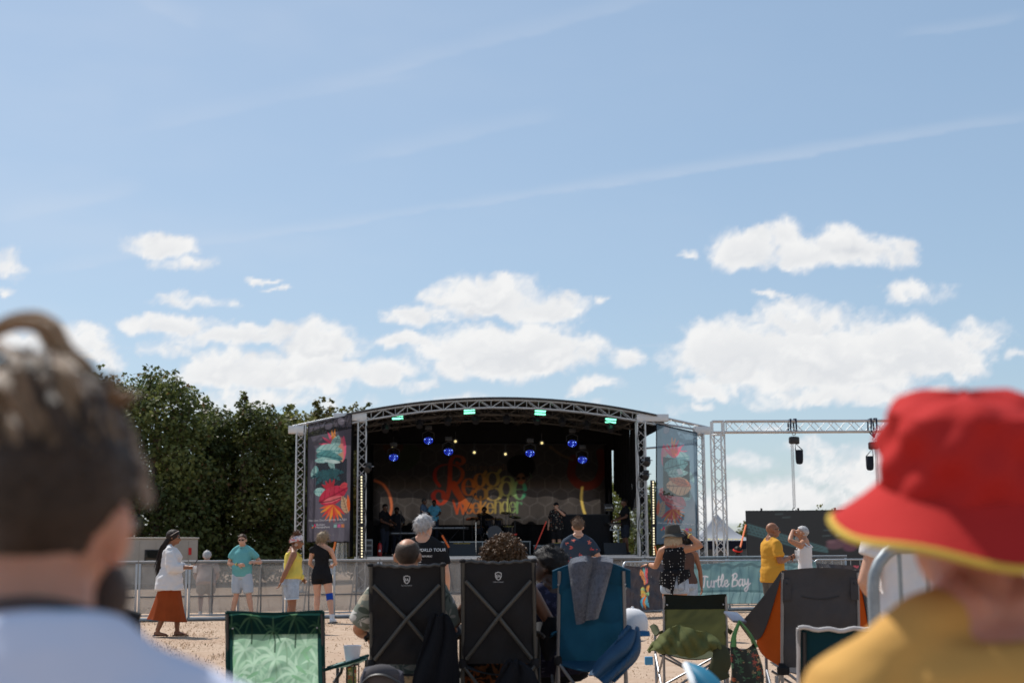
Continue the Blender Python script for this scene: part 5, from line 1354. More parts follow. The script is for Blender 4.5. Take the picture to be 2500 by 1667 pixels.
def garment(P, name, mb, m, voxel=.016, amp=.007, smooth=5, label=None, sc=(9, 9, 13)):
    V, F = remeshed(mb, voxel, smooth, wrinkle(amp, sc, int(abs(P.base.x) * 7) % 50)); return mesh_obj(name, V, F, m, P.root, label)
def shirt(P, m, hem=-.10, top=.965, sleeve=.55, loose=.016, flare=.012, sloose=.014, name='shirt', amp=.007, voxel=.016, sflare=.012, label=None, trap=.012):
    mb = MB(); ring_loft(mb, torso_rings(P, hem, top, loose, flare, n=14), 20); s = P.s; j = P.J
    if P.female:
        for q in (-1, 1): c = j['pel'] + (j['nb'] - j['pel']) * .67 + P.sr * (q * .072 * s) + P.up.cross(P.sr) * (.078 * s); mb.ell(c, (.07 * s * P.g, .066 * s * P.g, .07 * s * P.g))
    for S_, q in (('L', -1), ('R', 1)):
        sl = sleeve[S_] if isinstance(sleeve, dict) else sleeve
        sh, el, wr = j['sh' + S_], j['el' + S_], j['wr' + S_]; a = P.ar
        if sl is None: continue
        if sl == 0: limb(mb, [j['nb'] - P.up * .02 * s + P.sr * (q * .045 * s), sh - P.sr * (q * .045 * s)], [.052 * a, .062 * a + .004 * s]); continue
        pts = [sh - P.sr * (q * .06 * s), sh]; rr = [.056 * a + sloose * .6 * s, .058 * a + sloose * .7 * s]
        if sl <= 1: pts += [sh.lerp(el, sl * .5), sh.lerp(el, sl)]; rr += [.052 * a + (sloose + sflare * .5) * s, .048 * a + (sloose + sflare) * s]
        else: pts += [sh.lerp(el, .5), el, el.lerp(wr, sl - 1)]; rr += [.052 * a + (sloose + sflare * .5) * s, .044 * a + (sloose + sflare) * s, .036 * a + (sloose + sflare * .3) * s]
        limb(mb, pts, rr); mb.ell(sh, .054 * a + sloose * .6 * s); limb(mb, [j['nb'] + P.up * trap * s + P.sr * (q * .038 * s), j['nb'] + P.up * (trap - .018) * s + P.sr * (q * .08 * s), sh + P.up * .006 * s], [.046 * s + .008 * s, .052 * a + .008 * s, .052 * a + sloose * .6 * s])
    return garment(P, name, mb, m, voxel, amp, label=label)
def bottoms(P, m, end=.9, loose=.018, waist=.2, name='shorts', flare=.01, amp=.006, voxel=.016, label=None):
    mb = MB(); s = P.s; j = P.J; ring_loft(mb, torso_rings(P, -.2, waist, .012, .004, n=8), 20); L = s * (P.g * .6 + .4) * (1.04 if P.female else 1)
    for S_ in 'LR':
        hp, kn, an = j['hip' + S_], j['kn' + S_], j['an' + S_]
        if end <= 1: pts, rr = [hp, hp.lerp(kn, end * .5), hp.lerp(kn, end)], [.102 * L + loose * s * .6, .09 * L + (loose + flare * .5) * s, lerp(.098, .06, end) * L + (loose + flare) * s]
        else: pts, rr = [hp, hp.lerp(kn, .5), kn, kn.lerp(an, (end - 1) * .5), kn.lerp(an, end - 1)], [.102 * L + loose * s * .6, .085 * L + loose * s, .06 * L + loose * s, .055 * L + loose * s, .042 * L + (loose + flare) * s]
        limb(mb, pts, rr)
    return garment(P, name, mb, m, voxel, amp, label=label)
def shoes(P, m, sole=None, tall=0.0):
    for S_, q in (('L', -1), ('R', 1)):
        s = P.s; an = P.J['an' + S_]; f = (P.Rz @ Vector((q * .12, 1, 0))).normalized(); r_ = Vector((f.y, -f.x, 0)); fo = Vector((an.x, an.y, an.z - .04 * s)); Z = Vector((0, 0, 1)); mb = MB()
        ring_loft(mb, [(fo - f * .085 * s, r_ * .028 * s, Z * .035 * s), (fo - f * .03 * s, r_ * .044 * s, Z * .048 * s), (fo + f * .06 * s, r_ * .048 * s, Z * .042 * s), (fo + f * .15 * s - Z * .008, r_ * .046 * s, Z * .032 * s), (fo + f * .20 * s - Z * .014, r_ * .026 * s, Z * .018 * s)], 14)
        if tall: mb.tube([fo + Z * .01, fo + Z * (.05 + tall) * s], .05 * s, 12)
        V, F = remeshed(mb, .012, 3); o = mesh_obj('shoe', V, F, m, P.root)
        if sole: MB().bbox(fo + f * .055 * s - Z * .042 * s, (.098 * s, .30 * s, .028 * s), Matrix((r_, f, Z)).transposed(), .012).build('sole', sole, o)

def hair(P, m, thick=.016, front=.052, back=-.075, side=-.015, bumps=.004, strands=0, slen=.05, droop=.3, lift=0.0, seed=0, wide=1.0, name='hair', top=None, curl=0.0, srad=.0022, bald=None):
    """cap of hair: front/side/back give how low the hairline runs; strands break the outline"""
    hr, k, O = P.HR, P.hs, P.O; nu, nv = 44, 26; V, F = [], []
    r = np.random.default_rng(seed); roots = []
    for i in range(nv + 1):
        th = math.pi * i / nv
        for jx in range(nu):
            g = 2 * math.pi * jx / nu; x, y, z = math.sin(th) * math.cos(g), math.sin(th) * math.sin(g), math.cos(th)
            line = lerp(lerp(side, front, max(0, y) ** 1.5), back, max(0, -y) ** .8) if True else 0
            zz = z * .09
            f = min(1, max(0, (zz - line) / .022 + .5)); f = f * f * (3 - 2 * f)
            if bald is not None: f *= min(1, max(.12, (bald - zz + .03 * y) / .02 + .5))
            n = float(vnoise(x * 6 + seed, y * 6, z * 6)) - .5
            tt = thick * (1 + .0 * z) + bumps * 2 * n
            if top is not None: tt = tt * lerp(1, top, max(0, z))
            e = lerp(-.012, tt, f)
            p = O(x * (.078 + e) * (wide if f > .5 else 1), -.010 + y * (.100 + e), .028 + z * (.092 + e) + (-.02 if z < 0 else 0) * (1 - f)); V.append(tuple(p))
            if f > .6: roots.append((p, Vector((x, y, z))))
    for i in range(nv):
        for jx in range(nu): a, d = i * nu + jx, i * nu + (jx + 1) % nu; F.append((a, a + nu, d + nu, d))
    mb = MB(); mb.v, mb.f = V, F
    if strands:
        for q in range(strands):
            p, d = roots[int(r.integers(len(roots)))]; d = (hr @ d)
            dirn = (d * (.5 + lift) + Vector(r.normal(size=3)) * .35 + Vector((0, 0, -droop))).normalized(); L = slen * (.5 + .8 * r.random())
            pts = [p - d * .008]
            for w in range(3): pts.append(pts[-1] + (dirn + Vector((0, 0, -droop * .45 * w)) + Vector(r.normal(size=3)) * (.12 + curl)).normalized() * L / 3)
            mb.tube(pts, [srad, srad * .95, srad * .7, srad * .25], 4, cap=False)
    o = mb.build(name, m, P.root); return o
def hairmat(n, c, rough=.55): return mat('hair_' + n, c, rough, var=.3, vscale=40, bump=.5, bscale=160, spec=.22)
def sunglasses(P):
    O, hr, k = P.O, P.HR, P.hs; m = mat('shades', (.012, .010, .010), .12, var=0)
    f = MB().tube([O(-.062, .088, .02), O(0, .104, .022), O(.062, .088, .02)], .004 * k, 6).build('sunglasses', m, P.root)
    for q in (-1, 1):
        MB().ell(O(q * .034, .099, .010), (.027 * k, .007 * k, .020 * k), hr @ Euler((0, 0, -q * .22)).to_matrix(), 12, 8).build('lens', m, f)
        MB().tube([O(q * .062, .088, .02), O(q * .082, .02, .018), O(q * .083, -.02, .01)], .0035 * k, 5).build('temple', m, f)
def wristband(P, S_, c, t=.93):
    el, wr = P.J['el' + S_], P.J['wr' + S_]; MB().ring(el.lerp(wr, t), .034 * P.ar, .008, wr - el, 16, 5).build('wristband', mat('band_%.2f_%.2f' % (c[0], c[1]), c, .6, var=.05), P.root)
def cap_hat(P, m, brim=.08, h=.10, r=.088, name='cap'): pass
M_DENIM = mat('pale_denim', (.36, .43, .52), .85, var=.25, vscale=18, bump=.5, bscale=120)
M_WHITECLOTH = mat('white_cotton', (.76, .75, .76), .85, var=.04, trans=.18, bump=.2, bscale=60)
M_BLACKCLOTH = mat('black_cotton', (.014, .014, .016), .9, var=.2, bump=.2, bscale=60)

def crowd():
    # --- woman in the white blouse, walking right with a phone
    P = person('woman with very long dark hair in a loose white blouse and rust skirt', ground_at(418, 23.3), R(-84), 1.70, 1.02, True, sk='deep_tan', head=(0, -6, 0), curl=(.9, .9),
               J=dict(elL=(-.25, .06, 1.13), wrL=(-.13, .28, 1.13), elR=(.25, .06, 1.12), wrR=(.10, .30, 1.12), knL=(-.10, .10, .50), anL=(-.10, .12, .085), knR=(.10, -.02, .50), anR=(.10, -.18, .095)), palm={'L': (.6, -.2, .6), 'R': (-.6, -.2, .6)})
    shirt(P, M_WHITECLOTH, -.36, .97, 1.6, .035, .075, .035, name='blouse', amp=.018, sflare=.03)
    s = P.s; c = P.J['pel']; fw = P.Rz @ Vector((0, 1, 0)); rt = P.Rz @ Vector((1, 0, 0))
    def sk(u, v):
        a = u * 2 * math.pi; z = lerp(.26, .97, v) ; rx = lerp(.25, .155, v ** .8) * (1 + .06 * math.sin(a * 7 + 2 * v) * (1 - v)); ry = lerp(.31, .135, v ** .8) * (1 + .05 * math.sin(a * 9) * (1 - v))
        return P.base + rt * (math.cos(a) * rx) + fw * (math.sin(a) * ry - .04 * (1 - v)) + Vector((0, 0, z * s - .03 * math.sin(a) * (1 - v)))
    MB().grid(sk, 64, 16, .006).build('skirt', mat('rust_cloth', (.30, .062, .018), .85, var=.12, trans=.12, bump=.2), P.root)
    hm = hairmat('darkbrown', (.022, .014, .011)); hair(P, hm, .018, .05, -.09, -.06, seed=1)
    lh = MB(); r = np.random.default_rng(2)
    for k in range(150):
        a = (r.random() - .5) * 2.4; p0 = P.O(.07 * math.sin(a), -.085 * math.cos(a) * .9, .02 * r.random()); L = .50 + .30 * r.random()
        pts = [p0]
        for q in range(6): pts.append(pts[-1] + Vector((0, 0, -L / 6)) - fw * (.052 if q < 2 else .012) + Vector(r.normal(size=3)) * .010)
        lh.tube(pts, [.010, .012, .012, .011, .010, .008, .002], 5, cap=False)
    lh.build('long_hair', hm, P.root); sunglasses(P)
    MB().ring(P.O(0, -.005, .055), .100 * P.hs, .006, P.HR @ Vector((0, -.8, 1)), 24, 6).build('headband', mat('headband', (.45, .38, .33), .8, var=.3, vscale=40), P.root)
    ph = P.J['wrL'] + fw * .10 + Vector((0, 0, .05)); o = MB().bbox(ph, (.075, .010, .15), P.Rz @ Euler((-.5, 0, 0)).to_matrix(), .006).build('phone', M_BLACK, None); tag(o, 'phone held up by the woman in the white blouse', 'phone')
    cp = P.J['wrR'] + fw * .10 - Vector((0, 0, .05)); t = thing('drink_cup', cp, 'small plastic cup of amber drink in the long haired woman\'s hand', 'cup')
    MB().lathe(cp - Vector((0, 0, .03)), [(.028, 0), (.036, .11), (.034, .11), (.027, .006)], 14).build('cup', mat('clear_plastic', (.8, .82, .84), .15, var=0, alpha=.45), t); MB().lathe(cp - Vector((0, 0, .024)), [(.026, 0), (.031, .06)], 14).build('drink', mat('amber_drink', (.5, .24, .03), .15, var=0), t)
    for S_ in 'LR': a = P.J['an' + S_]; o = MB().bbox(a + fw * .055 * s - Vector((0, 0, .075 * s)), (.085, .25, .016), P.Rz, .006).build('sandal', mat('sandal', (.10, .05, .03), .7), P.root); MB().tube([a + fw * .10 - rt * .045 - Vector((0, 0, .07)), a + fw * .08 - Vector((0, 0, .035)), a + fw * .10 + rt * .045 - Vector((0, 0, .07))], .008, 5).build('strap', MATS['sandal'], o)

    # --- man in the teal polo leaning on the barrier
    P = person('man in a teal polo shirt and pale shorts leaning on the barrier', ground_at(592, 29.0), R(172), 1.71, 1.0, belly=.05, head=(4, -3, 0), sk='fair', curl=(.8, .8),
               J=dict(elR=(.29, .0, 1.14), wrR=(.02, .17, 1.12), elL=(-.36, -.10, 1.16), wrL=(-.30, .14, 1.17), anR=(.20, .02, .085), anL=(-.26, .08, .085), knL=(-.17, .05, .5)), palm={'R': (0, -1, 0), 'L': (0, -1, -.3)})
    shirt(P, mat('teal_jersey', (.14, .39, .40), .85, var=.08, bump=.15), -.13, .975, .62, .018, .016, .016, name='polo_shirt', label='teal polo shirt')
    fw = P.Rz @ Vector((0, 1, 0)); MB().ring(P.J['nb'] + fw * .005, .066, .014, P.up, 18, 6).build('collar', MATS['teal_jersey'], P.root)
    bottoms(P, mat('pale_shorts', (.42, .47, .53), .85, var=.08), .92, .026, .22); shoes(P, mat('grey_trainer', (.35, .35, .36), .7))
    hair(P, hairmat('brown', (.075, .045, .028)), .012, .058, -.06, .0, seed=3, strands=160, slen=.025, droop=-.1); sunglasses(P); wristband(P, 'R', (.75, .6, .05), .85); wristband(P, 'R', (.05, .2, .15), .95)

    # --- woman in the yellow vest
    P = person('woman in a yellow vest and denim shorts with a patterned head scarf', ground_at(712, 24.0), R(-76), 1.63, 1.2, True, belly=.05, head=(-6, -3, 0), sk='deep_tan', curl=(.9, .6), arms=1.12,
               J=dict(elR=(.26, -.10, 1.12), wrR=(.24, -.20, .90), elL=(-.24, .10, 1.13), wrL=(-.10, .22, .95), nb=(0, .02, 1.465), hd=(0, .085, 1.60), shL=(-.17, .02, 1.385), shR=(.17, .02, 1.385)), palm={'R': (0, -1, .2)})
    shirt(P, mat('yellow_jersey', (.72, .58, .12), .85, var=.08, bump=.2, trans=.1), .02, .90, None, .012, .02, name='vest', amp=.010)
    fw = P.Rz @ Vector((0, 1, 0)); rt = P.Rz @ Vector((1, 0, 0)); s = P.s
    for q in (-1, 1): MB().tube(bez([P.J['pel'] + P.up * .44 * s + rt * (.10 * q) - fw * .10, P.J['nb'] + rt * (.10 * q) - fw * .01 - P.up * .015, P.J['pel'] + P.up * .42 * s + rt * (.09 * q) + fw * .14], 5), .024, 6, flat=.5).build('shoulder_strap', MATS['yellow_jersey'], P.root)
    MB().ell(P.J['pel'] + fw * .17 + rt * .07 + P.up * .04, (.035, .05, .05)).build('knot', MATS['yellow_jersey'], P.root)
    bottoms(P, M_DENIM, .78, .024, .2, 'denim_shorts')
    for S_ in 'LR': MB().ring(P.J['hip' + S_].lerp(P.J['kn' + S_], .76), .105, .012, P.J['hip' + S_] - P.J['kn' + S_], 20, 6).build('turn_up', mat('denim_turnup', (.52, .58, .64), .85), P.root)
    hm = hairmat('auburn', (.12, .05, .025)); hair(P, hm, .014, .05, -.06, -.01, seed=4, strands=120, slen=.04, droop=0)
    bun = MB(); r = np.random.default_rng(5); cc = P.O(0, .0, .125)
    for k in range(110): d = Vector(r.normal(size=3)).normalized(); bun.tube([cc + d * .02, cc + d * .05 + Vector(r.normal(size=3)) * .012, cc + d * .075 + Vector(r.normal(size=3)) * .02], [.007, .006, .001], 4, cap=False)
    bun.ell(cc, .05); bun.build('hair_bun', hm, P.root)
    def sc(u, v): a = u * 2 * math.pi; z = lerp(-.01, .085, v); rr = math.sqrt(max(.0, 1 - ((z - .02) / .105) ** 2)); return P.O(.094 * rr * math.cos(a), -.012 + .115 * rr * math.sin(a), z + .045 * math.sin(a) * .6 + .02)
    MB().grid(sc, 40, 10, .006).build('head_scarf', mat('scarf_print', None, .8, colfn=floral((.62, .60, .62), [(.55, .04, .05), (.6, .12, .1), (.2, .22, .4)], 22, .5), var=0), P.root)
    sunglasses(P); MB().ring(P.O(.088, -.005, -.045), .018, .004, P.HR @ Vector((1, 0, 0)), 14, 5).build('earring', mat('cream_bead', (.7, .65, .55), .4), P.root)
    MB().ring(P.J['nb'] + P.up * .0, .066, .008, P.up, 20, 6).build('necklace', mat('bead_mix', (.5, .35, .25), .5, var=.5, vscale=90), P.root); shoes(P, mat('white_trainer', (.6, .6, .62), .7))

    # --- woman in the black one shoulder playsuit
    P = person('woman in a one-shoulder black playsuit with a blue knee support', ground_at(786, 27.6), R(-6), 1.71, .98, True, sk='fair', head=(-14, -8, 6), curl=(1.0, 1.0),
               J=dict(elL=(-.25, .03, 1.14), wrL=(-.20, .24, 1.05), elR=(.27, .05, 1.14), wrR=(.17, .26, 1.10), anL=(-.09, -.02, .085), knL=(-.09, .03, .5), anR=(.25, -.14, .085), knR=(.17, -.03, .5)))
    shirt(P, M_BLACKCLOTH, -.05, .86, None, .010, .004, name='playsuit_top'); bottoms(P, M_BLACKCLOTH, .42, .018, .3, 'playsuit_shorts')
    s = P.s; rt = P.Rz @ Vector((1, 0, 0)); fw = P.Rz @ Vector((0, 1, 0))
    def sash(u, v): a = lerp(-.15, 1.12, u); return P.J['pel'] + P.up * (lerp(.36, .505, u) * s) + rt * (lerp(.12, -.155, u) * s) - fw * ((.112 - .045 * u + .012 * math.sin(math.pi * u)) * s) + P.up * ((v - .5) * .16 * s) + rt * ((v - .5) * .07 * s)
    MB().grid(sash, 12, 6, .02).build('shoulder_sash', M_BLACKCLOTH, P.root); MB().ell(P.J['shL'] + P.up * .005, (.075, .078, .072)).build('shoulder_cover', M_BLACKCLOTH, P.root)
    MB().tube([P.J['hipR'].lerp(P.J['knR'], .86), P.J['knR'], P.J['knR'].lerp(P.J['anR'], .17)], [.072, .066, .066], 14).build('knee_support', mat('blue_brace', (.012, .06, .36), .8), P.root)
    shoes(P, mat('white_leather', (.68, .68, .70), .5, var=.05), M_RUBBER, .07)
    hm = hairmat('ashblonde', (.26, .19, .12)); hair(P, hm, .022, .055, -.13, -.09, seed=6, strands=380, slen=.11, droop=.75, bumps=.008, srad=.003)

    # --- grey haired man in the tour shirt
    P = person('man with swept grey hair in a black tour T-shirt with white lettering', ground_at(1034, 14.6), R(-10), 1.675, 1.06, sk='fair', head=(-24, -4, 0), J=dict(elR=(.245, .0, 1.13), wrR=(.23, .1, .90)))
    shirt(P, M_BLACKCLOTH, -.14, .975, .66, .018, .012, .018, amp=.006, label='black tour T-shirt'); bottoms(P, mat('dark_chino', (.03, .032, .04), .85), 1.9, .015, .2, 'trousers'); shoes(P, M_BLACK)
    hair(P, hairmat('grey', (.42, .41, .41)), .017, .05, -.085, -.02, seed=7, strands=1300, slen=.042, droop=.75, lift=-.15, bumps=.010, srad=.002)
    rt = P.sr; fw = P.up.cross(rt); s = P.s
    def bk(dx, dz):
        def g(x, y): return P.J['nb'] + rt * (x + dx) + P.up * (y + dz) - fw * (.148 - .10 * ((x + dx) / .2) ** 2 * .45 - max(0, dz + y + .09) * .9)
        return g
    for tx, dx, dz, sz in (('LOST ONE WORLD TOUR', .0, -.100, .043), ('DOMINICAN REPUBLIC', .0, -.155, .024), ('USA', 0, -.185, .024), ('UK', 0, -.212, .024), ('AUSTRALIA', 0, -.24, .024), ('SPAIN', 0, -.268, .024), ('ITALY', 0, -.30, .024)): lettering(tx, bk(dx, dz), sz, M_WHITE, P.root)

    # --- man in the flowered navy shirt
    P = person('man with spiky brown hair in a navy shirt with coral flowers', ground_at(1412, 22.0), R(4), 1.80, 1.02, sk='fair', head=(0, 0, 0), curl=(.8, 1.2),
               J=dict(elL=(-.25, -.02, 1.13), wrL=(-.18, .2, 1.08), elR=(.31, -.03, 1.16), wrR=(.14, .16, 1.20)))
    shirt(P, mat('coral_flower_shirt', None, .85, colfn=floral((.035, .05, .075), [(.55, .10, .09), (.62, .16, .12), (.5, .07, .08)], 8.5, .30), var=.05, bump=.15), -.16, .975, .7, .02, .012, .02, amp=.006)
    bottoms(P, mat('navy_shorts', (.03, .035, .05), .85), .95, .02); shoes(P, mat('grey_trainer', (.35, .35, .36), .7))
    hair(P, hairmat('midbrown', (.14, .09, .06)), .010, .06, -.05, .0, seed=8, strands=420, slen=.045, droop=-.5, lift=.3, top=2.2)
    MB().ring(P.J['nb'] + P.up * .015, .064, .006, P.up, 18, 5).build('necklace', mat('cord', (.25, .1, .05), .6), P.root)

    # --- woman holding her bucket hat
    P = person('woman holding her grey bucket hat in a dotted black top and denim shorts', ground_at(1645, 20.0), R(-4), 1.62, 1.10, True, sk='tan', head=(-8, 0, -4), curl=(.3, .7), arms=1.15,
               J=dict(elL=(-.27, .13, 1.17), wrL=(-.37, .34, 1.20), shR=(.185, 0, 1.425), elR=(.40, -.13, 1.47), wrR=(.225, -.03, 1.64), anL=(-.10, 0, .085)), hand_dir={'R': (-.6, .1, .72), 'L': (-.75, .6, -.1)}, palm={'R': (-.7, .1, -.5), 'L': (0, .2, -1)})
    mdot = mat('dotted_black', None, .85, colfn=dotted((.012, .012, .014), (.72, .72, .70), 27, .17), var=0)
    shirt(P, mdot, .27, .955, 0, .012, .006, name='dotted_top', amp=.005)
    rt = P.sr; fw = P.up.cross(rt); s = P.s
    for q, L in ((-1, .27), (1, .20)):
        MB().grid(lambda u, v, q=q, L=L: P.J['pel'] + rt * (q * lerp(.03, .20, u) * (1 + .12 * v)) - fw * (.155 * math.sqrt(max(.05, 1 - (u * .95) ** 2)) + .015 + .01 * math.sin(u * 9 + v * 4)) + P.up * (.16 - v * (L - .1 * u)), 12, 10, .008).build('shirt_tail', mdot, P.root)
    MB().ell(P.J['pel'] - fw * .16 + P.up * .13, (.05, .035, .045)).build('knot', mdot, P.root)
    MB().grid(lambda u, v: P.J['pel'] - fw * (.165 + .012 * v) + rt * (-.02 + (u - .5) * .07 * (1.3 - v) - .04 * v) + P.up * (.12 - .34 * v), 6, 10, .008).build('tie_end', mdot, P.root)
    bottoms(P, M_DENIM, .36, .016, .22, 'denim_shorts'); 
    for q in (-1, 1): MB().tube(bez([P.J['pel'] + rt * (q * .035) - fw * .158 - P.up * .02, P.J['pel'] + rt * (q * .04) - fw * .168 - P.up * .10, P.J['pel'] + rt * (q * .085) - fw * .158 - P.up * .125, P.J['pel'] + rt * (q * .13) - fw * .132 - P.up * .10, P.J['pel'] + rt * (q * .135) - fw * .13 - P.up * .02], 4), .0035, 4).build('pocket_seam', mat('denim_seam', (.16, .2, .27), .85), P.root)
    shoes(P, mat('white_trainer', (.6, .6, .62), .7)); hm = hairmat('blonde', (.52, .42, .30)); hair(P, hm, .010, .05, -.10, -.07, seed=9, bumps=.003)
    lh = MB(); r = np.random.default_rng(19)
    for k in range(420):
        a = r.random() * 3.9 - .38 + math.pi; p0 = P.O(.092 * math.cos(a), -.01 + .112 * math.sin(a), .02 + .03 * r.random()); d = P.HR @ Vector((math.cos(a), math.sin(a), 0)); L = .10 + .07 * r.random(); lh.tube([p0, p0 + d * .012 - Vector((0, 0, L * .4)), p0 + d * (.018 + .02 * r.random()) - Vector((0, 0, L * .75)), p0 + d * (.012 + .03 * r.random()) - Vector((0, 0, L))], [.0045, .0045, .004, .001], 4, cap=False)
    lh.build('bob_hair', hm, P.root)
    mh = mat('grey_hat', (.062, .060, .055), .9, var=.12, bump=.3)
    def crown(u, v): a = u * 2 * math.pi; r_ = [(.118, .0), (.116, .05), (.108, .105), (.098, .128), (.05, .137), (.001, .138)]; k = v * 5; i = min(int(k), 4); f = k - i; rr, zz = lerp(r_[i][0], r_[i + 1][0], f), lerp(r_[i][1], r_[i + 1][1], f); return P.O(rr * math.cos(a), -.01 + rr * 1.12 * math.sin(a), .035 + zz)
    ht = MB().grid(crown, 36, 15, .004).build('bucket_hat', mh, P.root)
    def brm(u, v): a = u * 2 * math.pi; rr = .118 + .062 * v; return P.O(rr * math.cos(a), -.01 + rr * 1.12 * math.sin(a), .035 - .045 * v + .012 * math.sin(a * 3 + 1) * v)
    MB().grid(brm, 44, 5, .004).build('brim', mh, ht); wristband(P, 'R', (.7, .6, .2), .9); wristband(P, 'L', (.04, .05, .05), .86)

    # --- companion behind her
    P = person('woman with dark wavy hair almost hidden behind the woman in the hat', ground_at(1672, 21.3), R(12), 1.56, 1.0, True, sk='deep_tan', curl=(.6, .6), J=dict(elR=(.25, -.02, 1.13), wrR=(.275, .0, .87)))
    shirt(P, mat('brown_top', (.10, .06, .05), .85), -.05, .93, None, .012, .01, name='top'); bottoms(P, M_DENIM, .5, .016, .2, 'denim_shorts'); shoes(P, M_BLACK); hair(P, hairmat('black', (.012, .009, .008)), .024, .05, -.12, -.08, seed=10, strands=300, slen=.12, droop=.8, curl=.2, srad=.003)

    # --- bald man in the amber T-shirt, cup in hand
    P = person('bald man in an amber T-shirt holding a plastic cup', ground_at(1884, 22.0), R(-72), 1.73, 1.06, sk='deep_tan', head=(-8, 0, 0), belly=.03, curl=(.6, 1.1), J=dict(elR=(.25, .0, 1.14), wrR=(.12, .27, 1.20), elL=(-.24, .06, 1.12), wrL=(-.1, .24, 1.0)), palm={'R': (-1, .2, .1)})
    shirt(P, mat('amber_cotton', (.62, .31, .045), .88, var=.06, bump=.15, trans=.08), -.22, .975, .74, .026, .02, .028, amp=.011); bottoms(P, mat('grey_cargo', (.11, .105, .10), .88, var=.15), 1.2, .03, .2, 'cargo_shorts'); shoes(P, M_BLACK); sunglasses(P)
    fw = P.Rz @ Vector((0, 1, 0)); cp = P.J['wrR'] + fw * .105 + Vector((0, 0, .035)); t = thing('drink_cup', cp, 'clear plastic pint cup held by the man in amber', 'cup')
    MB().lathe(cp - Vector((0, 0, .07)), [(.030, 0), (.040, .14), (.044, .145), (.038, .142), (.028, .006)], 16).build('cup', mat('clear_plastic', (.8, .82, .84), .15, var=0, alpha=.45), t); MB().lathe(cp - Vector((0, 0, .064)), [(.028, 0), (.033, .06)], 16).build('drink', mat('pale_drink', (.5, .5, .5), .2, var=0, alpha=.5), t); wristband(P, 'R', (.05, .03, .03), .92)

    # --- man in the white vest, hand on brow
    P = person('grey bearded man in a white vest resting his forearm on his forehead', ground_at(1964, 23.0), R(62), 1.69, .94, sk='tan', head=(6, 4, 0), curl=(.9, .6), J=dict(shL=(-.185, .02, 1.42), elL=(-.26, .16, 1.50), wrL=(-.04, .17, 1.67), elR=(.22, .0, 1.14), wrR=(.2, .12, .9)), hand_dir={'L': (.9, .1, -.2)}, palm={'L': (.2, -.6, -.6)})
    shirt(P, M_WHITECLOTH, -.10, .90, None, .008, .006, name='vest', amp=.004); fw = P.Rz @ Vector((0, 1, 0)); rt = P.Rz @ Vector((1, 0, 0)); s = P.s
    for q in (-1, 1): MB().tube(bez([P.J['pel'] + P.up * .43 + rt * (.09 * q) - fw * .10, P.J['nb'] + rt * (.095 * q) - P.up * .012, P.J['pel'] + P.up * .41 + rt * (.08 * q) + fw * .11], 5), .022, 6, flat=.5).build('shoulder_strap', M_WHITECLOTH, P.root)
    bottoms(P, mat('blue_print_shorts', None, .8, colfn=floral((.03, .10, .36), [(.55, .05, .05), (.6, .6, .62)], 16, .35), var=0), .9, .022); shoes(P, M_BLACK); hair(P, hairmat('grey', (.42, .41, .41)), .005, .07, -.03, .02, seed=12)
    bd = MB(); bd.ell(P.O(0, .062, -.082), (.05 * P.hs, .05 * P.hs, .042 * P.hs), P.HR); bd.build('beard', hairmat('greybeard', (.38, .36, .34)), P.root)

    # --- person in white T-shirt beside the near barrier
    P = person('person in a white T-shirt partly hidden behind the red hat', ground_at(2225, 7.6), R(14), 1.72, 1.05, sk='fair', J=dict(elL=(-.27, .02, 1.14), wrL=(-.10, .20, 1.02), elR=(.25, .05, 1.13), wrR=(.12, .25, 1.05)))
    shirt(P, M_WHITECLOTH, -.22, .975, .52, .024, .02, .024, amp=.01); bottoms(P, M_BLACKCLOTH, 1.9, .02, .2, 'trousers'); shoes(P, M_BLACK); hair(P, hairmat('brown', (.075, .045, .028)), seed=13)

    # --- grey haired person beyond the barrier
    P = person('grey haired person in a pale pink top bending down behind the barrier sheet', ground_at(505, 31.6), R(10), 1.62, 1.1, sk='fair', J=dict(pel=(0, -.10, .80), nb=(0, .10, 1.22), hd=(0, .17, 1.36), shL=(-.19, .08, 1.18), shR=(.19, .08, 1.18), elL=(-.27, .1, .90), wrL=(-.2, .28, .80), elR=(.27, .1, .90), wrR=(.2, .28, .80), hipL=(-.09, -.1, .78), hipR=(.09, -.1, .78), knL=(-.12, .06, .44), knR=(.12, .06, .44)))
    shirt(P, mat('pink_cotton', (.55, .40, .36), .88), -.25, .96, .7, .03, .03, .025); bottoms(P, mat('beige_shorts', (.35, .28, .22), .88), .8, .03); shoes(P, M_WHITECLOTH); hair(P, hairmat('grey', (.42, .41, .41)), .02, .05, -.08, -.02, seed=14, strands=200, slen=.03)
    P = person('person in a red head band by the canopy tent', ground_at(1802, 38.2), R(20), 1.40, 1.0, sk='dark'); shirt(P, mat('dark_top', (.02, .02, .025), .88), -.12, .96, .6); bottoms(P, M_BLACKCLOTH, 1.9, .015, .2, 'trousers'); hair(P, hairmat('black', (.012, .009, .008)), .03, .05, -.1, -.05, seed=15, strands=200, slen=.03); MB().ring(P.O(0, -.005, .02), .112, .022, P.HR @ Vector((0, -.3, 1)), 22, 6).build('head_band', mat('red_band', (.60, .04, .03), .8), P.root)
crowd()

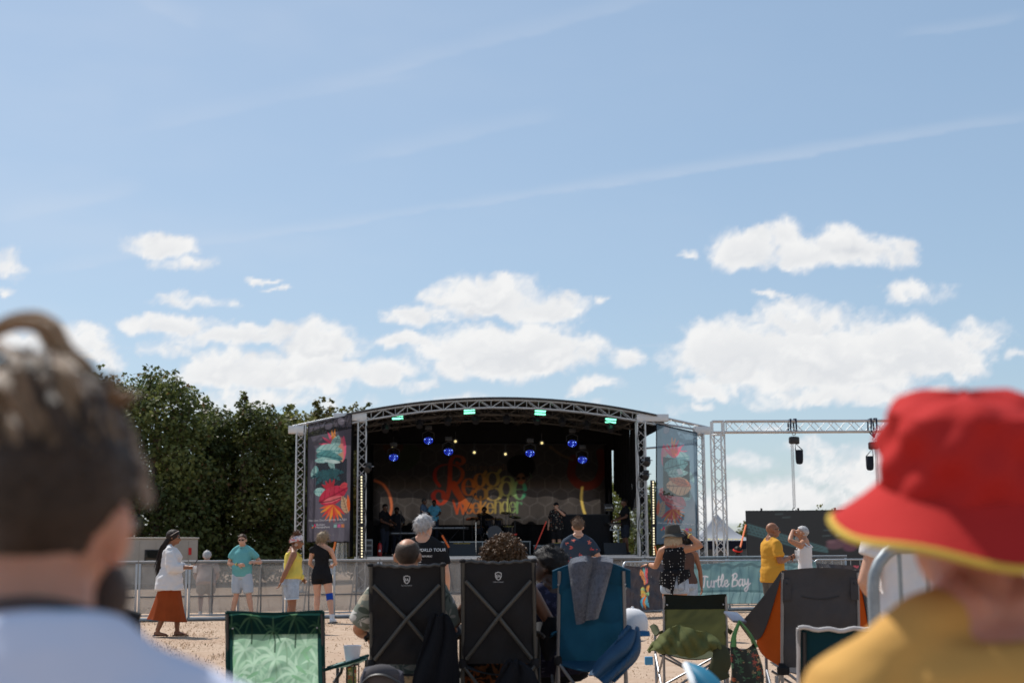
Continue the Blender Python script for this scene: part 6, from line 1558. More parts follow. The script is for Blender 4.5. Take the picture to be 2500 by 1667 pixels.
# ------------------------------------------------------------------ the band
def band():
    V_ = .017
    def put(px, y): p = on_stage(px, 1350, y); return Vector((p.x, p.y, DECK))
    b = put(1360, 1.5)
    P = person('singer in a black flowered shirt and cap with microphone at the mouth', b, R(150), 1.90, 1.12, sk='fair', voxel=V_, belly=.05, head=(16, -4, 0), curl=(1.4, .6), J=dict(elL=(-.34, .08, 1.30), wrL=(-.12, .20, 1.52), elR=(.27, -.02, 1.13), wrR=(.25, .12, .93)), hand_dir={'L': (.5, -.1, .6)}, palm={'L': (.6, -.6, 0)})
    shirt(P, mat('dark_flower_shirt', None, .85, colfn=floral((.016, .016, .018), [(.32, .26, .2), (.28, .10, .06), (.3, .3, .26)], 13, .36), var=0), -.26, .975, .8, .03, .02, .03); bottoms(P, M_BLACKCLOTH, .95, .025); shoes(P, M_BLACK)
    hair(P, M_BLACKCLOTH, .014, .045, -.04, .0, seed=1, name='cap'); MB().grid(lambda u, v: P.O((u - .5) * .15, .085 + .085 * v * math.sqrt(max(.02, 1 - (2 * u - 1) ** 2)), .062 - .02 * v), 12, 5, .006).build('cap_peak', M_BLACKCLOTH, P.root)
    bd = MB(); bd.ell(P.O(0, .06, -.08), (.05, .05, .045), P.HR); bd.build('beard', hairmat('darkbeard', (.05, .03, .02)), P.root)
    m0 = P.O(0.0, .13, -.075); o = MB().tube([m0, m0 + (P.J['wrL'] - m0) * 1.15], [.028, .014], 10).build('microphone', M_DKSTEEL, None); tag(o, 'black microphone held to the singer\'s mouth', 'microphone')
    for px, y, h, hd, cm, lab, tone, hc in ((938, 3.2, 1.93, 240, M_BLACKCLOTH, 'dark clothed musician stooping over a keyboard at the left of the stage', 'brown', 'black'), (968, 4.8, 1.85, 190, mat('dark_top', (.02, .02, .025), .88), 'second dark clothed musician with bushy hair behind the first', 'dark', 'black'),
                                            (1034, 5.0, 1.62, 250, mat('denim_shirt', None, .85, colfn=dotted((.10, .16, .26), (.35, .4, .48), 60, .2), var=0), 'musician in a speckled denim shirt beside the keyboard', 'brown', 'darkgrey'), (1060, 4.9, 1.56, 178, mat('sky_shirt', (.12, .42, .62), .85, trans=.1), 'musician in a sky blue shirt with a lanyard', 'dark', 'black'),
                                            (1528, 1.3, 2.02, 105, M_BLACKCLOTH, 'musician in black playing at the far right of the stage', 'brown', 'black')):
        b = put(px, y); b.z = DECK + (.56 if 4.6 < y < 6.5 and px > 990 else 0)
        P = person(lab, b, R(hd), h, 1.0, sk=tone, voxel=V_, curl=(.7, .7), J=dict(elL=(-.27, .06, 1.16), wrL=(-.18, .30, 1.08), elR=(.27, .06, 1.16), wrR=(.18, .32, 1.06)), head=(0, -8, 0)); shirt(P, cm, -.2, .975, .7, .022, .014, .02); bottoms(P, mat('dark_jeans', (.025, .03, .045), .85), .95 if px > 1500 else 1.9, .018, .2, 'trousers'); shoes(P, M_BLACK); hair(P, hairmat(hc, (.012, .009, .008) if hc == 'black' else (.06, .06, .06)), .022 if px == 968 else .010, .05, -.05, .0, seed=px)
        if px == 1060:
            f = P.Rz @ Vector((0, 1, 0)); MB().tube([P.J['nb'] + P.sr * .07 + f * .03, P.J['pel'] + P.up * .28 + f * .155, P.J['nb'] - P.sr * .07 + f * .03], .012, 5).build('lanyard', M_BLACK, P.root)
        if px == 1528: MB().tube([P.J['pel'] - P.sr * .17, P.J['pel'] + (P.Rz @ Vector((0, 1, 0))) * .14, P.J['pel'] + P.sr * .17], .035, 8).build('waist_band', mat('rust_band', (.30, .06, .03), .8), P.root)
    b = put(1183, 5.7); b.z = DECK + .56
    P = person('drummer in black seen as a dark shape behind the kit', b, R(185), 1.75, 1.05, pose=SIT, sk='dark', voxel=V_, J=dict(elL=(-.4, .1, .82), wrL=(-.42, .3, .86), elR=(.33, .15, .78), wrR=(.25, .35, .82)), curl=(1.2, 1.2)); shirt(P, M_BLACKCLOTH, -.1, .97, .6); bottoms(P, M_BLACKCLOTH, 1.9, .015, .2, 'trousers'); hair(P, hairmat('black', (.012, .009, .008)), .03, .05, -.05, .0, seed=31)
    t = thing('drum_stool', b, 'round black drum stool under the drummer', 'stool'); MB().lathe(b + Vector((0, 0, .32)), [(.16, 0), (.17, .03), (.15, .07)], 18).build('seat', M_BLACK, t)
    for k in range(3): MB().tube([b + Vector((0, 0, .33)), b + Vector((.22 * math.cos(k * 2.09), .22 * math.sin(k * 2.09), .01))], .014, 6).build('leg', M_STEEL, t)
band()

# ------------------------------------------------------------------ camping chairs and what hangs on them
M_TUBE = mat('grey_steel_tube', (.23, .24, .26), .38, .65, var=.1)
class Chair: pass
def camp_chair(label, px, D, topy, W, zb, fab, frame, seatfab=None, rake=.10, cross=True, sag=.05, arms=True, group='camping chairs', turn=0.0, crown=0.0, top_in=0.0, pr=None, band=None, seat_d=.46, armfab=None, legs=True, thick=0.0):
    c = Chair(); g = ground_at(px, D); zt = at(px, topy, D - rake).z
    t = thing('camping_chair', g, label, 'chair', group); Rz = Matrix.Rotation(turn, 3, 'Z')
    L = lambda x, y, z: g + Rz @ Vector((x, y, z)); c.L, c.t, c.zt, c.W, c.zb, c.g, c.Rz = L, t, zt, W, zb, g, Rz
    ry = lambda z: -rake * (z - zb) / (zt - zb)          # leans back towards the viewer
    c.ry = ry
    def back(u, v, off=0.0):
        x = (u - .5) * W * (1 - top_in * v); z = lerp(zb, zt, v) + crown * math.sin(math.pi * u) * v
        sg = sag * math.sin(math.pi * u) * math.sin(math.pi * min(1, .15 + .8 * v)) * (1.3 - .6 * v)
        wr = .006 * math.sin(u * 15 + v * 5) * (1 - v) + .005 * math.sin(v * 11 + u * 3) + .030 * (float(vnoise(u * 4 + v * 2.5 + px, v * 5 - u * 2, 1.5)) - .5) + .014 * (float(vnoise(u * 9 - v * 7, v * 9 + px, 4.5)) - .5)
        droop = .012 * math.sin(math.pi * u) ** 2 * (v > .97) if not crown else 0
        return L(x, ry(z) - sg - wr - off, z - droop)
    c.back = back
    if pr is not None: pr.cloth(back, 'back_fabric', fab, t, thick=0)
    else: MB().grid(back, 34, 34, thick).build('back_fabric', fab, t)
    if band is not None: MB().grid(lambda u, v: back(u, .74 + .262 * v, .006), 24, 6, .005).build('head_band', band, t)
    for s in (-1, 1):
        x0 = s * (W / 2 + .004)
        MB().tube([L(x0, .03, .02), L(x0, .0, zb), L(s * (W / 2 * (1 - top_in) - .004), ry(zt), zt - .015)], .0115, 8).build('back_pole', frame, t)
        MB().tube([L(x0, .03, .0), L(x0, .03, .035)], .02, 8).build('foot', M_RUBBER, t)
        MB().lathe(L(x0, ry(zb), zb - .03), [(.02, 0), (.026, .01), (.026, .05), (.02, .06)], 10).build('joint', M_RUBBER, t)
        xf = s * (W / 2 + .035); yf = seat_d
        MB().tube([L(xf, yf - .05, .02), L(xf, yf, zb - .05), L(xf, yf + .01, zb + .17)], .0115, 8).build('front_post', frame, t)
        MB().tube([L(xf, yf - .05, 0), L(xf, yf - .05, .035)], .02, 8).build('foot', M_RUBBER, t)
        MB().tube([L(x0 + s * .015, .03, .05), L(xf, yf, zb - .05)], .010, 8).build('side_brace', frame, t); MB().tube([L(xf + s * .012, yf - .05, .05), L(x0, 0, zb - .02)], .010, 8).build('side_brace', frame, t)
        if arms:
            MB().grid(lambda u, v: L(s * (W / 2 + .012 + .03 * u + (v - .5) * .075), lerp(ry(zb + .2), yf + .03, u), zb + .19 + .03 * u - .05 * math.sin(math.pi * u) - .02 * (2 * v - 1) ** 2), 10, 5, .012).build('armrest', armfab or fab if pr is None else band, t)
    if legs:
        for a, b_ in ((-1, 1), (1, -1)):
            MB().tube([L(a * W / 2, -.025 - .012 * a, zb - .015), L(b_ * (W / 2 - .03), .005 - .012 * a, .05)], .010, 8).build('cross_brace', frame, t)
            MB().tube([L(a * W / 2, seat_d + .012 * a, zb - .06), L(b_ * W / 2, seat_d - .03 + .012 * a, .05)], .010, 8).build('cross_brace', frame, t)
    if cross:
        for a in (-1, 1): MB().tube([L(a * (W / 2 - .02), ry(zt - .13) - .035 - sag * .25, zt - .13), L(0, ry((zt + zb) / 2) - sag - .03 - .012 * a, (zt + zb) / 2 - .03), L(-a * (W / 2 - .02), -.03, zb + .03)], .0125, 8).build('back_cross_bar', cross, t)
    MB().grid(lambda u, v: L((u - .5) * W * 1.02, lerp(-.02, seat_d, v), zb - .015 + .02 * v - .07 * math.sin(math.pi * u) * math.sin(math.pi * (.25 + .6 * v))), 14, 12, 0 if pr is not None else .006).build('seat_fabric', seatfab or (fab if pr is None else band), t)
    return c

def chairs():
    # palm print chair
    W, H = .655, .56; p = Print(150, 130, W, H, (.25, .42, .29)); r = np.random.default_rng(12)
    lt, lt2, brn = (.42, .60, .45), (.34, .52, .37), (.22, .36, .24)
    def palm(x, y, s, c, c2):
        p.stroke([(x, y), (x + .012, y - s * .8), (x + .008, y - s * 1.6)], .010, brn)
        for a in np.linspace(-62, 242, 9):      # fronds arch out and hang
            a = R(a + r.normal() * 9); L = s * (.75 + .4 * r.random()); q = (x + math.cos(a) * L * .45, y + math.sin(a) * L * .45); e = (x + math.cos(a) * L, y + math.sin(a) * L - .42 * L * abs(math.cos(a)))
            P_ = [(w_.x, w_.y) for w_ in bez([(x, y, 0), (q[0], q[1] + .06 * L, 0), (e[0], e[1], 0)], 4)]; p.stroke(P_, [s * q_ for q_ in (.03, .07, .11, .13, .14, .12, .09, .05, .01)], c if r.random() > .45 else c2)
    for x, y, s in ((.12, .30, .15), (.33, .24, .18), (.54, .33, .14), (.06, .12, .15), (.24, .07, .12), (.47, .12, .16), (.61, .20, .12), (.40, .37, .11), (.58, .03, .12), (.18, .19, .10)): palm(x, y, s, lt, lt2)
    for k in range(14): p.leaf(r.random() * W, r.random() * .36, .10, .025, r.random() * 6.28, (.22, .42, .25))
    top = p.y > H - .155; p.c[top, :3] = (.012, .058, .052); brn = (.03, .07, .045)
    for x, y, s in ((.16, .52, .11), (.46, .51, .12), (.32, .43, .09), (.03, .46, .08), (.62, .45, .08)): palm(x, y, s, (.05, .15, .09), (.12, .26, .15))
    p.c[(p.y < H - .155) & (np.arange(len(p.y)) < 0)] = 0
    low = ~top; 
    side = (np.abs(p.x - W / 2) > W / 2 - .035); p.c[side & low, :3] = (.01, .04, .038)
    fab = mat('palm_print_cloth', None, .75, attr='print', var=.06, trans=.62); gcl = mat('dark_green_cloth', (.010, .045, .042), .8, var=.1, trans=.1)
    c = camp_chair('empty green palm print camping chair with a dark green top band', 680, 10.0, 1492, W, .34, fab, M_DKSTEEL, pr=p, band=None, rake=.12, sag=.03, cross=None, arms=False, seatfab=gcl)
    MB().grid(lambda u, v: c.back(u, .735 + .265 * v, -.02), 20, 5, .004).build('pocket_layer', gcl, c.t)
    MB().tube([c.back(u / 20, 1.0) for u in range(21)], .009, 6).build('top_piping', gcl, c.t)
    for s in (0, 1): MB().tube([c.back(s, v / 10) for v in range(11)], .014, 6).build('side_piping', gcl, c.t); MB().lathe(c.back(.06 if s == 0 else .94, .80, .01), [(.007, 0), (.005, .004)], 10, (0, -1, 0)).build('rivet', M_STEEL, c.t)
    # its swung out side table with the cup
    mesh = mat('pale_mesh', (.36, .52, .48), .7, trans=.4)
    ta = thing('swing_table', ground_at(800, 10.1), 'pale green mesh side table with cup holder swung out beside the palm chair', 'table')
    a0, a1 = at(795, 1632, 9.9), at(895, 1602, 10.2)
    MB().grid(lambda u, v: a0.lerp(a1, u) + Vector((0, (v - .5) * .22, .012 * math.sin(u * 5) - .03 * math.sin(math.pi * v) * math.sin(math.pi * u))), 14, 8, .006).build('mesh_panel', mesh, ta)
    for q in (-.11, .11): MB().tube([a0 + Vector((0, q, 0)), a1 + Vector((0, q, 0))], .011, 8).build('arm_rail', gcl, ta)
    MB().tube([at(815, 1665, 10.0), at(833, 1640, 10.05), at(836, 1622, 10.05)], .011, 8).build('support_tube', M_DKSTEEL, ta); MB().tube([at(895, 1604, 10.2), Vector((at(890, 1604, 10.2).x, 10.2, .01))], .012, 8).build('post', M_DKSTEEL, ta)
    b = at(860, 1614, 10.08); hd = MB()
    for z in (-.02, -.16): hd.ring(b + Vector((0, 0, z)), .045, .006, (0, 0, 1), 18, 5)
    for k in range(5): hd.tube([b + Vector((.045 * math.cos(k * 1.26), .045 * math.sin(k * 1.26), -.02)), b + Vector((.045 * math.cos(k * 1.26), .045 * math.sin(k * 1.26), -.16))], .005, 5)
    hd.build('cup_holder', M_BLACK, ta)
    t = thing('paper_cup', b, 'pale blue paper cup standing in the mesh cup holder', 'cup'); MB().lathe(b + Vector((0, 0, -.02)), [(.042, 0), (.062, .13), (.058, .13), (.04, .006)], 20).build('cup', mat('pale_cup', (.62, .66, .74), .5, trans=.2), t)
    t = thing('drink_carton', b - Vector((0, 0, .17)), 'small fruit printed carton hanging in the cup holder', 'carton'); MB().bbox(b - Vector((0, 0, .095)), (.058, .05, .125), None, .008).build('carton', mat('fruit_print', None, .5, colfn=floral((.16, .22, .07), [(.75, .55, .12), (.55, .06, .03), (.05, .16, .05), (.6, .55, .4)], 38, .6), var=0), t)
    # two tall black chairs with a white shield
    blk = mat('black_oxford', (.019, .019, .021), .72, var=.12, bump=.25, bscale=200, trans=.0); bar = mat('charcoal_tube', (.052, .052, .048), .45, .2, var=.1)
    EA = []
    for px, ty, lab in ((997, 1376, 'tall black camping chair with white shield holding the balding man'), (1217, 1366, 'tall black camping chair with white shield holding the curly haired woman')):
        W = .452 if px < 1100 else .445
        c = camp_chair(lab, px, 9.1, ty, W, .60, blk, bar, rake=.14, cross=bar, sag=.035); EA.append(c)
        for s in (0, 1): MB().tube([c.back(s, v / 8, -.005) for v in range(9)], .013, 6).build('side_piping', blk, c.t); MB().ell(c.back(s, 1.0) - Vector((0, 0, .006)), (.022, .02, .014)).build('corner_pocket', blk, c.t)
        MB().tube([c.back(u / 24, 1.0) - Vector((0, 0, .006 + .004 * math.sin(u * 1.7))) for u in range(25)], .010, 6).build('top_hem', mat('black_hem', (.045, .048, .052), .6), c.t)
        q = c.back(.5, .845, .006); f = lambda x, y: q + Vector((x, -.002, y))
        MB().tube([f(x, y) for x, y in ((-.018, .018), (0, .024), (.018, .018), (.017, -.004), (.010, -.018), (0, -.025), (-.010, -.018), (-.017, -.004), (-.018, .018))], .0022, 5).build('shield', M_WHITE, c.t)
        lettering('EA', lambda x, y: f(x, y - .009), .026, M_WHITE, c.t, sx=.8); lettering('EVER ADVANCED', lambda x, y: f(x, y - .040), .0095, M_DIMPRINT, c.t, sx=.85)
    # blue chair
    blu = mat('blue_oxford', (.009, .062, .115), .72, var=.10, bump=.2, bscale=150, trans=.10)
    c = camp_chair('blue camping chair with a grey fleece over its rounded back', 1441, 9.3, 1388, .425, .60, blu, M_TUBE, rake=.12, cross=None, sag=.05, crown=.045, top_in=.02)
    MB().grid(lambda u, v: c.back(-.10 + 1.2 * u, .80 + .2 * v + .02 * math.sin(math.pi * u), .012 - .02 * abs(2 * u - 1) ** 2), 24, 6, .02).build('head_pad', blu, c.t)
    for s in (-1, 1): MB().lathe(c.L(s * .2125, c.ry(1.08) - .02, 1.08), [(.007, 0), (.004, .006)], 10, (0, -1, 0)).build('rivet', M_STEEL, c.t)
    fl = mat('grey_fleece', (.085, .095, .125), .95, var=.45, vscale=55, bump=1.0, bscale=90, sheen=.4)
    def fleece(u, v):      # over the top and down the back, slanting to a point
        w = lerp(.27, .12, max(0, v - .2) / .8) ; xc = lerp(.0, -.035, v) if v > .2 else 0
        if v < .2: q = c.back(.5 + (xc + (u - .5) * w) / .425, 1.0); return q + Vector((0, .11 * (1 - v / .2) - .035 * (v / .2), .018 + .012 * math.sin(math.pi * v / .4) - .25 * (1 - v / .2) ** 2))
        f = (v - .2) / .8; q = c.back(.5 + (xc + (u - .5) * w) / .425, 1.0 - .62 * f * (1 - .1 * u)); return q - Vector((0, .032 + .034 * math.sin(u * 8 + f * 2) * (1 - .3 * f) + .02 * abs(math.sin(u * 6.0)), 0))
    ob = MB().grid(fleece, 34, 44, .014).build('fleece_blanket', fl, None); tag(ob, 'folded grey fleece hanging over the back of the blue chair', 'fleece')
    # blue jacket sliding off its right side
    jm = mat('blue_nylon', (.008, .055, .125), .6, var=.12, bump=.2, bscale=30, trans=.08)
    A = [at(1532, 1530, 9.15), at(1505, 1560, 9.05), at(1470, 1600, 9.0), at(1440, 1650, 8.98)]; B = [at(1556, 1535, 9.2), at(1560, 1590, 9.1), at(1538, 1630, 9.02), at(1500, 1668, 8.98)]
    Ac, Bc = bez(A, 6), bez(B, 6)
    def jk(u, v):
        i = v * (len(Ac) - 1); k = min(int(i), len(Ac) - 2); a = Ac[k].lerp(Ac[k + 1], i - k); b_ = Bc[k].lerp(Bc[k + 1], i - k)
        return a.lerp(b_, u) + Vector((0, -.05 * math.sin(math.pi * u) - .02 * math.sin(u * 14 + v * 6), .012 * math.sin(u * 9)))
    ob = MB().grid(jk, 26, 30, .012).build('blue_jacket', jm, None); tag(ob, 'crumpled blue jacket hanging off the side of the blue chair', 'jacket')
    # white cap perched on its arm
    q = at(1541, 1520, 9.55); t = thing('baseball_hat', q, 'white baseball hat with blue edge resting at the arm of the blue chair', 'hat'); wm = mat('white_cap_cloth', (.66, .66, .68), .8, var=.04)
    MB().lathe(q + Vector((0, 0, -.045)), [(.098, 0), (.100, .04), (.092, .085), (.07, .12), (.035, .138), (.005, .142)], 22, (.15, .1, 1), squash=1.12).build('crown', wm, t); MB().ell(q + Vector((.01, .0, .098)), .010).build('button', wm, t)
    MB().grid(lambda u, v: q + Vector(((u - .5) * .18 + .02, -.09 - .055 * v * math.sin(math.pi * (.08 + .84 * u)), -.05 - .03 * v)), 14, 5, .006).build('peak', mat('cap_blue', (.03, .12, .25), .8), t)
    # olive chair with a jacket
    ol, olt = mat('olive_oxford', (.062, .068, .032), .75, var=.12, bump=.2, bscale=150, trans=.22, tcol=(.12, .13, .05)), mat('dark_olive_oxford', (.012, .015, .011), .75, var=.1)
    c = camp_chair('olive green camping chair with a jacket draped over its arms', 1692, 13.0, 1450, .56, .40, ol, M_TUBE, band=olt, rake=.06, cross=None, sag=.04)
    for s in (0, 1): MB().lathe(c.back(.05 if s == 0 else .95, .82, .02), [(.009, 0), (.006, .006)], 10, (0, -1, 0)).build('rivet', M_STEEL, c.t)
    lm = mat('olive_jacket_cloth', (.15, .165, .065), .85, var=.12, bump=.25, bscale=40, trans=.28)
    Tp = bez([at(1582, 1588, 12.85), at(1606, 1556, 12.8), at(1630, 1536, 12.75), at(1662, 1528, 12.72), at(1700, 1536, 12.7), at(1748, 1560, 12.72), at(1775, 1600, 12.75)], 6); Bt = bez([at(1585, 1592, 12.8), at(1606, 1590, 12.72), at(1640, 1596, 12.68), at(1668, 1602, 12.66), at(1705, 1600, 12.66), at(1740, 1588, 12.68), at(1764, 1640, 12.70)], 6)
    def jk2(u, v):
        i = u * (len(Tp) - 1); k = min(int(i), len(Tp) - 2); return Tp[k].lerp(Tp[k + 1], i - k).lerp(Bt[k].lerp(Bt[k + 1], i - k), v) + Vector((0, -.03 * math.sin(math.pi * v) - .026 * math.sin(u * 22 + v * 5) - .012 * math.sin(u * 47 - v * 9), .012 * math.sin(u * 18)))
    ob = MB().grid(jk2, 50, 16, .012).build('olive_jacket', lm, None); tag(ob, 'light olive jacket slung across the olive chair', 'jacket')
    # sleeve hanging down on the right
    ob2 = MB().tube(bez([at(1758, 1575, 12.7), at(1762, 1610, 12.66), at(1752, 1640, 12.64), at(1756, 1660, 12.64)], 5), [.05, .062, .072, .078, .085, .09, .092, .09, .088, .09, .094, .098, .1, .1, .102, .10], 12, flat=.5).build('sleeve', mat('olive_sleeve', (.05, .052, .028), .85, var=.12), ob)
    # grey and orange bucket chair
    gr, orr = mat('grey_oxford', (.060, .057, .060), .75, var=.10, bump=.2, bscale=150, trans=.04), mat('orange_oxford', (.50, .10, .012), .72, var=.08, trans=.30)
    c = camp_chair('wide grey bucket camping chair with orange side panels', 1993, 10.4, 1392, .545, .46, gr, M_TUBE, rake=.10, cross=None, sag=.03, arms=False, crown=.02)
    zt, zb = c.zt, c.zb
    for s in (-1, 1):
        def wing(u, v, s=s):       # from the back post forward and outwards to the arm
            f = u; z0 = lerp(zb, zb + .08, f); z1 = zb + .30 + (zt - zb - .30) * (1 - f) ** 1.7
            return c.L(s * (.272 + .25 * math.sin(f * 1.5) * (.35 + .65 * v) - .10 * (1 - v) * f * 0), c.ry(lerp(z0, z1, v)) + .34 * f ** 1.2, lerp(z0, z1, v))
        MB().grid(lambda u, v: wing(u * (1.0 - .55 * v), v * .94), 16, 16, .006).build('orange_panel', orr, c.t)
        MB().grid(lambda u, v: wing(lerp(.0, 1, u), lerp(.94 - .50 * math.sin(min(1, u * 1.5) * 1.57), 1.0, v)) + c.Rz @ Vector((s * .006, -.008, 0)), 18, 10, .008).build('side_panel', gr, c.t)
        MB().lathe(c.L(s * .272, -.02, zb - .05), [(.035, 0), (.045, .015), (.045, .05), (.03, .06)], 12).build('hub', M_RUBBER, c.t)
        MB().ell(c.L(s * .44, .30, zb + .02), (.06, .07, .04)).build('corner_pad', M_RUBBER, c.t)
        MB().bbox(c.back(.06 if s < 0 else .94, .80, .012), (.055, .008, .15), None, .003).build('pole_sleeve', gr, c.t); MB().lathe(c.back(.06 if s < 0 else .94, .86, .018), [(.007, 0), (.005, .005)], 10, (0, -1, 0)).build('rivet', M_BLACK, c.t)
    for v0, w in ((.72, .10), (.24, .10)): MB().tube([c.back(.25 + .5 * q / 12, v0 - .035 * math.sin(math.pi * q / 12), .004) for q in range(13)], .003, 5).build('stitched_seam', M_BLACK, c.t)
    # flowered carrier bag on its arm
    q = at(1818, 1600, 10.2); t = thing('carrier_bag', q - Vector((0, 0, .3)), 'dark flowered carrier bag hanging from the arm of the grey bucket chair', 'bag')
    bm_ = mat('bag_print', None, .55, colfn=floral((.022, .028, .022), [(.45, .10, .03), (.06, .16, .07), (.42, .30, .16), (.30, .06, .04), (.10, .22, .12)], 24, .5), var=.15, trans=.30)
    z1, z0 = at(1818, 1575, 10.2).z, at(1818, 1690, 10.2).z; xm = q.x
    def bag(u, v):
        a = u * 2 * math.pi; z = lerp(z0, z1, v); rx = (.118 - .035 * v ** 2) * (1 + .06 * math.sin(a * 3 + v * 5)); ry_ = .06 * (1 - .45 * v) * (1 + .1 * math.sin(a * 5 + v * 3))
        return Vector((xm + rx * math.cos(a) + .01 * math.sin(v * 4), 10.2 + ry_ * math.sin(a), z + .03 * math.cos(2 * a) * v))
    MB().grid(bag, 40, 16, 0).build('bag_body', bm_, t); MB().ell((xm, 10.2, z0), (.112, .058, .03)).build('bag_base', bm_, t)
    hk = at(1806, 1515, 10.25)
    for x0, x1 in ((1782, 1800), (1838, 1822)):
        for yy in (-.03, .03): MB().tube(bez([at(x0 + 8, 1578, 10.2) + Vector((0, yy, 0)), at((x0 + x1) / 2 + 2, 1548, 10.2) + Vector((0, yy * .6, 0)), hk + Vector((0, yy * .3, 0))], 6), [.034, .032, .030, .028, .026, .024, .022, .020, .018, .017, .016, .015, .014], 8, flat=.3).build('handle', mat('bag_green', (.16, .34, .14), .6, trans=.45), t)
    # phone tray on the arm
    o = MB().bbox(at(1795, 1506, 10.6), (.11, .18, .02), (.35, .1, .3), .008).build('phone', mat('phone_grey', (.10, .11, .15), .2), None); tag(o, 'grey phone lying at the arm of the bucket chair', 'phone')
    # low dark teal chair with pale piping
    te, pip = mat('deep_teal_oxford', (.006, .034, .044), .75, var=.1), mat('pale_piping', (.50, .48, .47), .8)
    c = camp_chair('low dark teal folding chair with pale piping beside the yellow shirt', 2032, 8.4, 1532, .46, .36, te, M_TUBE, rake=.08, cross=None, sag=.02, arms=False)
    MB().tube([c.back(u / 16, 1.0) + Vector((0, -.005, .006 * math.sin(u * 1.3))) for u in range(17)], .013, 8).build('piping', pip, c.t)
    for s in (0, 1): MB().tube([c.back(s, 1 - v / 10) for v in range(11)], .012, 8).build('piping', pip, c.t)
    MB().tube([c.back(.07, .95, .012), c.back(.07, .1, .012)], .012, 6).build('dark_strip', M_BLACK, c.t)
    # near sky blue seat corner, out of focus
    q = [at(1668, 1620, 5.2), at(1708, 1632, 5.1), at(1762, 1690, 5.0), at(1690, 1720, 5.0)]
    t = thing('beach_towel', at(1720, 1700, 5.0), 'blurred sky blue towel corner with white hem at the bottom edge', 'towel'); E0 = bez([at(1672, 1618, 5.2), at(1715, 1632, 5.15), at(1750, 1660, 5.1), at(1790, 1710, 5.05)], 5); E1 = bez([at(1674, 1622, 5.15), at(1690, 1660, 5.0), at(1705, 1700, 4.95), at(1725, 1760, 4.9)], 5)
    MB().grid(lambda u, v: E0[round(u * 15)].lerp(E1[round(u * 15)], v) + Vector((0, -.02 * math.sin(v * 7), 0)), 15, 10, .008).build('towel_cloth', mat('sky_nylon', (.015, .20, .33), .6, trans=.25), t); MB().tube(E1, .012, 8).build('hem', mat('white_piping', (.65, .68, .7), .8), t)
    # black chair corner peeping behind the hair-bun man
    c = camp_chair('black chair whose rounded corner shows beside the bun haired man', 262, 7.4, 1510, .40, .42, blk, bar, rake=.1, cross=None, sag=.02, arms=False, crown=.04)
    MB().tube([c.back(u / 12, 1.0) for u in range(13)], .03, 10).build('padded_rim', blk, c.t)
    # black coats hanging between and below the tall chairs
    def coat(label, pts, D, wid, nm='black_coat', m=None):
        C = bez([at(x, y, D) for x, y in pts], 6); n = len(C) - 1
        def f(u, v):
            i = v * n; k = min(int(i), n - 1); p_ = C[k].lerp(C[k + 1], i - k); w = np.interp(v, np.linspace(0, 1, len(wid)), wid); return p_ + Vector(((u - .5) * w, -.05 * math.sin(math.pi * u) - .018 * math.sin(u * 16 + v * 5), .01 * math.sin(u * 11)))
        ob = MB().grid(f, 24, 20, .012).build(nm, m or mat('black_coat_cloth', (.008, .009, .012), .85, var=.15), None); tag(ob, label, 'coat')
    coat('black coat hanging down between the two tall black chairs', [(1075, 1498), (1075, 1560), (1066, 1640), (1058, 1760)], 8.9, [.08, .20, .28, .34])
    coat('black bag of clothes hanging under the curly haired woman\'s chair', [(1255, 1610), (1262, 1640), (1262, 1700), (1262, 1760)], 8.8, [.04, .20, .36, .40])
    # brown patterned wrap below
    coat('brown swirl patterned wrap hanging under the curly haired woman', [(1180, 1612), (1178, 1650), (1176, 1700), (1172, 1740)], 9.3, [.24, .26, .24, .2], 'patterned_wrap', mat('swirl_cloth', None, .85, colfn=lambda b, tc: b.mix(b.map(b.m('SINE', b.m('MULTIPLY', b.noise(tc, 7, 2, .5), 60.0)), -.2, .2), (.02, .014, .012), (.16, .055, .02)), var=0))
    # small rucksack at the bottom edge
    q = at(930, 1690, 8.6); t = thing('rucksack', q - Vector((0, 0, .2)), 'grey and black rucksack top showing below the first tall chair', 'rucksack')
    MB().bbox(q, (.26, .18, .30), (.1, .12, 0), .07).build('body', mat('rucksack_grey', (.06, .06, .075), .8, bump=.3, bscale=60), t); MB().tube(bez([at(880, 1672, 8.5), at(905, 1650, 8.48), at(940, 1648, 8.46), at(985, 1672, 8.46)], 5), .016, 8, flat=.5).build('strap', M_BLACK, t); MB().ell(q + Vector((.01, -.06, .10)), (.11, .06, .07)).build('lid', mat('rucksack_lid', (.075, .07, .075), .8), t)
    o = MB().bbox(at(1584, 1612, 12.6), (.07, .05, .07), None, .008).build('blue_box', mat('blue_card', (.05, .25, .45), .6), None); tag(o, 'small blue box at the left foot of the olive chair', 'box')
chairs()

